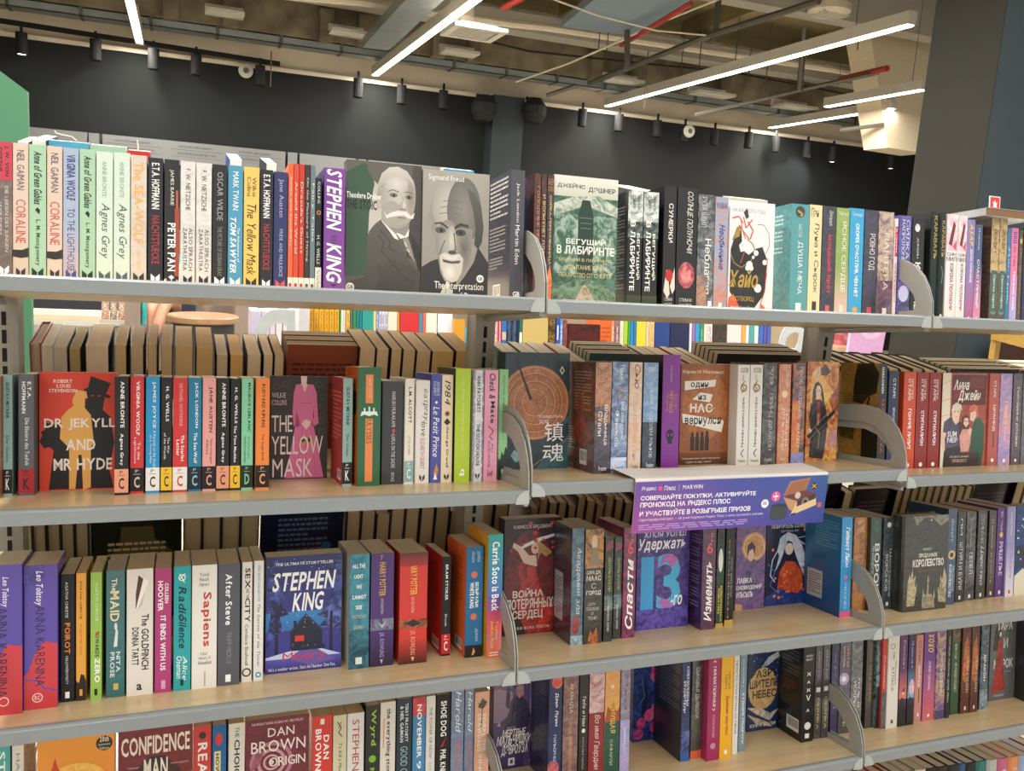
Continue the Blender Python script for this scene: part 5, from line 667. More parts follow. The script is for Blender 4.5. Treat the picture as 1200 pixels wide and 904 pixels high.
('3A','s',-0.5003,0.1023,0.0183,0.2222,0.13,'e8e4dc','','m','cfc3aa','white paperback with dark stacked title, right of grey one, third left shelf',[('s','Tdb 222 30 78 80 95 SEX;Td 222 40 70 70 78 AND THE;Tdb 222 30 50 80 70 CITY;Td 333 34 14 66 48 Candace Bushnell;O 50 8 30 44 333')]),
('3A','s',-0.4789,0.1023,0.017,0.2232,0.13,'e9e8e4','','m','cfc3aa','slim white paperback with small spaced lettering and blue seal, third left shelf',[('s','Td 4aa0b8 36 66 66 96 PERS RENDI HARGREAVES;Tdi 555 36 12 66 64 The Success of the Titanic;C 50 5 30 3a9ac8;C 50 5 14 fff')]),
('3A','f',-0.4554,0.1279,0.1416,0.2223,0.045,'1d2565','2c3c88','g','cdc4b2','indigo cover-out book with house in snowy forest, white brush title, third left shelf',[('f',"G 0 0 100 100 3a3a9a 1d2565;G 0 36 100 52 2f6ab8 2a86c4;PA 10174a 4a5cb4 0,20 8,60 0,70 6,90 0,100 14,98 22,84 14,80 24,66 16,64 30,50 18,48 22,36 12,34;PA 10174a 4a5cb4 100,20 92,60 78,54 88,68 76,68 90,84 78,84 94,100 100,100;PA 1a2254 6a7cd0 80,54 66,48 80,44 70,38 96,34 100,60;R 12 14 16 50 0d1236;R 84 14 88 50 0d1236;P 0e1230 32,20 32,34 52,47 74,34 74,20;P 1d2655 30,34 52,50 76,34 72,34 52,46 34,34;R 38 26 50 31 d8342c;P 0e1230 56,20 56,30 64,37 74,30 74,20;R 36 38 40 44 0e1230;P c8d8f0 0,0 0,14 30,18 74,18 100,12 100,0;G 0 0 100 12 2a2a7a 5a5ab8;P 6c5ca8 30,12 46,19 66,19 92,8 60,4;R 34 18 78 22 14183c;Thb e6e6f0 12 92 88 94.5 THE ULTIMATE STORYTELLER;Tbhi fafafa 8 70 92 86 STEPHEN;Tbhi fafafa 34 52 76 68 KING;Th d8345a 22 8 78 17 Misery;Th f0f0f6 4 2 92 5 He's a number writer. She's his Number One Fan.;N e6ecff 60 .8 2 20 98 98")]),
('3A','s',-0.3031,0.1069,0.0386,0.2222,0.13,'3f96a8','2a6f8c','g','cdc4b2','sea blue book with stacked white capitals, right of indigo one, third left shelf',[('s','A 0 0 100 34 16485a 3a7f8f;Thb fff 14 88 78 91.5 ALL THE;Thb fff 24 79 66 82.5 LIGHT;Thb fff 34 70 60 73.5 WE;Thb fff 14 61 84 64.5 CANNOT;Thb fff 32 52 64 55.5 SEE;Th cfc08a 14 44 86 47 ANTHONY;Th cfc08a 24 35 68 38 DOERR;R 34 4 66 10 dfeef2'),('b','R 0 0 100 100 c9cfcc')]),
('3A','s',-0.2618,0.1071,0.0453,0.2217,0.13,'4c2c74','','g','cdc4b2','thick dark purple book with gold title, silver band, third left shelf',[('s','G 0 0 100 40 2a1c40 4c2c74;A 0 32 100 42 8a94a6 4a3a6a;P c9c6d0 30,40 50,34 70,40 50,36;Th e2b050 40 94 50 98 7;Tdb d8a84a 36 62 64 92 HARRY POTTER;Td c9c2d8 40 46 58 60 and the Deathly Hallows;Td b9a6d8 36 8 60 30 J.K. ROWLING;P c9c2d8 50,2 44,6 56,6')]),
('3A','s',-0.2062,0.1024,0.056,0.2199,0.13,'d4342a','','g','cdc4b2','thick scarlet book with gold title, dark band, third left shelf',[('s','G 0 0 100 22 3c1c1c c63428;A 0 32 100 40 4a2222 c86a40;P 2a1414 20,37 50,40 80,36 50,33;Th e2b050 42 94 50 98 5;Tdb f0b84a 38 62 62 92 HARRY POTTER;Td f2c0a0 42 46 56 60 and the Order of the Phoenix;Td f2b090 36 8 58 30 J.K. ROWLING;P f2c0a0 50,2 44,6 56,6;G 0 88 100 100 a82a26 5c2220')]),
('3A','s',-0.1136,0.1256,0.0188,0.2019,0.13,'1c1a1c','','m','cfc3aa','slim black book with red foot label and red back, third left shelf',[('s','Tdb f4f4f2 36 56 66 92 BRAM STOKER;Td f4f4f2 36 30 60 42 Dracula;X c8262c fff C'),('b','R 0 0 100 100 b3221f;L 15 35 80 90 7c1a18 12;K 50 3 86 14')]),
('3A','s',-0.0717,0.1008,0.0365,0.2236,0.13,'1f6ea0','','m','cfc3aa','blue book with two lines of white capitals, red emblems, third left shelf',[('s','R 0 0 100 11 16161a;Td c9d6e2 62 86 80 96 ДЖЕК;Td c9d6e2 30 86 48 96 ЛОНДОН;E 48 75 18 3 d8705c;E 48 37 18 3 d8705c;Tdb fff 56 45 78 68 БЕЛЫЙ КЛЫК;Tdb fff 24 45 48 68 WHITE FANG;Td c9d6e2 56 14 74 26 ДЖЕК;P e8a04a 40,2 50,9 60,5 50,2'),('b','R 0 0 100 100 e2662a;L 20 45 84 88 b44a1c 12;K 50 4 84 14')]),
('3A','s',-0.0307,0.086,0.0314,0.25,0.13,'3f9fae','','g','cdc4b2','rainbow book with white serif title, yellow orange foot, right of blue one, third left shelf',[('s','G 0 50 100 100 4a6ab8 2aa6a0;G 0 0 100 50 ee7a52 6a4ea8;G 0 20 100 38 e8605c c84a7c;Tdb fff 28 38 78 94 Carrie Soto is Back;Td f2d24a 52 14 76 30 Taylor;Td f2d24a 20 8 48 30 Jenkins Reid;L 20 1 80 5 fff 2'),('b','R 0 0 100 100 e6a52c;L 20 35 84 88 b87a1c 12')]),
('3B','f',0.0472,0.2028,0.133,0.2546,0.04,'45181c','20121a','g','cdc4b2','dark red cover-out book with swordswoman in red gown, leftmost, third middle shelf',[('f','A 0 0 100 100 35171a 1a0f16;EA 46 50 44 40 7c2024 4a161a;PA b83228 7c1c1e 30,40 24,60 40,66 56,58 64,40 100,10 96,0 40,0 20,30;PA e04438 a82a24 66,20 100,36 100,30 80,8 60,0;P e2c4b0 34,62 24,72 14,76 16,80 30,76 44,68 56,68 58,58 44,60;E 54 74 7 5 e2c0a8;PA c9a06a a87c4c 52,82 62,80 84,70 74,66 64,70 58,62 60,74;P e6e6ea 30,74 62,80 90,84 88,86 60,83 30,77;P b9302c 40,58 56,58 54,46 42,46;N d8342c 14 5 5 66 98 96;Th e9dcd0 16 91 84 94.5 КАРИССА БРОДБЕНТ;Tbh e6dcd4 16 32 70 40 ВОЙНА;Tbh e6dcd4 6 22 88 31 ПОТЕРЯННЫХ;Tbh e6dcd4 16 12.5 70 21 СЕРДЕЦ;Th e9dcd0 10 4.5 82 7.5 Битва всех богов')]),
('3B','s',0.1632,0.1065,0.0284,0.2478,0.0949,'5c7c90','3a4c64','s','b9b2a4','steel blue wrapped book with silver script title, shield, third middle shelf',[('s','Tdi cfd9e0 36 26 78 84 Академия зла;EA 40 17 34 8 8a2a34 b0505a;A 0 0 100 8 a9c0d0 5c7c90'),('b','A 0 0 100 100 23283a 15182a;R 10 16 56 58 b9bdc4;L 14 20 52 54 70747c 12;L 20 62 80 90 4a5068 10')]),
('3B','s',0.1924,0.1031,0.0428,0.2451,0.13,'2a2826','3a3632','s','b9b2a4','black wrapped book with golden masked figure on top, third middle shelf',[('s','A 0 66 100 100 c9883c 3a2418;E 50 88 16 7 d8c0a0;P 8a7a60 20,68 40,84 62,84 84,68;Thb e6dcc8 10 60 90 64 САРА ДЖ.;Thb e6dcc8 10 55 90 59.5 МААС;Th ccc2b0 36 48 62 53 С;Thb e6dcc8 10 42 90 46.5 ГОРОД;Th ccc2b0 20 33 60 36 ДОМ;Th ccc2b0 10 29 80 32 ПЛАМЕНИ;Th ccc2b0 40 25 50 28 И;Th ccc2b0 20 21 70 24 ТЕНИ;PA c8703a 3a2418 20,0 84,0 70,14 50,8 34,12')]),
('3B','s',0.2402,0.1043,0.02,0.2265,0.13,'1d2324','33403c','s','b9b2a4','slim dark slate book, yellow green capitals, first such from left, third middle shelf',[('s','PA c83a5a 5a2a3a 10,86 90,90 84,96 20,95;Tdb a9b44a 34 48 70 80 ДОЛЛЬ КУКЛИ;A 0 30 100 44 8aa0a0 33403c;Td e6e6e0 34 10 62 34 ФРАНЧЕСКА ЗАППИЯ')]),
('3B','s',0.2684,0.1155,0.019,0.2217,0.13,'1d2324','33403c','s','b9b2a4','slim dark slate book, yellow green capitals, second such from left, third middle shelf',[('s','PA c83a5a 5a2a3a 10,86 90,90 84,96 20,95;Tdb a9b44a 34 48 70 80 ДОЛЛЬ КУКЛИ;A 0 30 100 44 8aa0a0 33403c;Td e6e6e0 34 10 62 34 ФРАНЧЕСКА ЗАППИЯ')]),
('3B','s',0.2892,0.1131,0.0305,0.2411,0.13,'5c2148','a83a6c','s','b9b2a4','crimson purple book with white script, red numeral six, third middle shelf',[('s','Tubi ffffff 20 8 80 72 Спасти;Thb e8505c 30 76 76 88 6;Tu f0a0a8 60 88 76 96 го')]),
('3B','f',0.3433,0.1513,0.1343,0.2281,0.04,'3a3488','5c4aa8','g','cdc4b2','violet smoke cover-out book with giant blue numeral thirteen, third middle shelf',[('f','A 0 0 100 100 2c2a6c 6a4aa8;Th f0e6f6 12 91 92 97 ХЛОЯ УОЛШ;Tbhi fff 2 76 92 90 Удержать;Tbh 3aa8e4 8 20 32 72 1;Tbh 4ab6e8 38 18 84 74 3;PA c86ab0 7a6ad8 40,62 50,73 66,74 78,68 70,60 56,66;PA c86ab0 8a7ad8 40,26 56,18 70,22 60,28 50,30;Tbhi fff 66 22 88 32 -го;A 0 0 100 20 6a5ac0 3a2c84')]),
('3B','s',0.4871,0.1122,0.0357,0.2326,0.13,'4a2048','6c2f5c','s','b9b2a4','plum book with white script, red numeral six, right of violet smoke one, third middle shelf',[('s','Tubi ffffff 20 8 76 66 Изменить;Thb e8505c 30 74 76 85 6;Tu f0a0a8 60 86 76 94 го'),('b','A 0 0 100 100 2a1c44 4a2a66;L 30 20 92 92 8a78b0 22')]),
('3B','s',0.5293,0.1176,0.0201,0.2259,0.13,'2c4a34','1c2c22','g','cdc4b2','slim dark green book with yellow title and pale vase, third middle shelf',[('s','E 50 68 30 12 e6ecea;Tdb e2d24a 56 6 80 42 ЮБКИЖНАЯ;Tdb e2d24a 22 14 48 40 ЛАВКА ГРЕЗ;R 0 0 100 4 c8a44a')]),
('3B','s',0.5561,0.1218,0.0235,0.2236,0.13,'15171c','','g','cdc4b2','slim black book with gilt foot and fine lines, third middle shelf',[('s','Td c8a44a 30 8 44 90 ХРОНИКИ;Td 8fa4b8 56 30 76 70 КРИС ВРЕМЕНИ;R 0 0 100 6 c8a44a')]),
('3B','f',0.6509,0.2157,0.0844,0.2194,0.03,'8a6aa0','c9986c','g','cdc4b2','mauve cover-out book with child at round window, white title, third middle shelf',[('f','A 0 0 100 100 8a6aa0 5a4484;C 60 70 42 d8a870 c98a5c;O 60 70 34 36 f0dcb0;PA 4a3a6a 7c6c98 30,20 34,50 44,58 64,56 70,40 70,20;E 50 62 11 8 e8c0a8;PA 2a1c30 3c2a44 36,58 38,72 52,76 64,70 62,60 56,68 44,66;Tbh fff 4 30 56 36 ЛАВКА;Tbh fff 2 22 90 28.5 СНОВИДЕНИЙ;Tbh fff 4 14 60 20.5 ИЛЬСЫЛЬ;P d8b080 0,0 24,0 24,6 0,8')]),
('3B','f',0.7446,0.2247,0.1373,0.2117,0.03,'1c2244','16183a','g','cdc4b2','midnight cover-out book with white haired figure in red robe, third middle shelf',[('f','A 0 0 100 100 1a2044 141a38;Tbh e6e2ea 10 90 90 96 ПОХИТИТЕЛЬ СОЛНЦА;Th c9c4d6 30 86 70 88.5 СВЕТЛАНА ЛИН;PA b83a2a d8602c 24,10 30,40 44,52 64,50 80,36 84,10;PA 2a4aa0 1c2c5c 0,10 30,20 70,12 100,24 100,0 0,0;PA dfe6f4 b0bcd8 24,66 30,80 46,86 64,82 78,70 90,50 96,30 88,40 80,46 90,26 78,40 66,56 60,66 56,74 46,76 40,66 30,50 20,40 28,58;E 50 66 9 7 f0dcd0;S cfd8ee 2 30,70 14,54 10,36 20,28;S cfd8ee 2 70,76 94,66 98,50;S 4a6ad0 2 4,50 20,40 10,24 30,14;S cfd8ee 1.4 60,78 90,80;C 84 88 4 e08a3c;C 88 78 3 e08a3c;C 14 66 3 e08a3c;N e8903c 22 4 20 6 90 44')]),
('3B','s',0.86,0.0948,0.0315,0.2395,0.1284,'3a9ad8','','g','cdc4b2','bright blue book with white lettering and pink foot, right of midnight one, third middle shelf',[('s','Tdbi fff 40 50 76 90 Габвест Лисы;C 50 40 16 e27a9a;Td d6ecf8 40 8 60 36 ЭКСМО;R 0 0 100 6 e86a8a'),('b','G 0 0 100 100 1c4a86 2c76a8;L 30 66 92 94 5c9ac8 10;R 10 12 52 40 b9c0c8;L 14 15 48 37 5a6068 9')]),
('3B','s',0.9264,0.127,0.0408,0.2297,0.13,'b9783a','8a5424','s','b9b2a4','tawny leather book with dark lettering, behind bracket, right of bright blue one, third middle shelf',[('s','Td 5a3014 40 60 70 84 КАРЕН МОР;Td 5a3014 36 20 70 56 КОРОНА;PA d8a860 8a5424 20,84 80,84 76,98 26,96')]),
('3B','s',0.9676,0.116,0.0332,0.23,0.13,'1c4032','2a2c28','s','b9b2a4','bottle green book with tall silver capitals, right of tawny leather one, third middle shelf',[('s','Tdb d6dad6 40 6 84 72 ВОРОНЫ;Td d6dad6 14 40 34 70 ЛИ БАРДУГО;EA 50 90 30 6 2a6a4a 1c4032')]),
('3C','s',1.0085,0.1157,0.0301,0.2281,0.13,'343c42','565e64','s','b9b2a4','gunmetal wrapped book with silver gothic lettering, leftmost, third right shelf',[('s','C 50 92 22 e6e6e6;Td d6dad8 22 20 52 60 ВОРОНОВ;Td d6dad8 60 14 80 66 Шестерка;R 40 4 66 8 eee')]),
('3C','f',1.039,0.0803,0.1375,0.2351,0.045,'242520','2c2d28','sh','b9b2a4','black crow cover-out book with pale crow over castle, right of gunmetal one, third right shelf',[('f','A 0 0 100 100 252621 30312b;PA 8c8878 5c5a50 18,100 26,90 50,97 60,94 82,88 100,94 100,100;PA 1c1d1a 33342e 30,92 44,98 62,97 72,93 84,88 72,90 62,80 54,74 50,84 40,86;C 60 95 1.6 e8d8b0;Th d9d6cc 42 63 62 66 ЛИ БАРДУГО;Tbh e2dfd6 34 55.5 76 60.5 ПРОДАЖНОЕ;Tbh e6e3da 20 46.5 92 54.5 КОРОЛЕВСТВО;Th a8342c 32 41 74 43.5 Шестерка воронов;PA a49c80 6c6654 44,8 44,14 50,18 54,16 57,34 60,16 64,18 72,12 74,6 74,2 44,2;P b0a88c 55,30 57,38 59,30;P b0a88c 45,14 46,24 48,16;P b0a88c 70,12 72,22 74,12;PA b9ac84 7c7458 8,6 10,30 6,24 14,40 16,34 20,46 22,34 28,38 26,26 32,30 26,6;PA b9ac84 7c7458 82,8 80,24 84,20 86,36 90,30 94,44 100,34 100,6;R 18 58 19 74 555')]),
('3C','s',1.1986,0.1,0.0291,0.2438,0.13,'2c4866','3c587a','s','b9b2a4','navy blue wrapped book with gold round medallion, right of black crow one, third right shelf',[('s','C 50 52 40 d8b46a;C 50 52 22 1c2c40;Td c9d6e6 30 66 60 90 ЛИ БАРДУГО;Tdb e2e8ee 26 8 56 42 КОРОЛЕВСТВО;Td e2e8ee 64 14 82 40 Продажное')]),
('3C','s',1.2416,0.1102,0.0281,0.2331,0.13,'17181a','','s','b9b2a4','black wrapped book with silver capitals, right of navy blue one, third right shelf',[('s','Td d6d6d2 30 36 70 66 ШТУРМ И;Td d6d6d2 30 14 70 33 БУРЯ;Td d6d6d2 36 74 60 94 ЛИ;R 40 3 62 7 eee')]),
('3C','s',1.2771,0.1147,0.0331,0.2306,0.13,'232326','6a6a70','s','b9b2a4','blackish wrapped book with silver sparkle and title, right of black one, third right shelf',[('s','Td cfcfd2 40 30 74 54 ПЕПЕЛ;Td a9a9ae 40 60 60 92 РОЗЕНВАЙН;R 40 3 62 7 eee')]),
('3C','s',1.3172,0.1151,0.0312,0.2309,0.13,'1e1e20','4a4a4e','s','b9b2a4','ink black wrapped book with white script title, right of blackish one, third right shelf',[('s','Tdi d6d6d6 30 16 70 60 Царство;Td a9a9ae 30 64 66 96 СТЕФАНИ;R 40 3 62 7 eee')]),
('3C','s',1.3608,0.1194,0.0256,0.2283,0.13,'2c2320','4a3a30','s','b9b2a4','umber wrapped book with faint grey lettering, right of ink black one, third right shelf',[('s','Td 9a8f86 30 16 66 90 Камень и кость;R 40 3 62 7 eee')]),
('3C','s',1.3886,0.1187,0.0294,0.2338,0.13,'5c3180','','g','cdc4b2','purple hardback with white lettering, right of umber one, third right shelf',[('s','Td e6dcf0 34 24 74 62 РИШЕЛЬЕ;E 50 70 20 3 e2c04a;Td e6dcf0 36 74 62 96 Ю. Чур;R 40 3 62 7 eee')]),
('3C','s',1.4184,0.114,0.0296,0.2378,0.13,'9a98c8','','g','cdc4b2','pale lilac book with white foot and red script, right of purple one, third right shelf',[('s','G 0 0 100 60 e6e2ec 8a8cc4;Td e8e6f4 36 68 62 94 Аманда Мэрси;Tdi c23a5a 40 20 74 48 Герой другой;R 40 3 62 7 c33')]),
('3C','f',1.4485,0.1127,0.1495,0.2387,0.03,'2a4a86','1c3060','g','cdc4b2','night blue cover-out book with pale snowy hill, cut by frame, third right shelf',[('f','A 0 0 100 100 25468a 18305c;P e2dcc8 0,0 0,22 20,30 44,20 100,26 100,0;P 1a2a4c 0,30 10,56 16,40 24,50 26,32;N f0ecd8 30 3 0 40 96 96;R 2 44 20 56 16223c;R 6 47 10 50 f0c84a')]),
('4A','s',-0.9067,0.11,0.0259,0.2368,0.13,'4aa09a','','g','cdc4b2','teal book with white capitals, at frame corner, leftmost, fourth left shelf',[('s','Tdb e8f0ee 30 50 70 96 START')]),
('4A','s',-0.8782,0.11,0.0184,0.2347,0.13,'d9d5cc','','m','cfc3aa','off-white book with brick pattern beside it, right of teal one, fourth left shelf',[('s','Td 8a867c 34 60 66 94 HARUN;R 30 30 70 50 aaa'),('f','A 0 0 100 100 b08468 c9b4a0')]),
('4A','f',-0.8386,0.11,0.1239,0.2556,0.03,'e08028','e89030','g','cdc4b2','orange cover-out book with mosque skyline, round black badge, right of off-white one, fourth left shelf',[('f','G 0 0 100 100 e8742a f0a030;EA 50 60 40 14 f6c860 f0a840;P c8401c 0,0 0,50 6,50 6,64 14,68 18,72 22,80 26,72 32,68 34,58 38,56 40,64 43,66 46,64 46,52 60,48 64,48 66,54 70,56 74,54 76,48 100,44 100,0;C 86 86 11 1f1c1c;Tbh f4e6c8 80 87 92 91 20th;Th f4e6c8 78 84 94 86 Anniversary;Th f4e6c8 80 81.5 92 83.5 Edition;Thb fff 8 20 92 34 KITE RUNNER;Th fff 20 8 80 14 BESTSELLER')]),
('4A','f',-0.7093,0.11,0.1269,0.2474,0.03,'7a1c22','5a1418','g','cdc4b2','dark maroon cover-out book with large cream capitals, suited figure, fourth left shelf',[('f','A 0 0 100 100 7c2026 6a181e;PA 3a1216 4a161a 10,0 14,60 34,72 62,74 84,62 92,0;PA 1c1618 2a1a1e 34,40 40,74 60,74 66,40 50,30;Tbh efe6d6 4 76 96 90 CONFIDENCE;Tbh efe6d6 34 58 66 72.5 MAN;Th d9c0b0 12 66 28 68 "A political epic";Th d9c0b0 70 66 94 68 A devastating portrait;Th d9c0b0 14 63 24 64.5 Guardian;Tbh efe6d6 10 44 88 48 THE MAKING OF THE BREAKING')]),
('4A','s',-0.5808,0.11,0.0313,0.2285,0.13,'cf3530','','g','cdc4b2','red book with huge white capitals, right of dark maroon one, fourth left shelf',[('s','Tdb f4f0ec 24 40 78 86 REACH;E 50 92 20 3 1c1c1c')]),
('4A','s',-0.5477,0.11,0.025,0.2261,0.13,'2068a8','','m','cfc3aa','blue book with cream title strip, right of red one, fourth left shelf',[('s','R 14 0 60 78 e6dca0;Tdb 1c2c4a 24 10 50 76 HOW TO STOP TIME;E 46 88 26 5 d8403c')]),
('4A','s',-0.5187,0.11,0.029,0.2252,0.13,'e6e2da','','m','cfc3aa','white book with black spaced capitals, right of blue one, fourth left shelf',[('s','Td 444 40 88 66 97 THE;Tdb 222 36 50 70 86 CHOICE;C 50 35 20 c8a040')]),
('4A','f',-0.487,0.11,0.118,0.2267,0.03,'7c2434','5c1826','g','cdc4b2','burgundy cover-out book with white capitals over spiral, right of white one, fourth left shelf',[('f','A 0 0 100 100 7a2236 5c1628;O 40 62 28 34 b8788a;O 40 62 18 23 c89aa4;O 40 62 10 13 d8b0b8;C 40 62 4 e6d0d4;PA a86274 8a4456 6,56 14,70 30,74 20,60;Th f0d8d8 8 95 90 97 THE BREAKTAKING GLOBAL NO. 1 BESTSELLER;Th f6f0ee 34 84 76 91.5 DAN;Th f6f0ee 8 71 94 81 BROWN;Th f6f0ee 36 58 94 66 ORIGIN;Th f0d8d8 20 30 80 34 THE LOST SYMBOL')]),
('4A','s',-0.3632,0.11,0.0392,0.219,0.13,'d5362c','','g','cdc4b2','red book with white stacked name, right of burgundy one, fourth left shelf',[('s','R 40 92 60 97 f4e6de;Tdb fff 56 60 84 82 DAN;Tdb fff 16 50 46 88 BROWN;P 2a1a18 24,38 78,42 78,46 24,44')]),
('4A','s',-0.3224,0.11,0.0265,0.2153,0.13,'d9d2b4','','m','cfc3aa','beige book with black twig and script, right of red one, fourth left shelf',[('s','S 2a2a22 7 30,94 60,88 40,84 66,80;S 2a2a22 5 60,94 40,88;Tdi 3a3a30 34 30 66 74 To Kill a Mockingbird')]),
('4A','s',-0.2942,0.11,0.0331,0.2155,0.13,'e4e2de','','m','cfc3aa','white book with thin red capitals, right of beige one, fourth left shelf',[('s','Td b2413c 30 46 70 94 STEPHEN;R 30 28 70 40 5c8aa0')]),
('4A','s',-0.2578,0.11,0.0281,0.2267,0.13,'1c1e1c','','g','cdc4b2','black book with acid green lettering, right of white one, fourth left shelf',[('s','Tdb 9ac83a 30 64 74 96 Wyrd;C 50 52 26 7ab83a;Tdb 9ac83a 34 20 66 44 INTO THE')]),
('4A','s',-0.2283,0.11,0.031,0.2297,0.13,'e4dfd6','','m','cfc3aa','off-white book with black lowercase title, right of black one, fourth left shelf',[('s','Tdb 2a2a2a 34 34 70 94 the everything store;S d87a3c 5 24,86 20,60')]),
('4A','s',-0.1947,0.11,0.0314,0.2313,0.13,'1c2f3e','','g','cdc4b2','navy book with white capitals, ornate lower title, right of off-white one, fourth left shelf',[('s','Tdb e6ecf0 54 62 74 96 TERRY PRATCHETT;Tdb e6ecf0 22 62 44 94 & NEIL GAIMAN;Td 9ac0cc 26 20 72 58 GOOD OMENS')]),
('4A','s',-0.1614,0.11,0.0263,0.2305,0.13,'3f88bc','','g','cdc4b2','blue book with red top and white capitals, right of navy one, fourth left shelf',[('s','A 0 84 100 100 c8303c d85a5a;Tdb fff 34 46 70 94 NOVEMBER;Td fff 34 36 70 43 9;Td d6ecf6 36 10 66 32 COLLEEN')]),
('4A','s',-0.1333,0.11,0.0193,0.231,0.13,'e6e3de','','m','cfc3aa','slim white book with grey spaced capitals, right of blue one, fourth left shelf',[('s','Td 6a6a6a 34 44 66 90 THE POWER OF NOW;Td aaa 36 20 62 40 ECKHART')]),
('4A','s',-0.112,0.11,0.0296,0.2313,0.13,'19191b','','m','cfc3aa','black book with bold white capitals, red swoosh, right of slim white one, fourth left shelf',[('s','Tdb fff 32 62 74 94 SHOE DOG;P d8342c 30,52 50,56 76,62 50,53;Tdb fff 32 20 72 50 PHIL KNIGHT')]),
('4A','s',-0.0799,0.11,0.0277,0.2436,0.13,'6c7f9e','8090ac','s','b9b2a4','slate blue wrapped book, silver and pink script, first such from left, fourth left shelf',[('s','Tdi e6ecf4 34 60 76 96 Harold;Td d8566c 30 14 70 54 ЛИСЕН ОДНО')]),
('4A','s',-0.0503,0.11,0.0196,0.2406,0.13,'6c7f9e','8090ac','s','b9b2a4','slate blue wrapped book, silver and pink script, second such from left, fourth left shelf',[('s','Tdi e6ecf4 34 60 76 96 Harold;Td d8566c 30 14 70 54 ЛИСЕН ОДНО')]),
('4A','s',-0.0286,0.11,0.0321,0.2264,0.13,'e2ad92','','g','cdc4b2','peach book with palm drawing and cream capitals, right of slate blue one, fourth left shelf',[('s','S 3a3a2c 5 20,90 50,84 80,88;S 3a3a2c 5 50,84 44,66;PA 3a3a2c 5c5c3c 20,86 50,94 84,90 50,84;Tdb f4e6da 54 44 78 80 WHERE THE;Tdb f4e6da 20 44 46 80 CRAWDADS;Tdb f4e6da 30 20 54 42 SING')]),
('4B','f',0.0499,0.2123,0.1095,0.2193,0.03,'4a3478','6c4c90','s','b9b2a4','violet cover-out book with dark haired boy, slanted white title, leftmost, fourth middle shelf',[('f','Q 2c1f5c 6a5590 0,0 0,100 100,100 100,0;Q 8f7298 a98aa6 0,50 0,86 40,80 46,56 34,46;Q 7a5f86 9a7c98 0,84 0,100 60,100 56,84;PA 8a7ab8 d2c8ea 78,48 82,100 100,100 100,50;N e9dff4 40 1.2 80 46 98 70;PA 4a3874 5c4886 66,0 76,46 100,48 100,0;Q 1d1638 33265c 22,34 26,50 34,60 36,70 48,76 66,72 78,64 82,52 76,40 70,20 30,26;P 231838 26,66 28,82 34,84 36,76 34,62;E 31 83 3 3 2a1b38;PA c99aa0 b0808e 48,84 50,76 56,72 66,76 64,86;PA 1f1426 31203a 42,86 44,96 54,100 66,99 72,92 68,84 64,88 60,90 50,86 46,82;P 33265c 12,48 34,56 32,50 14,44;P d0a6aa 8,46 14,50 16,45;Th d6c8e6 30 41.5 50 44 ЙОНССЕ;Tbhi fff 20 33 72 41 МЕРТВЫЕ;Tbhi fff 8 25 84 35 МАЛЬЧИШКИ;Tbhi fff 18 13 76 25 ДЭВРОУЗА;R 34 3 48 11 f0ecf6;R 38 5 44 9 4a3874;Th e6e0f0 78 4.4 88 6 POPCORN')]),
('4B','s',0.1395,0.11,0.0314,0.2417,0.1008,'1c2c58','24386a','g','cdc4b2','navy book with red and pink flowers, right of violet one, fourth middle shelf',[('s','EA 60 94 40 6 d8504a e88a7a;EA 40 16 44 7 d86a6a 2a4a7a;EA 60 5 44 6 d86a6a f0a0a0;Tdb f0ecec 44 54 72 84 День Луны;Td dce0f0 40 22 60 46 ГИЛЬЕРМО'),('b','A 0 0 100 100 1a2140 242c52;LV 20 20 80 95 4a5684 9')]),
('4B','s',0.1738,0.11,0.0361,0.2394,0.13,'6c4a58','a07a68','s','b9b2a4','mauve brown wrapped book with orange and gold lettering, right of navy one, fourth middle shelf',[('s','Td e2a05c 40 10 66 60 КОРОНА ЗОЛОТЫХ КОСТЕЙ;Td e6d0b0 40 64 64 92 АМАНДА')]),
('4B','s',0.2125,0.11,0.0217,0.2415,0.13,'222120','','g','cdc4b2','black book with white script title, right of mauve brown one, fourth middle shelf',[('s','Tdi e6e6e2 34 50 70 78 Тебе и Нам;Td bbb 36 10 58 40 НАТАЛЬЯ ЩЕРБА;E 50 46 20 2 eee')]),
('4B','s',0.2363,0.11,0.0365,0.238,0.13,'8e2a34','','g','cdc4b2','crimson book with pale misty top and script, right of black one, fourth middle shelf',[('s','A 0 62 100 100 e2c6c8 b0707a;Tdi e6d2d0 30 8 74 60 Во имя Гвардии;C 50 3 14 eee')]),
('4B','s',0.2749,0.11,0.036,0.2394,0.13,'e39a54','','g','cdc4b2','orange topped book with dark green foot with gold title, fourth middle shelf',[('s','A 0 54 100 100 e5a45e e8b070;C 50 84 12 f2e2c0;P a8542c 0,52 20,66 40,62 60,72 80,60 100,64 100,50 0,50;R 0 0 100 51 1d5446;Tdb e6c24a 34 40 74 74 ПРЯНУЩАЯ;Td c8c89a 38 10 60 34 САФАРЛИ')]),
('4B','s',0.3145,0.11,0.0231,0.2415,0.13,'8a8098','a8a0b8','s','b9b2a4','grey lilac wrapped book with dim script title, right of orange topped one, fourth middle shelf',[('s','A 0 0 100 50 b9a8dc 8a9ad0;Tdi 5a4c6a 34 60 72 94 Эхо;Td f0f0f8 38 20 60 42 КРОСС')]),
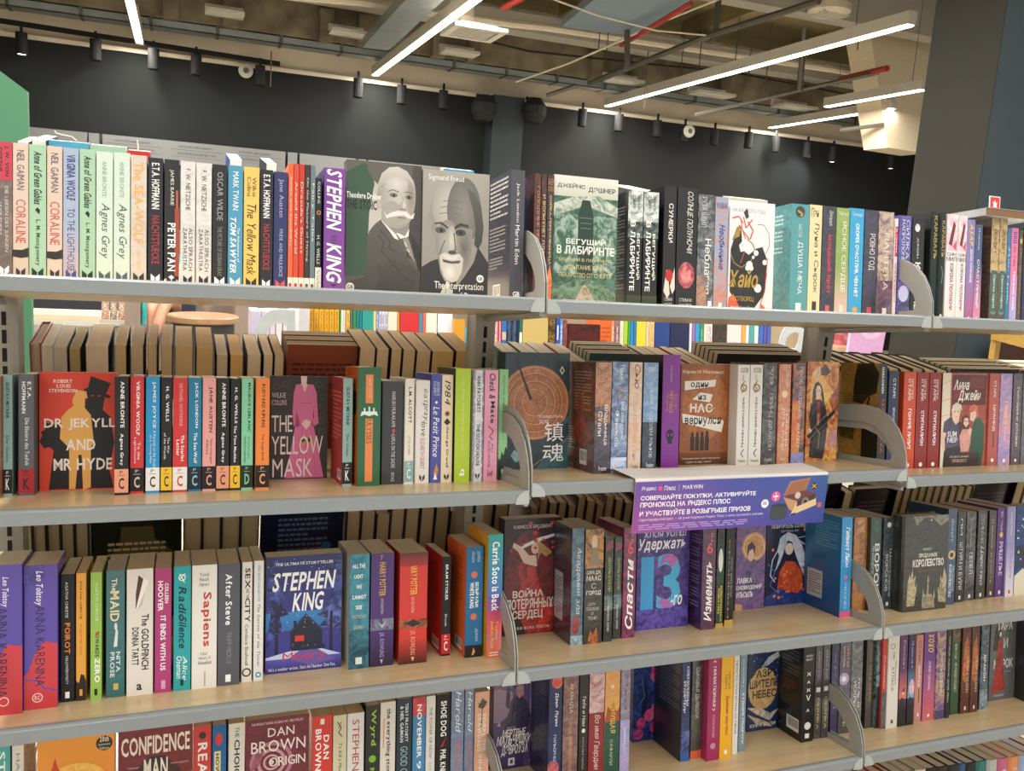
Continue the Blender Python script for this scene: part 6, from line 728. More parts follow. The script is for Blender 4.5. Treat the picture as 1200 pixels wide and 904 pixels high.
('4B','f',0.4198,0.2424,0.0755,0.2195,0.04,'16204c','2c4aa8','g','cdc4b2','deep blue cover-out book with pink glow and flowers, fourth middle shelf',[('f','A 0 0 100 100 182250 2c52b0;PA c83a8a e06aa0 60,70 70,100 100,100 100,60 84,60;Tbh fff 4 84 40 92 ХАОС;Th fff 4 94 60 97 КОРОЛЕВА;PA 0f1430 1c2450 30,30 34,60 44,64 52,56 50,30;E 42 67 7 4 2a2c50;EA 30 20 16 6 d84a8a 8a2a6a;EA 60 28 20 7 d84a8a e88ab0;EA 80 14 18 7 c23a7a 8a2a6a;EA 20 8 18 6 d84a8a 8a2a6a;EA 78 36 12 5 e07a9a c24a7a;S 3aa0e0 2 20,40 40,50 30,70;Th fff 72 3 90 5 21')]),
('4B','s',0.476,0.1171,0.0228,0.2379,0.1237,'1c2c54','2c4478','g','cdc4b2','navy blue book with white vertical capitals, right of deep blue one, fourth middle shelf',[('s','Tdb e6ecf6 54 54 80 94 АЛЛЕЯ ВОЛШЕБНЫХ;Tdb e6ecf6 20 48 46 80 ХРАНИТЕЛИ;R 0 0 100 8 2c62a8;A 0 8 100 30 2c3c74 6c7cc0'),('b','A 0 0 100 100 131628 1b2038;L 20 48 92 94 5c6080 14')]),
('4B','s',0.5055,0.1215,0.0289,0.2346,0.13,'3a3a38','585856','s','b9b2a4','stone grey wrapped book with carved style capitals, orange foot, fourth middle shelf',[('s','Tdb b9b9b4 30 40 70 92 СЫНОВЬЯ ДЬЯВОЛА;R 0 0 100 8 d8603a')]),
('4B','s',0.5348,0.0996,0.0331,0.2454,0.13,'a0255c','','g','cdc4b2','magenta hardback with white bracketed title, right of stone grey one, fourth middle shelf',[('s','Td fff 40 52 64 90 МИНИАТЮРНАЯ;S fff 4 40,94 50,96 60,94;S fff 4 40,50 50,48 60,50;Td e6b8cc 42 22 60 44 СТАСИ КРАМЕР;C 50 14 22 c88aa8')]),
('4B','s',0.5707,0.1002,0.0327,0.2471,0.13,'efb41f','','g','cdc4b2','bright yellow book with red and black lettering, right of magenta one, fourth middle shelf',[('s','Td 7a5a18 56 66 74 82 КРИСТИНА;Td 7a5a18 30 66 48 80 МАРКУ;Tdb a8442c 38 22 70 60 Дневник мертвых;R 40 4 62 8 fff')]),
('4B','s',0.6131,0.1119,0.0158,0.2417,0.13,'e6e4dc','','m','cfc3aa','slim white book with small dark capitals, right of bright yellow one, fourth middle shelf',[('s','Td 444 34 20 64 92 ПРОСТО ПОСМОТРИ НА МЕНЯ')]),
('4B','s',0.6356,0.118,0.0183,0.2372,0.13,'7a93a4','','g','cdc4b2','slim grey blue book with white capitals, right of slim white one, fourth middle shelf',[('s','Tdb f0f4f6 34 8 72 60 ХУДШИЕ ПОДРУГИ;Td e0e6ea 36 66 62 94 ДЖЕЙН')]),
('4B','f',0.7201,0.2034,0.0989,0.2043,0.03,'1c3464','16284c','g','cdc4b2','dark blue cover-out book with golden disc and capitals, fourth middle shelf',[('f','A 0 0 100 100 1c3668 142850;EA 46 52 44 26 c9a468 dfc08a;PA e8d0a0 6c8ab8 0,30 30,20 70,10 96,24 70,20 40,28;PA d8c090 3a5a98 0,22 30,8 80,2 60,10 20,18;PA dce2ec 8aa0c0 40,78 60,90 90,96 96,90 80,86 60,80;Tbh 1c2030 10 66 90 76 РАЗРУ;Tbh 1c2030 6 53 94 63 ШИТЕЛЬ;Tbh 1c2030 16 40 88 50 НЕБЕС;N dfe6f4 40 1.6 4 60 96 98;Tbh e6dcc8 10 4 90 9 КИРА ВУЛФ')]),
('4B','s',0.8126,0.1107,0.0343,0.2335,0.0912,'141416','','g','cdc4b2','black book with widely spaced white capitals, right of dark blue one, fourth middle shelf',[('s','Th ddd 20 90 80 93 ЛАЙОН;Th ddd 20 86 80 89 ФЕЙТ;Thb fff 34 70 66 74 Ж;Thb fff 36 62 62 65 А;Thb fff 34 53 66 57 Ж;S fff 6 34,50 50,44 66,50;Thb fff 36 32 62 35 А;E 50 17 28 4 e6e6e6;R 30 4 66 9 eee'),('b','R 0 0 100 100 161618;L 15 66 85 94 5a5a5c 7;L 15 48 70 60 6a2a2c 4;K 38 8 88 22')]),
('4B','s',0.8554,0.1177,0.0208,0.2333,0.13,'3c3a40','55535a','s','b9b2a4','charcoal wrapped book, gold capitals, white label, first such from left, fourth middle shelf',[('s','Td a9a6ac 34 62 62 94 АЛЕКС РОС;R 20 50 76 55 dcdcda;Tdb c8b85c 34 10 66 44 СЕЯЛКА')]),
('4B','s',0.877,0.1156,0.0212,0.236,0.13,'3c3a40','55535a','s','b9b2a4','charcoal wrapped book, gold capitals, white label, second such from left, fourth middle shelf',[('s','Td a9a6ac 34 62 62 94 АЛЕКС РОС;R 20 50 76 55 dcdcda;Tdb c8b85c 34 10 66 44 СЕЯЛКА')]),
('4B','s',0.9002,0.1128,0.0224,0.2388,0.13,'1c1f5c','10123a','s','b9b2a4','ultramarine book with glossy plain spine, behind bracket, right of charcoal one, fourth middle shelf',[('s','Td 6a70b0 34 30 62 90 ХРАМ')]),
('4B','s',0.9252,0.1127,0.0348,0.2379,0.13,'5a5870','3c3844','s','b9b2a4','twilight wrapped book with glowing white star, right of ultramarine one, fourth middle shelf',[('s','C 40 60 44 b8a0cc;C 40 60 20 fff6f0;Td e0b8a8 60 72 78 94 ЧИСТАЯ;Td e0b8a8 26 72 46 94 КРОВЬ;A 0 0 100 30 3a3834 55524c;Td cfccc4 40 10 66 26 ИГРЫ')]),
('4B','s',0.9605,0.1113,0.0355,0.2391,0.13,'54565c','85878d','s','b9b2a4','smoky grey wrapped book with white capitals, right of twilight one, fourth middle shelf',[('s','Td dcdcdc 60 28 78 60 ТЕМЬ И;Td dcdcdc 24 30 50 56 ИСКРЫ')]),
('4C','s',1.0145,0.1189,0.0252,0.2319,0.13,'33302c','433e38','s','b9b2a4','brown black book with copper capitals, leftmost, fourth right shelf',[('s','Td b0763c 34 30 66 70 ЗЛАЯ ЗЕМЛЯ;Td 8a6a4c 36 74 60 94 АЛАН')]),
('4C','s',1.0401,0.1108,0.0107,0.2328,0.13,'7fa0a8','20262a','g','cdc4b2','slim pale blue book with black foot, right of brown black one, fourth right shelf',[('s','G 0 0 100 46 16181c 20262a')]),
('4C','s',1.0512,0.1037,0.014,0.2361,0.13,'c83a3a','','g','cdc4b2','slim red book with grey foot and white lettering, fourth right shelf',[('s','A 0 0 100 40 6c6c72 3a3a40;Td f4dcd8 30 44 66 80 Академия')]),
('4C','s',1.0656,0.1,0.0357,0.2391,0.13,'e2dfd6','','g','cdc4b2','white book with dark two-line capitals, right of slim red one, fourth right shelf',[('s','O 40 88 14 20 999;Td 4a4a44 60 46 76 72 ПАРАДОКС;Td 4a4a44 34 40 56 66 АТЛАСА;Td 777 40 74 60 82 ОЛИВИ;R 40 5 60 9 555')]),
('4C','s',1.1047,0.1006,0.0244,0.2356,0.13,'5c3464','','g','cdc4b2','dusk purple book with orange glow, man in black, right of white one, fourth right shelf',[('s','G 0 30 100 62 e27a64 5c3464;P 17141c 0,0 0,24 30,32 70,30 90,20 100,0;C 56 36 16 e0b8a0;P 1c1418 36,38 70,43 74,38;Td c8a8d0 40 62 70 94 Рассвет')]),
('4C','s',1.1322,0.1001,0.022,0.2332,0.13,'2a2a58','','g','cdc4b2','night blue book with pink cloud, man in black, fourth right shelf',[('s','G 0 30 100 64 6cb0cc 2a2a58;EA 60 42 40 9 d8a0bc f0c0d0;P 17141c 0,0 0,24 30,32 70,30 90,20 100,0;Td c8a8d0 40 62 70 94 Закат')]),
('4C','s',1.1668,0.1102,0.0241,0.2266,0.13,'c98a80','','g','cdc4b2','dusty pink book with white title, dark dagger, right of night blue one, fourth right shelf',[('s','Td fff 36 40 70 64 ШАНТАЖ;S 4a2420 10 56,38 54,22;Tdb a84a48 34 68 66 94 СТАРК;R 44 6 62 10 fff')]),
('4C','s',1.1918,0.1077,0.0392,0.2353,0.13,'6c3a8e','','g','cdc4b2','purple topped book with yellow letters, coral foot, right of dusty pink one, fourth right shelf',[('s','G 0 0 100 66 d86a70 7c3f90;Tdbi f0d64a 34 76 80 97 ХОХО;Td f6e6ec 40 34 60 66 ОЧЕРК ОБМАНА;R 44 4 60 7 fff')]),
('4C','s',1.2313,0.1045,0.0321,0.2352,0.13,'6a4a8c','c9a86a','s','b9b2a4','swirling violet wrapped book with gilt lettering, right of purple topped one, fourth right shelf',[('s','Td e2d2c0 36 30 70 76 ДРАКОНЬЯ ПОГОНЯ;A 0 0 100 10 2a2a5a 5a4a8c')]),
('4C','s',1.2638,0.1023,0.0148,0.2359,0.13,'1a1b1d','','g','cdc4b2','slim black book with white lettering, right of swirling violet one, fourth right shelf',[('s','Td d8d8d6 34 18 66 92 СЕРДЦЕ АДАНА ДЛЯ ЯВЫ')]),
('4C','s',1.2951,0.1153,0.0287,0.2305,0.13,'2c5238','','g','cdc4b2','forest green book with cream capitals, right of slim black one, fourth right shelf',[('s','A 0 84 100 100 4a3a2c 7a6a50;Td e2dcc0 34 26 66 60 НЕ ПОДИ СОЦВЕТ;Td e2dcc0 34 64 60 82 ВИКТОР')]),
('4C','s',1.3264,0.1106,0.0301,0.2335,0.13,'4a241c','6c3424','g','cdc4b2','russet brown book, copper creature and lettering, first such from left, fourth right shelf',[('s','PA c8743c 8a4428 10,40 60,34 90,60 60,90 20,80;Td e2c0a0 56 24 80 64 ПЕТР ГУМАН;R 44 4 62 8 eee')]),
('4C','s',1.3582,0.1094,0.0274,0.231,0.13,'4a241c','6c3424','g','cdc4b2','russet brown book, copper creature and lettering, second such from left, fourth right shelf',[('s','PA c8743c 8a4428 10,40 60,34 90,60 60,90 20,80;Td e2c0a0 56 24 80 64 ПЕТР ГУМАН;R 44 4 62 8 eee')]),
('4C','s',1.3996,0.1162,0.0287,0.2273,0.13,'1f2c3c','56708c','s','b9b2a4','stormy blue book with pale lower mist, white title, fourth right shelf',[('s','Tdb e6ecf0 34 34 64 66 ДРАКОН;A 0 0 100 24 8aa0b0 1f2c3c')]),
('4C','f',1.4746,0.1515,0.0957,0.2311,0.03,'56595a','626564','g','cdc4b2','grey cover-out book with long red gown figure, white capitals, fourth right shelf',[('f','A 0 0 100 100 5a5d5e 666a68;PA 1f1f22 2c2c30 10,60 16,84 26,94 32,84 38,60;Tbh dedede 24 84 84 95 ТАРА;Th dedede 52 62 68 74 И;Tbh dedede 16 38 90 49 МОРОК;PA b02424 7a1418 30,70 38,76 46,70 52,50 58,24 64,12 10,8 18,28 26,50;E 38 80 5 3.4 e6c8b8;PA 1c1214 2a1a1c 30,70 33,84 40,86 45,78 42,72 42,82 35,82;Th bbb 60 32 84 34 вместе до конца;Th ddd 20 4 60 6.5 СОНЯ АРДЕР')]),
('4C','s',1.5708,0.1171,0.0358,0.225,0.13,'2a2c2e','','g','cdc4b2','dark slate book with cut by right edge, right of grey one, fourth right shelf',[('s','Td c8c8c8 34 40 66 80 ТАРА')]),
('5C','s',1.016,0.1,0.0334,0.18,0.13,'4a5a6c','','h','e6e4e0','slate blue hardback with only its top and page edges showing, leftmost, lowest right shelf',[('s','Td ddd 34 20 66 80 РОМАН')]),
('5C','s',1.0509,0.1,0.0338,0.1785,0.13,'a82824','','h','e6e4e0','scarlet hardback with only its top and page edges showing, lowest right shelf',[('s','Td ddd 34 20 66 80 РОМАН')]),
('5C','s',1.0862,0.1,0.0342,0.1768,0.13,'a22622','','h','e6e4e0','cherry red hardback with only its top and page edges showing, lowest right shelf',[('s','Td ddd 34 20 66 80 РОМАН')]),
('5C','s',1.1218,0.1,0.0214,0.1763,0.13,'5c1c1e','','h','e6e4e0','maroon hardback with only its top and page edges showing, lowest right shelf',[('s','Td ddd 34 20 66 80 РОМАН')]),
('5C','s',1.1448,0.1,0.0348,0.1743,0.13,'b9bab6','','h','e6e4e0','pale grey hardback with only its top and page edges showing, lowest right shelf',[('s','Td ddd 34 20 66 80 РОМАН')]),
('5C','s',1.1811,0.1,0.0352,0.1727,0.13,'8a8f8e','','h','e6e4e0','mid grey hardback with only its top and page edges showing, lowest right shelf',[('s','Td ddd 34 20 66 80 РОМАН')]),
('5C','s',1.2179,0.1,0.0356,0.1712,0.13,'d6d2c8','','h','e6e4e0','off-white hardback with only its top and page edges showing, lowest right shelf',[('s','Td ddd 34 20 66 80 РОМАН')]),
('5C','s',1.2551,0.1,0.036,0.1694,0.13,'1c1a18','','h','e6e4e0','black hardback with only its top and page edges showing, lowest right shelf',[('s','Td ddd 34 20 66 80 РОМАН')]),
('5C','s',1.2927,0.1,0.0365,0.1678,0.13,'2c2220','','h','e6e4e0','dark brown hardback with only its top and page edges showing, lowest right shelf',[('s','Td ddd 34 20 66 80 РОМАН')]),
('5C','s',1.3307,0.1,0.0369,0.1662,0.13,'24221f','','h','e6e4e0','coal black hardback with only its top and page edges showing, lowest right shelf',[('s','Td ddd 34 20 66 80 РОМАН')]),
('5C','s',1.3692,0.1,0.0231,0.1654,0.13,'3a5a8c','','h','e6e4e0','denim blue hardback with only its top and page edges showing, lowest right shelf',[('s','Td ddd 34 20 66 80 РОМАН')]),
('5C','s',1.3939,0.1,0.0376,0.1632,0.13,'1a1c1c','','h','e6e4e0','jet black hardback with only its top and page edges showing, lowest right shelf',[('s','Td ddd 34 20 66 80 РОМАН')]),
('5C','s',1.4332,0.1,0.038,0.1615,0.13,'2c7a72','','h','e6e4e0','teal hardback with only its top and page edges showing, lowest right shelf',[('s','Td ddd 34 20 66 80 РОМАН')]),
('5C','s',1.4729,0.1,0.0385,0.1599,0.13,'b9bdb8','','h','e6e4e0','silver grey hardback with only its top and page edges showing, lowest right shelf',[('s','Td ddd 34 20 66 80 РОМАН')]),
('5C','s',1.5131,0.1,0.039,0.1579,0.13,'c86a8c','','h','e6e4e0','rose pink hardback with only its top and page edges showing, lowest right shelf',[('s','Td ddd 34 20 66 80 РОМАН')]),
('5C','s',1.5538,0.1,0.0394,0.1562,0.13,'e0925c','','h','e6e4e0','orange hardback with only its top and page edges showing, lowest right shelf',[('s','Td ddd 34 20 66 80 РОМАН')]),
('5C','s',1.5949,0.1,0.0399,0.1545,0.13,'9ab0d8','','h','e6e4e0','pale blue hardback with only its top and page edges showing, lowest right shelf',[('s','Td ddd 34 20 66 80 РОМАН')]),
('5C','s',1.6366,0.1,0.0404,0.1525,0.13,'3a4a8c','','h','e6e4e0','indigo hardback with only its top and page edges showing, lowest right shelf',[('s','Td ddd 34 20 66 80 РОМАН')]),
('5C','s',1.6788,0.1,0.0409,0.1507,0.13,'d8c0a0','','h','e6e4e0','beige hardback with only its top and page edges showing, lowest right shelf',[('s','Td ddd 34 20 66 80 РОМАН')]),
('2Ar','s',0.857,0.06,0.0199,0.2359,0.17,'933c38','','h','8c7a6a','book with page side out, first from left in back row, second left shelf',[]),
('2Ar','s',0.8368,0.06,0.0198,0.2313,0.17,'b9b4a8','','','a9a08e','book with page side out, second from left in back row, second left shelf',[]),
('2Ar','s',0.8131,0.06,0.0232,0.2284,0.17,'b9b4a8','','','a39a86','book with page side out, third from left in back row, second left shelf',[]),
('2Ar','s',0.7895,0.06,0.0193,0.2256,0.17,'5c5030','','','8c7c52','book with page side out, fourth from left in back row, second left shelf',[]),
('2Ar','s',0.7396,0.06,0.0407,0.2333,0.17,'241a18','','','b5a48a','book with page side out, fifth from left in back row, second left shelf',[]),
('2Ar','s',0.7075,0.06,0.0215,0.2342,0.17,'241a18','','','a58f6a','book with page side out, sixth from left in back row, second left shelf',[]),
('2Ar','s',0.6765,0.06,0.0233,0.2349,0.17,'221a20','','','a08e72','book with page side out, seventh from left in back row, second left shelf',[]),
('2Ar','s',0.6514,0.06,0.0173,0.2373,0.17,'241a18','','','a28c68','book with page side out, eighth from left in back row, second left shelf',[]),
('2Ar','s',0.6229,0.06,0.0206,0.2379,0.17,'241a18','','','a48e6c','book with page side out, ninth from left in back row, second left shelf',[]),
('2Ar','s',0.5843,0.06,0.0338,0.2351,0.17,'241a18','','','a98f62','book with page side out, tenth from left in back row, second left shelf',[]),
('2Ar','s',0.5451,0.06,0.0327,0.2342,0.17,'241a18','','','a88c5c','book with page side out, eleventh from left in back row, second left shelf',[]),
('2Ar','s',0.5167,0.06,0.0216,0.2186,0.17,'2a1c18','','','ab977a','book with page side out, twelfth from left in back row, second left shelf',[]),
('2Ar','s',0.4865,0.06,0.0252,0.2191,0.17,'2a1c18','','','b08a52','book with page side out, thirteenth from left in back row, second left shelf',[]),
('2Ar','s',0.4508,0.06,0.0272,0.2198,0.17,'2a2420','','','b6a384','book with page side out, fourteenth from left in back row, second left shelf',[]),
('2Ar','s',0.4267,0.06,0.0189,0.2203,0.17,'2a2420','','','b7a281','book with page side out, fifteenth from left in back row, second left shelf',[]),
('2Ar','s',0.4042,0.06,0.0191,0.2207,0.17,'2a2420','','','b59c78','book with page side out, sixteenth from left in back row, second left shelf',[]),
('2Ar','f',0.2464,0.194,0.1499,0.239,0.018,'8f3f22','','','a59a84','rust back cover book, first from front of its stack, back row, second left shelf',[('b','L 8 60 92 84 4c1e10 5')]),
('2Ar','f',0.2464,0.173,0.1499,0.2375,0.018,'8f3f22','','','a59a84','rust back cover book, second from front of its stack, back row, second left shelf',[('b','L 8 60 92 84 4c1e10 5')]),
('2Ar','f',0.2464,0.152,0.1499,0.239,0.018,'8f3f22','','','a59a84','rust back cover book, third from front of its stack, back row, second left shelf',[('b','L 8 60 92 84 4c1e10 5')]),
('2Ar','f',0.2464,0.131,0.1499,0.2375,0.018,'8f3f22','','','a59a84','rust back cover book, fourth from front of its stack, back row, second left shelf',[('b','L 8 60 92 84 4c1e10 5')]),
('2Ar','f',0.2464,0.11,0.1499,0.239,0.018,'8f3f22','','','a59a84','rust back cover book, fifth from front of its stack, back row, second left shelf',[('b','L 8 60 92 84 4c1e10 5')]),
('2Ar','f',0.2464,0.089,0.1499,0.2375,0.018,'8f3f22','','','a59a84','rust back cover book, sixth from front of its stack, back row, second left shelf',[('b','L 8 60 92 84 4c1e10 5')]),
('2Ar','s',0.212,0.06,0.0335,0.2395,0.17,'2a1e16','','','b39c76','book with page side out, twenty-third from left in back row, second left shelf',[]),
('2Ar','s',0.1819,0.06,0.0264,0.2383,0.17,'2a1e16','','','b39c76','book with page side out, twenty-fourth from left in back row, second left shelf',[]),
('2Ar','s',0.1534,0.06,0.0228,0.2389,0.17,'2a1e16','','','b39c76','book with page side out, twenty-fifth from left in back row, second left shelf',[]),
('2Ar','s',0.1225,0.06,0.0269,0.2376,0.17,'2a1e16','','','b39c76','book with page side out, twenty-sixth from left in back row, second left shelf',[]),
('2Ar','s',0.0874,0.06,0.0312,0.2363,0.17,'2a1e16','','','b39c76','book with page side out, twenty-seventh from left in back row, second left shelf',[]),
('2Ar','s',0.0338,0.06,0.0495,0.2352,0.17,'2a1e16','','','b1925c','book with page side out, twenty-eighth from left in back row, second left shelf',[]),
('2Ar','s',-0.0144,0.06,0.0424,0.2363,0.17,'2a1e16','','','b1925c','book with page side out, twenty-ninth from left in back row, second left shelf',[]),
('2Br','s',-0.1328,0.06,0.0223,0.2025,0.17,'4f6a4a','','','a8a08c','thin paperback, page side out, first from left in back row, second middle shelf',[]),
('2Br','s',-0.1569,0.06,0.0225,0.2002,0.17,'6d7f5a','','','a8a08c','thin paperback, page side out, second from left in back row, second middle shelf',[]),
('2Br','s',-0.1803,0.06,0.0227,0.2043,0.17,'3e5a4c','','','a8a08c','thin paperback, page side out, third from left in back row, second middle shelf',[]),
('2Br','s',-0.2048,0.06,0.0229,0.2018,0.17,'7c3c4e','','','a8a08c','thin paperback, page side out, fourth from left in back row, second middle shelf',[]),
('2Br','s',-0.229,0.06,0.0231,0.2028,0.17,'8c5a2c','','','a8a08c','thin paperback, page side out, fifth from left in back row, second middle shelf',[]),
('2Br','s',-0.2539,0.06,0.0233,0.2004,0.17,'b08a2c','','','a8a08c','thin paperback, page side out, sixth from left in back row, second middle shelf',[]),
('2Br','s',-0.2781,0.06,0.0234,0.2046,0.17,'a8442c','','','a8a08c','thin paperback, page side out, seventh from left in back row, second middle shelf',[]),
('2Br','s',-0.3035,0.06,0.0236,0.2021,0.17,'6c4a5c','','','a8a08c','thin paperback, page side out, eighth from left in back row, second middle shelf',[]),
('2Br','f',-0.4436,0.194,0.13,0.2195,0.018,'2c4a48','','','a59a84','dark teal cover book, first from front of its stack, back row, second middle shelf',[('b','L 20 60 80 80 4a6a66 4')]),
('2Br','f',-0.4436,0.173,0.13,0.218,0.018,'2c4a48','','','a59a84','dark teal cover book, second from front of its stack, back row, second middle shelf',[('b','L 20 60 80 80 4a6a66 4')]),
('2Br','f',-0.4436,0.152,0.13,0.2195,0.018,'2c4a48','','','a59a84','dark teal cover book, third from front of its stack, back row, second middle shelf',[('b','L 20 60 80 80 4a6a66 4')]),
('2Br','f',-0.4436,0.131,0.13,0.218,0.018,'2c4a48','','','a59a84','dark teal cover book, fourth from front of its stack, back row, second middle shelf',[('b','L 20 60 80 80 4a6a66 4')]),
('2Br','f',-0.4436,0.11,0.13,0.2195,0.018,'2c4a48','','','a59a84','dark teal cover book, fifth from front of its stack, back row, second middle shelf',[('b','L 20 60 80 80 4a6a66 4')]),
('2Br','f',-0.4436,0.089,0.13,0.218,0.018,'2c4a48','','','a59a84','dark teal cover book, sixth from front of its stack, back row, second middle shelf',[('b','L 20 60 80 80 4a6a66 4')]),
('2Br','s',-0.4696,0.06,0.0213,0.2014,0.17,'6c6a4c','','','a89a7c','thin paperback, page side out, fifteenth from left in back row, second middle shelf',[]),
('2Br','s',-0.493,0.06,0.0215,0.1987,0.17,'8a6a3c','','','a89a7c','thin paperback, page side out, sixteenth from left in back row, second middle shelf',[]),
('2Br','s',-0.5153,0.06,0.0216,0.2027,0.17,'2a6a7c','','','a89a7c','thin paperback, page side out, seventeenth from left in back row, second middle shelf',[]),
('2Br','s',-0.539,0.06,0.0218,0.1998,0.17,'3a5a6a','','','a89a7c','thin paperback, page side out, eighteenth from left in back row, second middle shelf',[]),
('2Br','s',-0.5623,0.06,0.0219,0.2006,0.17,'b9a48a','','','a89a7c','thin paperback, page side out, nineteenth from left in back row, second middle shelf',[]),
('2Br','s',-0.5864,0.06,0.0221,0.1978,0.17,'2c2420','','','a89a7c','thin paperback, page side out, twentieth from left in back row, second middle shelf',[]),
('2Br','s',-0.6094,0.06,0.0223,0.2019,0.17,'8c3028','','','a89a7c','thin paperback, page side out, twenty-first from left in back row, second middle shelf',[]),
('2Br','s',-0.634,0.06,0.0225,0.1989,0.17,'242424','','','a89a7c','thin paperback, page side out, twenty-second from left in back row, second middle shelf',[]),
('2Br','s',-0.6579,0.06,0.0226,0.1997,0.17,'7c2420','','','a89a7c','thin paperback, page side out, twenty-third from left in back row, second middle shelf',[]),
('2Br','f',-0.9569,0.194,0.283,0.2255,0.018,'1c1412','','','a59a84','black cover book, first from front of its stack, back row, second middle shelf',[('b','L 10 50 90 70 3a2a24 3')]),
('2Br','f',-0.9569,0.173,0.283,0.224,0.018,'1c1412','','','a59a84','black cover book, second from front of its stack, back row, second middle shelf',[('b','L 10 50 90 70 3a2a24 3')]),
('2Br','f',-0.9569,0.152,0.283,0.2255,0.018,'1c1412','','','a59a84','black cover book, third from front of its stack, back row, second middle shelf',[('b','L 10 50 90 70 3a2a24 3')]),
('2Br','f',-0.9569,0.131,0.283,0.224,0.018,'1c1412','','','a59a84','black cover book, fourth from front of its stack, back row, second middle shelf',[('b','L 10 50 90 70 3a2a24 3')]),
('2Br','f',-0.9569,0.11,0.283,0.2255,0.018,'1c1412','','','a59a84','black cover book, fifth from front of its stack, back row, second middle shelf',[('b','L 10 50 90 70 3a2a24 3')]),
('2Br','f',-0.9569,0.089,0.283,0.224,0.018,'1c1412','','','a59a84','black cover book, sixth from front of its stack, back row, second middle shelf',[('b','L 10 50 90 70 3a2a24 3')]),
('2Cr','s',-1.0928,0.06,0.039,0.2186,0.17,'171210','','h','a89a80','black hardback, page side out, first from left in back row, second right shelf',[]),
('2Cr','s',-1.135,0.06,0.0395,0.2151,0.17,'171210','','h','a89a80','black hardback, page side out, second from left in back row, second right shelf',[]),
('2Cr','s',-1.1755,0.06,0.0399,0.2193,0.17,'1c1410','','h','a89a80','black hardback, page side out, third from left in back row, second right shelf',[]),
('2Cr','s',-1.2188,0.06,0.0405,0.2154,0.17,'171210','','h','a89a80','black hardback, page side out, fourth from left in back row, second right shelf',[]),
('2Cr','s',-1.2614,0.06,0.041,0.216,0.17,'171210','','h','a89a80','black hardback, page side out, fifth from left in back row, second right shelf',[]),
('2Cr','s',-1.3059,0.06,0.0415,0.2123,0.17,'201814','','h','a89a80','black hardback, page side out, sixth from left in back row, second right shelf',[]),
('2Cr','s',-1.3484,0.06,0.042,0.2166,0.17,'4a2c14','','h','a89a80','black hardback, page side out, seventh from left in back row, second right shelf',[]),
('2Cr','s',-1.3941,0.06,0.0426,0.2127,0.17,'1a1a2c','','h','a89a80','black hardback, page side out, eighth from left in back row, second right shelf',[]),
('2Cr','s',-1.439,0.06,0.0431,0.2132,0.17,'171210','','h','a89a80','black hardback, page side out, ninth from left in back row, second right shelf',[]),
('2Cr','f',-1.7391,0.194,0.2698,0.2135,0.018,'14110f','','','a59a84','black cover book, first from front of its stack, back row, second right shelf',[('b','L 10 60 90 80 2a2420 3')]),
('2Cr','f',-1.7391,0.173,0.2698,0.212,0.018,'14110f','','','a59a84','black cover book, second from front of its stack, back row, second right shelf',[('b','L 10 60 90 80 2a2420 3')]),
('2Cr','f',-1.7391,0.152,0.2698,0.2135,0.018,'14110f','','','a59a84','black cover book, third from front of its stack, back row, second right shelf',[('b','L 10 60 90 80 2a2420 3')]),
('2Cr','f',-1.7391,0.131,0.2698,0.212,0.018,'14110f','','','a59a84','black cover book, fourth from front of its stack, back row, second right shelf',[('b','L 10 60 90 80 2a2420 3')]),
('2Cr','f',-1.7391,0.11,0.2698,0.2135,0.018,'14110f','','','a59a84','black cover book, fifth from front of its stack, back row, second right shelf',[('b','L 10 60 90 80 2a2420 3')]),
('2Cr','f',-1.7391,0.089,0.2698,0.212,0.018,'14110f','','','a59a84','black cover book, sixth from front of its stack, back row, second right shelf',[('b','L 10 60 90 80 2a2420 3')]),
('2Cr','f',-2.0085,0.194,0.2616,0.2115,0.018,'1a1512','','','a59a84','dark brown cover book, first from front of its stack, back row, second right shelf',[('b','L 10 60 90 80 2a2420 3')]),
('2Cr','f',-2.0085,0.173,0.2616,0.21,0.018,'1a1512','','','a59a84','dark brown cover book, second from front of its stack, back row, second right shelf',[('b','L 10 60 90 80 2a2420 3')]),
('2Cr','f',-2.0085,0.152,0.2616,0.2115,0.018,'1a1512','','','a59a84','dark brown cover book, third from front of its stack, back row, second right shelf',[('b','L 10 60 90 80 2a2420 3')]),
('2Cr','f',-2.0085,0.131,0.2616,0.21,0.018,'1a1512','','','a59a84','dark brown cover book, fourth from front of its stack, back row, second right shelf',[('b','L 10 60 90 80 2a2420 3')]),
('2Cr','f',-2.0085,0.11,0.2616,0.2115,0.018,'1a1512','','','a59a84','dark brown cover book, fifth from front of its stack, back row, second right shelf',[('b','L 10 60 90 80 2a2420 3')]),
('2Cr','f',-2.0085,0.089,0.2616,0.21,0.018,'1a1512','','','a59a84','dark brown cover book, sixth from front of its stack, back row, second right shelf',[('b','L 10 60 90 80 2a2420 3')]),
('1Ar','f',0.7722,0.195,0.0676,0.2573,0.02,'4aa6cf','','','a59a84','blue book showing its back cover, third from left in back row, top left shelf',[('b','R 0 0 100 60 3a90bc')]),
('1Ar','f',0.707,0.195,0.0622,0.2563,0.02,'9fc9b4','','','a59a84','pale sea green book, back cover out, fourth from left behind, top left shelf',[('b','R 0 0 100 60 8ab9a4')]),
('1Ar','f',0.6646,0.185,0.0394,0.2521,0.03,'b9302c','','','a59a84','bright red book showing its back cover, fifth from left in back row, top left shelf',[('b','R 0 0 100 60 a22824')]),
('1Ar','s',0.8704,0.06,0.0194,0.2506,0.17,'8a3a34','','','dcd8d0','white paperback, page side out, first from left in back row, top left shelf',[]),
('1Ar','s',0.8422,0.06,0.0238,0.2563,0.17,'2a2a2c','','','dcd8d0','white paperback, page side out, second from left in back row, top left shelf',[]),
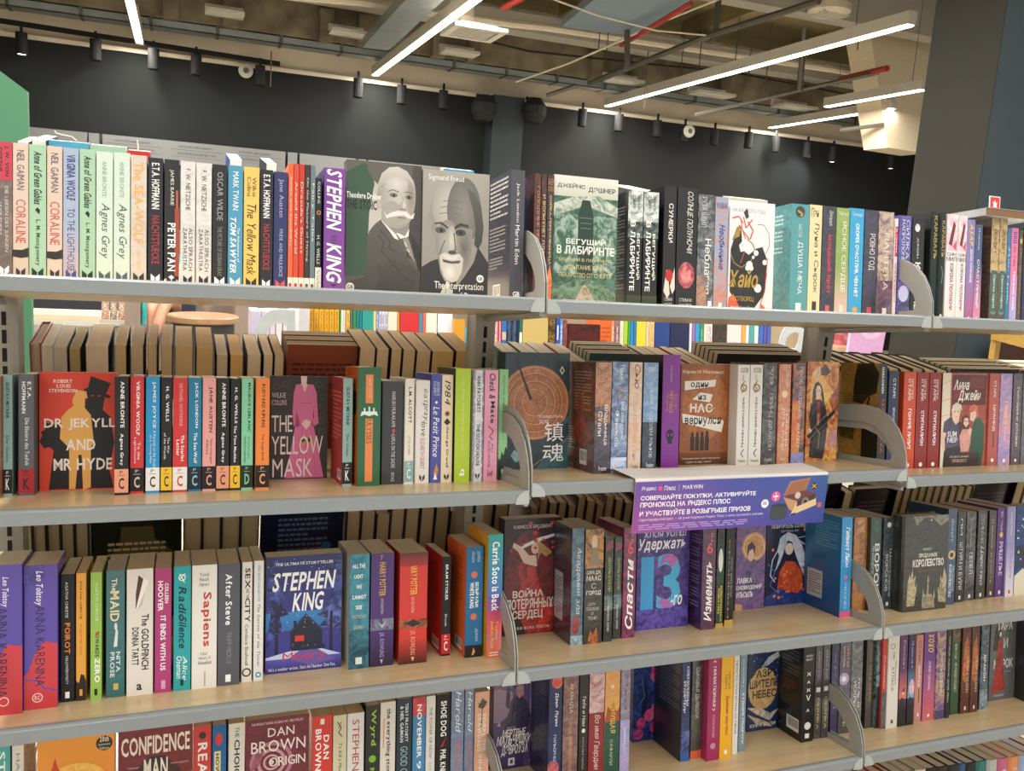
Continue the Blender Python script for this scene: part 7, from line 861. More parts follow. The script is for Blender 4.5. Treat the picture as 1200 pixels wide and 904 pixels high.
('1Ar','s',0.4944,0.06,0.0243,0.254,0.17,'3a4a9a','','','e6e4e0','white paperback, page side out, sixth from left in back row, top left shelf',[]),
('1Ar','s',0.4267,0.06,0.0217,0.2521,0.17,'3a3a3c','','','dcdad6','white paperback, page side out, seventh from left in back row, top left shelf',[]),
('1Ar','f',0.0051,0.185,0.0702,0.275,0.03,'4aa6dc','','','a59a84','bright blue book showing its back cover, eighth from left in back row, top left shelf',[('b','R 0 0 100 60 3a90cc')]),
('1Br','f',-0.7726,0.185,0.1142,0.275,0.03,'c9c9c4','','','a59a84','pale grey book showing its back cover, second from left in back row, top middle shelf',[('b','R 0 0 100 60 b9b9b4')]),
('1Br','s',-0.4578,0.06,0.08,0.271,0.17,'333','','','a9a49a','grey paged hardback, page side out, first from left in back row, top middle shelf',[]),
('3Ar','s',0.9271,0.06,0.0231,0.245,0.17,'241c16','','h','8f8064','brown hardback, page side out, first from left in back row, third left shelf',[]),
('3Ar','s',0.9034,0.06,0.0233,0.235,0.17,'1c1614','','h','8f8064','brown hardback, page side out, second from left in back row, third left shelf',[]),
('3Ar','s',0.8786,0.06,0.0235,0.245,0.17,'2a2018','','h','8f8064','brown hardback, page side out, third from left in back row, third left shelf',[]),
('3Ar','s',0.8542,0.06,0.0238,0.235,0.17,'241c16','','h','8f8064','brown hardback, page side out, fourth from left in back row, third left shelf',[]),
('3Ar','s',0.829,0.06,0.024,0.245,0.17,'241c16','','h','8f8064','brown hardback, page side out, fifth from left in back row, third left shelf',[]),
('3Ar','s',0.8041,0.06,0.0243,0.235,0.17,'1c1614','','h','8f8064','brown hardback, page side out, sixth from left in back row, third left shelf',[]),
('3Ar','s',0.7784,0.06,0.0245,0.245,0.17,'2a2018','','h','8f8064','brown hardback, page side out, seventh from left in back row, third left shelf',[]),
('3Ar','f',0.6033,0.185,0.1726,0.235,0.03,'211d14','','g','a59a84','black leafy book showing its back cover, eighth from left in back row, third left shelf',[('b','R 8 10 92 92 5c5430;PA 1a2418 0a0f0a 0,60 30,70 34,100 0,100;PA 1a2418 0a0f0a 70,80 66,100 100,100 100,60;L 18 30 82 78 c9b98a 9')]),
('3Ar','s',0.5633,0.06,0.0366,0.235,0.17,'241c16','','h','97876a','brown hardback, page side out, ninth from left in back row, third left shelf',[]),
('3Ar','s',0.5254,0.06,0.0371,0.245,0.17,'30181c','','h','97876a','brown hardback, page side out, tenth from left in back row, third left shelf',[]),
('3Ar','s',0.4865,0.06,0.0377,0.235,0.17,'241c16','','h','97876a','brown hardback, page side out, eleventh from left in back row, third left shelf',[]),
('3Ar','s',0.4475,0.06,0.0382,0.245,0.17,'1c2430','','h','97876a','brown hardback, page side out, twelfth from left in back row, third left shelf',[]),
('3Ar','f',0.264,0.185,0.1777,0.245,0.03,'141c3c','','g','a59a84','navy book showing its back cover, thirteenth from left in back row, third left shelf',[('b','L 20 55 80 90 6c7aa0 7;L 20 30 80 45 8a96b8 3;C 80 60 6 3a6a9a')]),
('3Ar','s',0.2284,0.06,0.0318,0.235,0.17,'1c1614','','h','9a8868','tan hardback, page side out, fourteenth from left in back row, third left shelf',[]),
('3Ar','s',0.1951,0.06,0.0322,0.235,0.17,'241c16','','h','9a8868','tan hardback, page side out, fifteenth from left in back row, third left shelf',[]),
('3Ar','s',0.1609,0.06,0.0323,0.225,0.17,'1c1614','','h','9a8868','tan hardback, page side out, sixteenth from left in back row, third left shelf',[]),
('3Ar','s',0.1279,0.06,0.0326,0.245,0.17,'3a241a','','h','9a8868','tan hardback, page side out, seventeenth from left in back row, third left shelf',[]),
('3Ar','s',0.0934,0.06,0.0334,0.245,0.17,'1c1614','','h','9a8868','tan hardback, page side out, eighteenth from left in back row, third left shelf',[]),
('3Ar','s',0.0575,0.06,0.0338,0.235,0.17,'1c1614','','h','9a8868','tan hardback, page side out, nineteenth from left in back row, third left shelf',[]),
('3Ar','s',0.0221,0.06,0.0342,0.235,0.17,'241c16','','h','9a8868','tan hardback, page side out, twentieth from left in back row, third left shelf',[]),
('3Ar','s',-0.0143,0.06,0.0341,0.225,0.17,'2a1c14','','h','9a8868','tan hardback, page side out, twenty-first from left in back row, third left shelf',[]),
('3Ar','s',-0.0491,0.06,0.0345,0.245,0.17,'1c1614','','h','9a8868','tan hardback, page side out, twenty-second from left in back row, third left shelf',[]),
('3Ar','s',-0.0859,0.06,0.0355,0.245,0.17,'241c16','','h','9a8868','tan hardback, page side out, twenty-third from left in back row, third left shelf',[]),
('3Ar','s',-0.1244,0.06,0.036,0.235,0.17,'1c1614','','h','9a8868','tan hardback, page side out, twenty-fourth from left in back row, third left shelf',[]),
('3Br','s',-0.2017,0.06,0.0224,0.225,0.17,'4a2a1a','','h','8a7656','stuff',[]),
('3Br','s',-0.2246,0.06,0.0225,0.245,0.17,'5c2c1c','','h','8a7656','stuff',[]),
('3Br','s',-0.2509,0.06,0.0236,0.235,0.17,'2c3a34','','h','8a7656','stuff',[]),
('3Br','s',-0.2761,0.06,0.0238,0.235,0.17,'1c1614','','h','8a7656','stuff',[]),
('3Br','s',-0.3019,0.06,0.023,0.225,0.17,'2c3a34','','h','8a7656','stuff',[]),
('3Br','s',-0.3255,0.06,0.0232,0.245,0.17,'1c1614','','h','8a7656','stuff',[]),
('3Br','s',-0.3528,0.06,0.0244,0.235,0.17,'7c2c1c','','h','8a7656','stuff',[]),
('3Br','s',-0.3793,0.06,0.0236,0.225,0.17,'5c2c1c','','h','8a7656','stuff',[]),
('3Br','s',-0.4034,0.06,0.0237,0.245,0.17,'6c3a2a','','h','8a7656','stuff',[]),
('3Br','s',-0.4315,0.06,0.025,0.235,0.17,'1c1614','','h','8a7656','stuff',[]),
('3Br','s',-0.4599,0.06,0.0253,0.225,0.17,'241c16','','h','8a7656','stuff',[]),
('3Br','s',-0.5126,0.06,0.0433,0.235,0.17,'4a2a1a','','h','8a7656','stuff',[]),
('3Br','s',-0.5577,0.06,0.0436,0.235,0.17,'5c2c1c','','h','8a7656','stuff',[]),
('3Br','s',-0.6022,0.06,0.0441,0.245,0.17,'2c3a34','','h','8a7656','stuff',[]),
('3Br','s',-0.6489,0.06,0.0452,0.245,0.17,'1c1614','','h','8a7656','stuff',[]),
('3Br','s',-0.6963,0.06,0.0459,0.245,0.17,'4a2a1a','','h','8a7656','stuff',[]),
('3Br','s',-0.7488,0.06,0.0467,0.225,0.17,'5c2c1c','','h','8a7656','stuff',[]),
('3Br','s',-0.7978,0.06,0.0474,0.225,0.17,'2c3a34','','h','8a7656','stuff',[]),
('3Br','s',-0.847,0.06,0.0476,0.225,0.17,'1c1614','','h','8a7656','stuff',[]),
('3Br','s',-0.8956,0.06,0.0482,0.235,0.17,'4a2a1a','','h','8a7656','stuff',[]),
('3Br','s',-0.9468,0.06,0.0495,0.235,0.17,'5c2c1c','','h','8a7656','stuff',[]),
('3Br','s',-0.9982,0.06,0.0497,0.235,0.17,'2c3a34','','h','8a7656','stuff',[]),
('3Br','s',-1.049,0.06,0.0504,0.245,0.17,'1c1614','','h','8a7656','stuff',[]),
('3Cr','f',-1.1203,0.185,0.0456,0.245,0.03,'1c1020','','g','a59a84','stuff',[('b','L 10 50 90 80 3a2a40 3')]),
('3Cr','s',-1.1535,0.06,0.0328,0.225,0.17,'171210','','h','b5a27c','stuff',[]),
('3Cr','f',-1.3094,0.185,0.1369,0.225,0.03,'1f1228','','g','a59a84','stuff',[('b','L 14 62 86 84 5a4a60 4')]),
('3Cr','s',-1.3358,0.06,0.0261,0.235,0.17,'1c1614','','h','97835f','stuff',[]),
('3Cr','s',-1.364,0.06,0.0263,0.235,0.17,'1c1614','','h','97835f','stuff',[]),
('3Cr','s',-1.3924,0.06,0.0265,0.235,0.17,'2c1c14','','h','97835f','stuff',[]),
('3Cr','s',-1.4211,0.06,0.0267,0.235,0.17,'1c1614','','h','97835f','stuff',[]),
('3Cr','s',-1.4499,0.06,0.0269,0.235,0.17,'1c1614','','h','97835f','stuff',[]),
('3Cr','s',-1.479,0.06,0.0271,0.235,0.17,'241c16','','h','97835f','stuff',[]),
('3Cr','s',-1.5084,0.06,0.0274,0.235,0.17,'1c1614','','h','97835f','stuff',[]),
('3Cr','s',-1.5414,0.06,0.0276,0.225,0.17,'1c1614','','h','97835f','stuff',[]),
('3Cr','s',-1.5712,0.06,0.0279,0.225,0.17,'4a2a1a','','h','97835f','stuff',[]),
('3Cr','s',-1.6014,0.06,0.0281,0.225,0.17,'1c1614','','h','97835f','stuff',[]),
('3Cr','f',-1.7766,0.185,0.1502,0.235,0.03,'1c1020','','g','a59a84','stuff',[('b','L 14 62 86 84 4a3a50 4')]),
('3Cr','s',-1.816,0.06,0.039,0.245,0.17,'1c1614','','h','97835f','stuff',[]),
('3Cr','s',-1.8576,0.06,0.0394,0.245,0.17,'2c1c14','','h','97835f','stuff',[]),
('3Cr','s',-1.9036,0.06,0.0399,0.235,0.17,'1c1614','','h','97835f','stuff',[]),
('3Cr','s',-1.9462,0.06,0.0404,0.235,0.17,'2c1c14','','h','97835f','stuff',[]),
('0A','s',-0.1929,0.05,0.016,0.2872,0.13,'e8b62a','','g','cdc4b2','stuff',[('s','R 0 0 18 100 d8842a;LV 30 5 80 95 7a4a14 3')]),
('0A','s',-0.1754,0.05,0.0161,0.2878,0.13,'e8b62a','','g','cdc4b2','stuff',[('s','R 0 0 18 100 d8842a;LV 30 5 80 95 7a4a14 3')]),
('0A','s',-0.1579,0.05,0.0161,0.2885,0.13,'e8b62a','','g','cdc4b2','stuff',[('s','R 0 0 18 100 d8842a;LV 30 5 80 95 7a4a14 3')]),
('0A','s',-0.1403,0.05,0.0162,0.2891,0.13,'e8b62a','','g','cdc4b2','stuff',[('s','R 0 0 18 100 d8842a;LV 30 5 80 95 7a4a14 3')]),
('0A','s',-0.1226,0.05,0.0163,0.2898,0.13,'e8b62a','','g','cdc4b2','stuff',[('s','R 0 0 18 100 d8842a;LV 30 5 80 95 7a4a14 3')]),
('0A','s',-0.1049,0.05,0.0163,0.2905,0.13,'e8b62a','','g','cdc4b2','stuff',[('s','R 0 0 18 100 d8842a;LV 30 5 80 95 7a4a14 3')]),
('0A','s',-0.0856,0.05,0.0104,0.2881,0.13,'3f9a4c','','g','cdc4b2','stuff',[('s','R 50 0 100 100 e6ecdc')]),
('0A','s',-0.0736,0.05,0.009,0.2885,0.13,'e8dfe0','','g','cdc4b2','stuff',[('s','R 60 0 100 100 d87a8a')]),
('0A','s',-0.0631,0.05,0.012,0.2859,0.13,'f0cf3a','','g','cdc4b2','stuff',[('s','LV 20 5 80 95 7a4a14 3')]),
('0A','s',-0.0496,0.05,0.009,0.2864,0.13,'3a6a8a','8a5a3a','g','cdc4b2','stuff',[('s','R 0 0 10 10 345')]),
('0A','s',-0.0391,0.05,0.0106,0.2868,0.13,'2f8a44','','g','cdc4b2','stuff',[('s','N e2c23a 12 20 10 5 90 95')]),
('0A','s',-0.0271,0.05,0.0091,0.2872,0.13,'1d7c86','','g','cdc4b2','stuff',[('s','R 0 0 100 68 dfe8ea')]),
('0A','s',-0.0165,0.05,0.0091,0.2876,0.13,'1d7c86','','g','cdc4b2','stuff',[('s','R 0 0 100 68 dfe8ea')]),
('0A','f',-0.0059,0.05,0.0366,0.287,0.02,'2a9a92','','g','cdc4b2','teal and white cover-out book with oval portrait, far shelf behind gap',[('s','R 0 0 100 60 f0f4f4;E 50 74 30 14 f4f0ec;E 50 73 16 9 e0b090')]),
('0A','s',0.0322,0.05,0.0092,0.2863,0.13,'b9c86a','','g','cdc4b2','stuff',[('s','R 60 0 100 100 e6e8c0')]),
('0A','s',0.043,0.05,0.0092,0.2837,0.13,'8f86b8','','g','cdc4b2','stuff',[('s','LV 20 5 80 95 e6e2f0 2')]),
('0A','s',0.0537,0.05,0.0092,0.2841,0.13,'dcdcea','','g','cdc4b2','stuff',[('s','LV 20 5 80 95 3a4a8a 2')]),
('0A','s',0.0645,0.05,0.0093,0.2845,0.13,'dcdcea','','g','cdc4b2','stuff',[('s','LV 20 5 80 95 3a4a8a 2')]),
('0A','s',0.0753,0.05,0.0093,0.2849,0.13,'dcdcea','','g','cdc4b2','stuff',[('s','LV 20 5 80 95 3a4a8a 2')]),
('0A','f',0.0861,0.05,0.0327,0.2857,0.02,'e6dcc6','','g','cdc4b2','cream cover-out book with red figure, right of slim white dashed one, far shelf behind gap',[('s','PA d8563a b83a28 50,20 90,30 80,60 60,50')]),
('0A','s',0.1203,0.05,0.0078,0.2864,0.13,'e88a3c','','g','cdc4b2','stuff',[('s','R 0 0 100 10 fff')]),
('0A','f',0.1297,0.05,0.0694,0.2848,0.02,'cf3034','','g','cdc4b2','red cover-out book with white title and yellow badge, far shelf behind gap',[('s','R 30 80 100 100 6a2a5c;Tbh f4f0f0 12 52 80 70 ПРОПИСИ;PA e8e4ea c9c9d8 10,0 50,20 100,36 100,0;C 36 32 14 f0b62a')]),
('0A','s',0.2007,0.05,0.0111,0.2832,0.13,'3f93b4','','g','cdc4b2','stuff',[('s','R 0 0 100 10 fff')]),
('0A','s',0.2134,0.05,0.0112,0.2837,0.13,'d86a5c','','g','cdc4b2','stuff',[('s','R 0 0 100 10 fff')]),
('0A','f',0.2262,0.05,0.0402,0.2815,0.02,'eee4d2','','g','cdc4b2','cream cover-out book with red label, right of slim coral one, far shelf behind gap',[('s','R 6 62 90 86 d23a34;Tbh 3a5a9a 20 8 80 24 ЮЛИЯ;Tbh e0743a 20 32 80 52 КУТ')]),
('0A','f',0.2696,0.05,0.0562,0.2802,0.02,'f4f0ee','','g','cdc4b2','green and white cover-out book with red lettering, right of cream one, far shelf behind gap',[('s','R 0 56 100 100 2a8a5a;Tbhi f4f4e6 8 78 92 90 Ежедневные;Tbh c8344a 6 36 94 50 ДЛЯ ПОДГ;C 28 18 14 f0c83a')]),
('0A','f',0.3263,0.03,0.0418,0.2624,0.02,'d89a2c','','g','cdc4b2','golden cover-out book with lilac panel, right of green and white one, far shelf behind gap',[('s','R 30 0 100 40 b9b4cc;R 54 0 100 30 4a5aa8')]),
('0A','s',0.3767,0.05,0.0116,0.2327,0.13,'4cc2e0','','g','cdc4b2','stuff',[('s','R 0 0 100 6 fff')]),
('0A','s',0.39,0.05,0.0216,0.2332,0.13,'55cce6','','g','cdc4b2','stuff',[('s','R 0 0 100 6 fff')]),
('0B','s',0.4893,0.05,0.0153,0.2966,0.13,'e58a92','','g','cdc4b2','stuff',[('s','LV 20 5 80 95 f4e6e6 2')]),
('0B','s',0.5063,0.05,0.0119,0.294,0.13,'c8444c','','g','cdc4b2','stuff',[('s','R 30 60 70 90 e6b0a8')]),
('0B','s',0.5199,0.05,0.0188,0.2978,0.13,'2f74c4','','g','cdc4b2','stuff',[('s','R 10 64 90 74 e6b890')]),
('0B','s',0.5404,0.05,0.0189,0.2953,0.13,'24304c','4a5a7c','g','cdc4b2','stuff',[('s','R 0 0 100 30 6a4438;R 36 20 60 90 4a6484')]),
('0B','s',0.561,0.05,0.019,0.296,0.13,'24304c','4a5a7c','g','cdc4b2','stuff',[('s','R 0 0 100 30 6a4438;R 36 20 60 90 4a6484')]),
('0B','s',0.5817,0.05,0.0069,0.2965,0.13,'1c2a4a','','g','cdc4b2','stuff',[('s','R 0 0 100 8 456')]),
('0B','s',0.5905,0.05,0.0121,0.2905,0.13,'2f6a62','','g','cdc4b2','stuff',[('s','R 0 40 100 70 b9c83c;R 10 60 90 76 f0f0e6')]),
('0B','f',0.6045,0.05,0.1036,0.2828,0.03,'c9b06a','','m','cfc3aa','sandy cover-out book with three faint gold lines, far shelf behind gap',[('s','Th a2823c 24 60 78 72 ХОЛМЫ;Th a2823c 16 42 84 56 ДРЕВНЕЙ;Th a2823c 22 26 80 38 ГРЕЦИИ')]),
('0B','s',0.7097,0.05,0.0285,0.2916,0.13,'3a2818','8a6a2c','g','cdc4b2','stuff',[('s','N c9a03c 30 12 5 5 95 95')]),
('0B','s',0.7421,0.05,0.0143,0.2794,0.13,'2a56a8','','g','cdc4b2','stuff',[('s','R 30 70 70 90 e6e6f0')]),
('0B','s',0.7582,0.05,0.0126,0.2799,0.13,'5f8fd2','','g','cdc4b2','stuff',[('s','LV 30 20 70 90 fff 1')]),
('0B','s',0.7727,0.05,0.0162,0.2738,0.13,'7c3a3a','a85c4c','g','cdc4b2','stuff',[('s','R 0 0 100 5 322')]),
('0B','f',0.7911,0.05,0.1375,0.2598,0.03,'5c1812','2c0e0c','g','cdc4b2','dark red cover-out book with white and orange winged figure, far shelf behind gap',[('s','PA e2643c a8341c 2,20 20,90 30,70 14,10;PA e6c0b8 c98a80 44,60 60,40 74,70 90,80 70,30 50,24 40,40;C 62 46 8 d84a34')]),
('0B','s',0.9318,0.05,0.0449,0.2827,0.13,'e0682a','','g','cdc4b2','stuff',[('s','L 10 20 90 90 b84c1c 12')]),
('0B','s',0.9785,0.05,0.0151,0.2838,0.13,'e88a5c','','g','cdc4b2','stuff',[('s','LV 30 20 70 90 fff 1')]),
('0B','s',0.9954,0.05,0.0208,0.2844,0.13,'7c5668','9a7a80','g','cdc4b2','stuff',[('s','LV 30 20 70 90 e0d0d4 1')]),
('0B','s',1.0181,0.05,0.0152,0.285,0.13,'efe2c4','','g','cdc4b2','stuff',[('s','LV 30 20 70 90 cba 1')]),
('0B','s',1.0352,0.05,0.0171,0.2823,0.13,'a8cc3c','','g','cdc4b2','stuff',[('s','R 20 50 80 66 d8503a')]),
('0B','s',1.0543,0.05,0.0096,0.2827,0.13,'3f9a5a','','g','cdc4b2','stuff',[('s','R 0 0 100 6 fff')]),
('0B','s',1.0657,0.05,0.0115,0.2831,0.13,'2f8cc4','','g','cdc4b2','stuff',[('s','R 0 0 100 6 fff')]),
('0B','s',1.0791,0.05,0.0115,0.2836,0.13,'2a7ab4','','g','cdc4b2','stuff',[('s','R 0 0 100 6 fff')]),
('0B','f',1.0926,0.05,0.0406,0.2811,0.02,'f0d23a','','g','cdc4b2','yellow and purple cover-out book with black bee, far shelf behind gap',[('s','R 0 0 100 36 7a4a9a;E 50 78 20 8 3a2c1c')]),
('0B','s',1.1352,0.05,0.0136,0.2786,0.13,'d9c9a8','','g','cdc4b2','stuff',[('s','R 0 0 100 6 fff')]),
('0B','s',1.1507,0.05,0.0215,0.2826,0.13,'f0c88a','','g','cdc4b2','stuff',[('s','LV 20 5 80 95 e0843c 2')]),
('0B','f',1.1741,0.05,0.0689,0.2807,0.02,'1d3f84','','g','cdc4b2','royal blue cover-out book with gold round medallion, right of peach one, far shelf behind gap',[('s','C 44 62 34 c9983c;O 44 62 20 26 8a6420')]),
('0B','f',1.2469,0.05,0.0881,0.2832,0.02,'141c48','','g','cdc4b2','midnight cover-out book with small pale text, right of royal blue one, far shelf behind gap',[('s','L 25 30 76 68 5a6494 6')]),
('0B','s',1.3371,0.05,0.0101,0.2814,0.13,'e6e6ec','','g','cdc4b2','stuff',[('s','R 0 0 100 6 889')]),
('0B','s',1.3493,0.05,0.0142,0.2818,0.13,'9a6ab0','','g','cdc4b2','stuff',[('s','R 0 0 100 6 fff')]),
('0B','s',1.3655,0.05,0.0183,0.2824,0.13,'2a9ac8','','g','cdc4b2','stuff',[('s','R 0 0 100 6 fff')]),
('0B','s',1.3858,0.05,0.0184,0.283,0.13,'2a8a68','','g','cdc4b2','stuff',[('s','LV 30 10 70 90 9cb 1')]),
('0B','s',1.4064,0.05,0.0144,0.2801,0.13,'f0ddc8','','g','cdc4b2','stuff',[('s','R 0 0 100 6 ccc')]),
('0B','s',1.4227,0.05,0.0227,0.2807,0.13,'e8e8e6','','g','cdc4b2','stuff',[('s','LV 20 5 80 95 c33 2')]),
('0B','f',1.4475,0.05,0.0686,0.2786,0.02,'2c2018','4a3a20','g','cdc4b2','black cover-out book with orange volcano, right of white one, far shelf behind gap',[('s','PA f08a3c e04a1c 40,90 60,90 74,50 90,20 30,20 50,50;EA 10 60 16 30 5a8a3c 3a6a2c')]),
('0B','f',1.5182,0.05,0.0696,0.2808,0.02,'dcd6d0','','g','cdc4b2','pale cover-out book with two dark title lines, right of black one, far shelf behind gap',[('s','Tbh 5a3a34 30 58 74 72 ФЕЙ;Tbh 5a3a34 24 42 78 54 ТЕЙЛ')]),
('0B','s',1.5898,0.05,0.0191,0.2822,0.13,'eda03c','','g','cdc4b2','stuff',[('s','R 0 0 100 6 fff')]),
('0B','s',1.6111,0.05,0.0149,0.2828,0.13,'ecebe6','','g','cdc4b2','stuff',[('s','R 0 0 100 6 ccc')]),
('0B','s',1.6283,0.05,0.0236,0.2799,0.13,'4aa0a0','','g','cdc4b2','stuff',[('s','R 0 20 100 60 e6ecec')]),
('0B','s',1.654,0.05,0.0194,0.2806,0.13,'eddcd0','','g','cdc4b2','stuff',[('s','R 0 0 100 6 ccc')]),
('0B','s',1.6755,0.05,0.0238,0.2813,0.13,'2f62b4','','g','cdc4b2','stuff',[('s','R 0 0 100 6 fff')]),
('0B','s',1.7015,0.05,0.0152,0.2819,0.13,'5a4a9a','','g','cdc4b2','stuff',[('s','R 0 40 100 60 c8444c')]),
('0B','s',1.7189,0.05,0.0196,0.2825,0.13,'3a5aa8','','g','cdc4b2','stuff',[('s','R 0 0 100 6 fff')]),
]
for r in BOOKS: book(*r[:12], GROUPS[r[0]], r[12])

S_ = STUFF['s']; so = link('distant_books', S_['v'], S_['f'], [M_COVER['g'], M_PAGES], None, S_['m'], S_['c'], S_['c2'])
tag(so, 'rows of small coloured books far behind, seen through the shelf gaps', 'books'); so['kind'] = 'stuff'
# ------------------------------------------------------------------ small things on and around the shelving
# hanging paper banner folded over the lip of the second middle shelf
bx0, bx1 = .2165, .6785; zl = FR['2B'][2][3]+.003; yl = FR['2B'][1][3]
bt = MB(); nn = 10
for (z0, y0, z1, y1) in (): pass
vs = []; fs = []
sec = [(.125, .0035), (.08, .0105), (.04, .0075), (.004, .0045), (-.006, .003), (-.0075, -.004), (-.008, -.05), (-.0085, -.108)]
for i in range(nn+1):
    x = bx0+(bx1-bx0)*i/nn
    for k, (v_, h_) in enumerate(sec):
        sk = .004 if k < 3 else 0
        if k >= 5: vs.append((x+(.001*math.sin(i*.9)), yl+v_-.0006*math.cos(i*.7), zl+h_))
        else:
            p = FR['2B'] @ Vector((x-(sk if i == 0 else 0), v_, h_+.0015*math.sin(i*1.3+k)*(k < 3))); vs.append(tuple(p))
m_ = len(sec)
for i in range(nn):
    for k in range(m_-1): a = i*m_+k; fs.append([a, a+m_, a+m_+1, a+1])
ban = empty('paper_banner', Matrix.Identity(4), 'purple and blue paper promotion banner draped over the second middle shelf edge', 'banner')
sh_ = link('paper_sheet', vs, fs, plain('white_banner_paper', 'dcd7d4', .5, 0, .02, 20), ban)
W_, H_ = bx1-bx0-.001, .104
P_ = Print(W_, H_)
P_.poly([P_.P(0, 0), P_.P(45, 0), P_.P(45, 100), P_.P(0, 100)], [hx('a24c9c'), hx('5c47a8'), hx('4a52a8'), hx('6a4fa6')])
P_.poly([P_.P(45, 0), P_.P(100, 0), P_.P(100, 100), P_.P(45, 100)], [hx('5c47a8'), hx('2c3c98'), hx('2d5a9c'), hx('4a52a8')])
P_.run('Th ffffff 3 82 10 91 Яндекс;C 12 86.5 1 f04a8a;Th ffffff 14 82 19.5 91 Плюс;R 21 80 21.2 93 c9b9e6;Thb e6d9f4 23 83 33 91 MARWIN;Thb ffffff 3 63 61 75 СОВЕРШАЙТЕ ПОКУПКИ, АКТИВИРУЙТЕ;Thb ffffff 3 48.5 48 60 ПРОМОКОД НА ЯНДЕКС ПЛЮС;Thb ffffff 3 33 59 45.5 И УЧАСТВУЙТЕ В РОЗЫГРЫШЕ ПРИЗОВ;Th e6dcf4 3 22 66 29 Гарантированный приз — 60 дней подписки Яндекс Плюс с кино, музыкой и книгами;L 3 5 58 17 b9a0d8 3;C 66.5 46 2 f4f2f6;Thb 3a3a8a 65.6 44 67.4 50 ББ;C 72 60 2.4 e85a9c;R 70.6 58.6 73.4 61.4 fff;R 71.8 52 72.2 68 fff')
P_.run('P 5c6672 70,14 70,38 71,42 78,44 79,38 79,16 77,11 72,10;E 74.5 40 4.5 4.5 2a3340;P 39434f 70,14 70,38 79,38 79,16 77,11 72,10;P b87a5c 76,60 79,90 90,96 88,70;P a2674a 77,62 79.6,87 89.2,93 87.4,70;P 6a3a34 76,58 84,50 94,62 87,70;C 84 60 1.6 d9c0a8;P c9946c 76,58 80,32 84,22 84,48;P e2c49a 80.6,20 84,22 95,38 94,62 84,48 81,18;P 4a2c24 84,36 84,48 94,62 94.3,52;C 88.6 46 2 8a8070;C 88.6 46 1 2c2420;P e2c49a 84,22 84,36 94.4,52 95,38;C 92.6 78 1.6 2a2a2a;S e8b84a .4 91.4,74 93.8,82;S e8b84a .4 91.4,82 93.8,74;S e2643c .6 95.6,34 98,42;S e2643c .6 95.6,42 98,34;S e2643c .6 96.8,32 96.8,44')
link('banner_print', [(bx0+x, yl-.0102-z, zl-.1085+y) for x, y, z in P_.v], P_.f, M_COVER['g'], sh_, cols=P_.c, cols2=P_.c2)
# flat books lying on top of the right-hand top shelf books
def flat(name, x0, x1, y0, y1, z0, z1, c, label, cat):
    M = FR['1C']; e = empty(name, M @ Matrix.Translation((x0, y0, z0)), label, cat)
    W2, D2, H2 = x1-x0, y1-y0, z1-z0
    g = MB().box(0, W2, 0, D2, 0, .0012).box(0, W2, 0, D2, H2-.0012, H2).box(0, .0015, 0, D2, 0, H2); g.c = [hx(c)]*len(g.v); g.build('cover', M_COVER['s'], e, col=True)
    q = MB().box(.002, W2-.001, .001, D2-.001, .0013, H2-.0013, hx('8a6a4c')); q.build('pages', M_PAGES, e, col=True)
FLAT_H = 0.2424
flat('book', 1.1261, 1.1261+.16, .07, .20, FLAT_H, FLAT_H+.02, '9fa3a6', 'grey patterned book lying flat on top of the rightmost standing books', 'book')
sx = empty('sign_card', FR['1C'] @ Matrix.Translation((1.1261+.045, .1, FLAT_H+.0205)), 'small red card with white border standing on the flat book', 'card')
MB().box(0, .034, 0, .0015, 0, .034).build('card', plain('white_card', 'f0ecea', .5), sx)
p = Print(.034, .034); p.run('R 7 7 93 93 cf3030;P f6f2f0 30,24 70,24 64,40 74,60 56,52 50,76 40,56 26,62 38,40'); link('card_print', [(x, -.0003-z, y) for x, y, z in p.v], p.f, M_COVER['g'], sx, cols=p.c, cols2=p.c2)
# loose white tag loops standing above the books
def wire(pts, fk, label):
    q = MB(); q.tube([FR[fk] @ Vector(t) for t in pts], .0011, 6); tag(q.build('tag_loop', M_WHITE), label, 'tag')
wire([(-0.7975, .14, 0.2434), (-0.7951, .14, 0.2396), (-0.7853, .14, 0.2379), (-0.7730, .14, 0.2365), (-0.7656, .14, 0.2305)], '1A', 'curled white plastic tag loop above the blue books')
wire([(-0.6758, .14, 0.2412), (-0.6751, .14, 0.2329), (-0.6744, .14, 0.2246)], '1A', 'short white upright tag above the red book stack')
# green end panel at the left
gp = MB(); P3 = [(-1.192, 1.400, 0.542), (-1.074, 1.400, 0.474), (-1.009, 1.400, 0.428), (-1.015, 1.400, 0.213)]
gp.prism([(P3[0][0]-.3, FLOOR), (P3[0][0]-.3, P3[0][2]), (P3[1][0], P3[1][2]), (P3[2][0], P3[2][2]), (P3[2][0], FLOOR)], 1, 1.4, 1.43)
tag(gp.build('end_panel', plain('green_laminate', '4c8561', .5, 0, .02, 5)), 'green end panel with a sloped top at the left edge', 'panel')
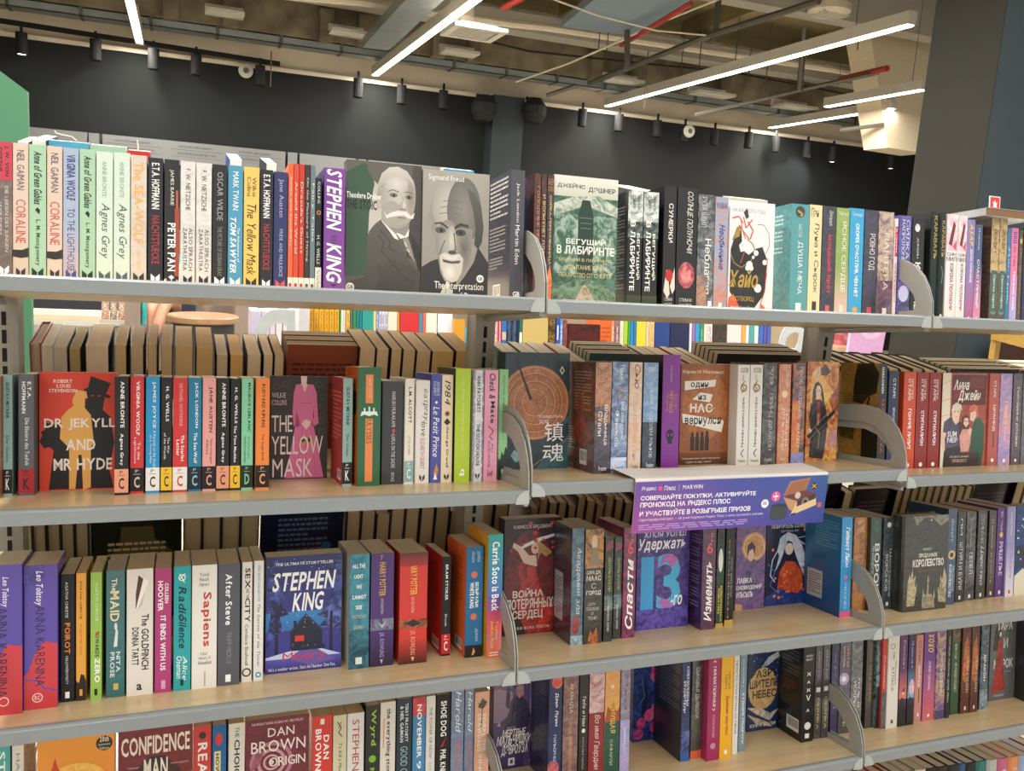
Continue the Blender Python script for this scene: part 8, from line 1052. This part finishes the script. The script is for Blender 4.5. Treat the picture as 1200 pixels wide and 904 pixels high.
# ---- lounge corner seen through the gap
TX = (-0.418, 7.000, -0.732); e = empty('round_table', Matrix.Translation((TX[0], 7.0, FLOOR)), 'round low table with wooden top and black drum base', 'table')
th = TX[2]-FLOOR
MB().lathe([(0, th), (.30, th), (.315, th-.012), (.315, th-.05), (.3, th-.062), (0, th-.062)], n=40).build('table_top', plain('warm_beech_top', '8c6b4c', .45, 0, .08, 12), e)
MB().lathe([(0, th-.062), (.27, th-.062), (.27, .12), (.275, .1), (.275, .0), (0, 0)], n=40).build('drum_base', plain('matt_black_drum', '201f1f', .6), e)
M_TAUPE = plain('taupe_upholstery', '85756a', .9, 0, .05, 30, .3)
xa, xb = (-1.114, 8.000, -0.949)[0], (0.041, 8.000, -0.914)[0]
sf = empty('lounge_seat', Matrix.Translation((0, 0, 0)), 'taupe upholstered lounge booth behind the round table', 'sofa')
MB().box(xa, xa+.14, 7.7, 8.7, FLOOR, (-1.082, 7.700, -0.628)[2]+.1).build('side_arm', M_TAUPE, sf)
MB().box(xb-.14, xb, 7.7, 8.7, FLOOR, (-1.082, 7.700, -0.628)[2]+.1).build('side_arm', M_TAUPE, sf)
MB().box(xa+.14, xb-.14, 8.5, 8.7, FLOOR, .0).build('backrest', M_TAUPE, sf)
st = MB(); zs = (-0.782, 7.900, -0.859)[2]; st.box(xa+.15, xb-.15, 7.85, 8.5, FLOOR+.1, zs); so = st.build('seat_cushion', plain('seat_beige', '9a8674', .9), sf)
bv = so.modifiers.new('bevel', 'BEVEL'); bv.width = .05; bv.segments = 3
# seated person: one continuous skinned figure
def skinned(name, pts, edges, rad, m, parent, root=0, sub=2):
    me = bpy.data.meshes.new(name); me.from_pydata(pts, edges, []); o = bpy.data.objects.new(name, me); COL.objects.link(o); o.parent = parent
    me.materials.append(m); o.modifiers.new('skin', 'SKIN'); sv = me.skin_vertices[0].data if me.skin_vertices else None
    if sv is None:
        me.attributes; return o
    for i, r in enumerate(rad): sv[i].radius = (r, r) if not isinstance(r, tuple) else r
    sv[root].use_root = True
    s = o.modifiers.new('sub', 'SUBSURF'); s.levels = s.render_levels = sub; return o
PX = (-0.734, 7.900, -0.858)[0]; pe = empty('person', Matrix.Translation((PX, 7.95, zs)), 'seated person in a teal dress, bare legs crossed, on the booth', 'person')
V = [(0, .25, .1), (0, .27, .3), (0, .26, .5), (0, .24, .58), (0, .22, .68), (0, .2, .76),
     (-.1, .22, .1), (-.12, -.05, .12), (-.13, -.18, .10), (-.13, -.17, -.15), (-.12, -.12, -.42), (-.13, -.2, -.46),
     (.1, .22, .1), (.05, -.05, .16), (-.01, -.22, .16), (-.07, -.30, -.02), (-.12, -.36, -.2), (-.13, -.46, -.24),
     (-.19, .26, .5), (-.25, .2, .28), (-.16, 0, .2), (-.12, -.08, .2),
     (.19, .26, .5), (.26, .2, .28), (.18, 0, .22), (.12, -.08, .22)]
R_ = [.15, .12, .13, .06, .085, .07, .11, .075, .06, .055, .035, .03, .11, .075, .06, .055, .035, .03, .06, .042, .03, .028, .06, .042, .03, .028]
E_ = [(0, 1), (1, 2), (2, 3), (3, 4), (4, 5), (0, 6), (6, 7), (7, 8), (8, 9), (9, 10), (10, 11), (0, 12), (12, 13), (13, 14), (14, 15), (15, 16), (16, 17), (2, 18), (18, 19), (19, 20), (20, 21), (2, 22), (22, 23), (23, 24), (24, 25)]
for sgn, hv in ((-1, 21), (1, 25)):
    hx_, hy_, hz_ = V[hv]
    for k in range(5):
        V.append((hx_+sgn*(-.03+.014*k), hy_-.045-.006*(k % 3), hz_-.005)); R_.append(.009); E_.append((hv, len(V)-1))
        V.append((hx_+sgn*(-.034+.015*k), hy_-.07-.005*(k % 3), hz_-.02)); R_.append(.007); E_.append((len(V)-2, len(V)-1))
me = bpy.data.meshes.new('body'); me.from_pydata(V, E_, []); ob = bpy.data.objects.new('body', me); COL.objects.link(ob); ob.parent = pe
me.materials.append(plain('skin_tone', 'b98a70', .55))
ob.modifiers.new('skin', 'SKIN')
if not me.skin_vertices:
    bpy.context.view_layer.objects.active = ob
    ob.select_set(True); bpy.ops.mesh.customdata_skin_add(); ob.select_set(False)
for i, r in enumerate(R_): me.skin_vertices[0].data[i].radius = (r, r)
me.skin_vertices[0].data[0].use_root = True
s_ = ob.modifiers.new('sub', 'SUBSURF'); s_.levels = s_.render_levels = 2
M_TEAL = plain('teal_dress_cloth', '1f9c96', .7, 0, .12, 12, .4)
dr = MB(); rings = [(.24, .62, .13, .1), (.25, .45, .17, .13), (.25, .25, .16, .13), (.2, .12, .2, .17)]
vs = []; fs = []; n = 16
for (yc, zc, rx, ry) in rings: vs += [(rx*math.cos(2*PI*i/n), yc+ry*math.sin(2*PI*i/n), zc) for i in range(n)]
for j in range(3): fs += [[j*n+i, j*n+(i+1) % n, (j+1)*n+(i+1) % n, (j+1)*n+i] for i in range(n)]
k0 = len(vs)
for t in range(7):
    y = .2
    for i in range(9):
        u = -1+2*i/8; y = .2-.085*t*(.5-.5*u*.7); vs.append((u*(.2+.01*t)-.04*t*(u < 0)*.6, y, .265-.012*t-(max(0, t-3)*.09 if u < .15 else 0)-(abs(u)**3)*(.2+.02*t)+.01*math.sin(i*2.1)))
for t in range(6): fs += [[k0+t*9+i, k0+t*9+i+1, k0+(t+1)*9+i+1, k0+(t+1)*9+i] for i in range(8)]
do = link('dress', vs, fs, M_TEAL, pe); so_ = do.modifiers.new('solid', 'SOLIDIFY'); so_.thickness = .012
MB().lathe([(0, .9), (.07, .88), (.105, .8), (.1, .66), (.08, .6)], (0, .25, 0), n=16).build('hair', plain('dark_hair', '2a1d17', .5), pe)
for sx_ in (-.03, .03): MB().lathe([(0, .008), (.008, 0), (0, -.008)], (sx_, .115, .72), n=8).build('eye', M_BLACK, pe)
MB().lathe([(0, .012), (.01, 0), (0, -.012)], (0, .112, .69), n=8).build('nose', bpy.data.materials['skin_tone'], pe)
hb = MB(); a = (-0.537, 7.700, -0.738); hb.box(a[0]-.065, a[0]+.065, 7.62, 7.72, a[2]-.12, a[2]+.1)
hb.tube([(a[0]-.04, 7.67, a[2]+.1), (a[0]-.03, 7.67, a[2]+.2), (a[0]+.03, 7.67, a[2]+.2), (a[0]+.04, 7.67, a[2]+.1)], .008)
tag(hb.build('handbag', plain('navy_leather', '1c2030', .5)), 'small dark navy bag held beside the seated person', 'bag')
# low white display with small picture books behind the lounge
wd = empty('low_white_display', Matrix.Identity(4), 'low white display counter left of the lounge seat', 'counter')
a, b = (-2.162, 9.000, -1.073), (-1.168, 9.000, -1.042)
MB().box(a[0]-1.5, b[0]+.1, 9, 9.5, FLOOR, a[2]-.02).build('counter_body', plain('white_counter', '9a978c', .5), wd)
MB().box(a[0]-1.5, b[0], 9.5, 10.2, a[2]-.02, (-1.965, 9.500, -1.034)[2]).build('counter_back', M_BULK, wd)
a, b = (-1.407, 8.900, -0.983), (-1.163, 8.900, -0.975)
ms = MB().box(a[0]-.02, b[0]+.02, 8.88, 9.1, a[2]-.06, a[2]-.02).build('picture_ledge', M_WHITE, wd)
for i, c in enumerate(('a8563c', '4a3a2c', '8c3a34')):
    w_ = (b[0]-a[0])/3; x = a[0]+i*w_
    book('W0', 'f', x, .0, w_-.008, .27, .02, c, 'd9c9b0', 'g', 'cfc3aa', ['rust and cream picture cover, left of three, on the far white ledge', 'brown picture cover, middle of three, on the far white ledge', 'red picture cover, right of three, on the far white ledge'][i], 'covers on the far white ledge', [('f', 'EA 50 50 30 30 e6d6c0 8a3a2c;R 20 84 80 92 f0e6d8')])
# white side unit with curved plates seen through the gap
def arc_plate(name, p0, wd_, h, y, label):
    e = empty(name, Matrix.Translation(p0), label, 'bookend')
    o = [(wd_*u, h*v) for u, v in ((0, -.3), (0, .35), (.06, .62), (.2, .84), (.4, .97), (.7, 1), (1, .98), (1, .3), (1, -.3), (.5, -.3))]
    i = [(wd_*u, h*v) for u, v in ((.3, .12), (.26, .3), (.32, .48), (.44, .6), (.56, .66), (.7, .66), (.8, .6), (.8, .35), (.72, .12), (.5, .1))]
    MB().prism([(a_, b_) for a_, b_ in o], 1, 0, .004, hole=i).build('curved_plate', plain(name+'_paint', 'ccd3d4', .4), e)
    return e
a, b = (-0.396, 1.350, -0.281), (-0.273, 1.350, -0.147)
arc_plate('curved_bookend', a, b[0]-a[0], b[2]-a[2], 1.35, 'pale grey curved bookend seen under the top left shelf')
a, b = (1.682, 1.500, -0.262), (1.801, 1.500, -0.139)
arc_plate('curved_bookend', a, b[0]-a[0], b[2]-a[2], 1.5, 'pale grey curved bookend seen left of the right upright')
for i, (xa_, xb_, c) in enumerate(((294, 306, 'cfc6e0'), (307, 316, 'dcd3e8'), (317, 323, 'e6dde6'), (324, 331, 'ece6ea'), (332, 339, 'f0ecee'), (340, 345, 'e6e2ea'))):
    A_ = [(-0.395, -0.363), (-0.361, -0.336), (-0.334, -0.318), (-0.315, -0.296), (-0.293, -0.274), (-0.271, -0.258)][i]
    q = MB().box(0, A_[1]-A_[0], 0, .12, 0, .3); q.c = [hx(c)]*len(q.v)
    e = empty('book', Matrix.Translation((A_[0], 1.5, -.47)), ['pale lilac book left of the curved bookend', 'second pale book, lavender, behind the curved bookend', 'third pale book, pinkish white, behind the curved bookend', 'fourth pale book, off-white, behind the curved bookend', 'fifth pale book, near white, behind the curved bookend', 'rightmost pale book behind the curved bookend'][i], 'book', 'pale books behind the curved bookend')
    q.build('cover', M_COVER['g'], e, col=True); z_ = MB().box(.001, A_[1]-A_[0]-.001, .002, .118, .3, .3005, hx('e6e2dc')); z_.build('pages', M_PAGES, e, col=True)
a, b = (-0.255, 1.450, -0.203), (-0.222, 1.450, -0.202)
wu = empty('white_frame', Matrix.Identity(4), 'white upright and shelf beside the row of yellow books', 'frame')
MB().box(a[0], b[0], 1.4, 1.7, FLOOR, -.05).build('upright', plain('white_laminate', 'e2e0e4', .4), wu); MB().box(a[0]-.25, a[0], 1.45, 1.75, -.5, -.47).build('shelf', bpy.data.materials['white_laminate'], wu)
# right of the right upright: pink board, toy shelf, timber stand, badges
a, b, c, d = (3.390, 3.000, -0.427), (3.660, 3.000, -0.421), (3.685, 3.000, -0.275), (3.394, 3.000, -0.284)
pb = MB().prism([(a[0], a[2]-.2), (b[0], b[2]-.2), (c[0], c[2]+.15), (d[0], d[2]+.15)], 1, 3, 3.02)
po = pb.build('pink_board', plain('pink_board_paint', 'd2a3cc', .5)); tag(po, 'pale pink board with lighter swirl beside the grey column', 'board')
sw = Print(1, 1); ctr = Vector(((a[0]+c[0])/2+.02, 0, (a[2]+c[2])/2+.08)); n = 16
vs = []; 
for i in range(n+1):
    t = PI*.95+PI*.85*i/n
    for r in (.05, .085): vs.append((ctr.x+.0+r*1.2*math.cos(t), 2.998, ctr.z+r*math.sin(t)))
link('swirl_print', vs, [[2*i, 2*i+1, 2*i+3, 2*i+2] for i in range(n)], plain('pale_swirl', 'dfbcdc', .5), po)
a, b = (3.589, 3.400, -0.490), (3.732, 3.400, -0.319)
ts = empty('toy_shelf', Matrix.Identity(4), 'small wooden shelf of pink boxes left of the pink board', 'shelf')
MB().box(a[0]-.3, b[0]+.02, 3.45, 3.7, FLOOR, b[2]+.3).build('shelf_back', plain('reddish_board', '7c4a38', .7), ts)
MB().box(a[0]-.3, b[0]+.02, 3.25, 3.7, a[2]+.02, a[2]+.05).build('shelf_board', M_WOOD, ts)
for i in range(3):
    for j in range(3):
        q = MB(); x = (3.652, 3.400, -0.417)[0]+i*.035-.02; z = a[2]+.05+j*.036; q.box(x, x+.031, 3.36, 3.42, z, z+.034)
        q.box(x+.008, x+.023, 3.358, 3.36, z+.009, z+.025)
        tag(q.build('toy_box', plain('toy_box_paint', ('c9707c', 'b85c66', 'd28a90')[(i+j) % 3], .5)), 'small pink toy box stacked on the wooden shelf', 'box', 'pink boxes beside the pink board')
zz = [(5.313, 3.900, -0.428), (5.376, 3.900, -0.419), (5.414, 3.900, -0.468), (5.440, 3.900, -0.460), (5.489, 3.900, -0.515)]
wb = MB().prism([(p[0], p[2]) for p in zz]+[(zz[-1][0], -.9), (zz[0][0]-.05, -.9)], 1, 3.9, 3.92)
wo = tag(wb.build('zigzag_board', plain('white_board_paint', 'd9d6ce', .5)), 'white board with black zigzag outline right of the column', 'board')
ob_ = MB(); ob_.tube([(p[0], 3.895, p[2]-.015) for p in zz], .008, 5); ob_.build('outline', M_BLACK, wo)
ts2 = empty('timber_stand', Matrix.Identity(4), 'timber framed stand with brown side at the right edge', 'stand')
a, b = (4.635, 3.000, -0.295), (4.284, 2.400, -0.295)
MB().bar(a, b, .05, .07).build('top_rail', plain('oak_rail', 'a5823c', .5, 0, .1, 20), ts2)
a, b = (4.654, 3.000, -0.312), (4.655, 3.000, -0.431)
MB().bar(a, (b[0], b[1], FLOOR), .045).build('post', bpy.data.materials['oak_rail'], ts2)
a = (4.741, 3.050, -0.370); MB().box(a[0], a[0]+1.2, 3.05, 3.1, FLOOR, a[2]+.0).build('side_board', plain('dark_brown_board', '3f2016', .6), ts2)
mz = empty('pin_board', Matrix.Identity(4), 'tilted lilac board covered in small badges right of the column', 'board')
a = (5.879, 4.400, -0.431); b = (6.287, 4.400, -0.421)
MB().box(a[0], b[0]+.1, 4.4, 4.43, -1.2, .1).build('panel', plain('lilac_grey_board', '8c7a88', .6), mz)
rg = random.Random(8)
BAD = [(6.034, 4.390, -0.409), (6.083, 4.390, -0.414), (5.992, 4.390, -0.449), (6.256, 4.390, -0.495), (6.194, 4.390, -0.420), (6.128, 4.390, -0.429), (6.016, 4.390, -0.410), (6.050, 4.390, -0.516), (6.230, 4.390, -0.496), (6.204, 4.390, -0.416), (6.070, 4.390, -0.476), (6.202, 4.390, -0.503), (6.225, 4.390, -0.402), (6.159, 4.390, -0.480), (6.116, 4.390, -0.416), (6.104, 4.390, -0.405), (6.263, 4.390, -0.503), (6.132, 4.390, -0.432), (6.247, 4.390, -0.465), (6.247, 4.390, -0.501), (6.123, 4.390, -0.447), (6.150, 4.390, -0.449), (6.017, 4.390, -0.436), (6.204, 4.390, -0.396), (5.992, 4.390, -0.478), (6.059, 4.390, -0.465), (6.110, 4.390, -0.438), (6.263, 4.390, -0.415), (6.089, 4.390, -0.420), (6.156, 4.390, -0.428), (6.087, 4.390, -0.492), (6.071, 4.390, -0.467), (6.233, 4.390, -0.403), (5.986, 4.390, -0.427), (6.205, 4.390, -0.472), (6.041, 4.390, -0.439)]
for i, (x, y, z) in enumerate(BAD):
    q = MB(); r = rg.uniform(.022, .04); q.lathe([(0, -.008), (r, -.004), (r, .012)], n=8)
    o = q.build('badge', plain('badge_paint', rg.choice(('1c2436', '1f5c5a', '3a2c44', 'c9a03c', 'd98a5c', 'e6e2dc', '7c2430', '26304a', '14161c', '4a3040')), .4)); o.matrix_world = Matrix.Translation((x, 4.39, z)) @ Matrix.Rotation(-PI/2, 4, 'X')
    tag(o, 'small coloured badge pinned on the lilac board', 'badge', 'badges on the lilac board')
bpy.data.objects.remove(_fo)
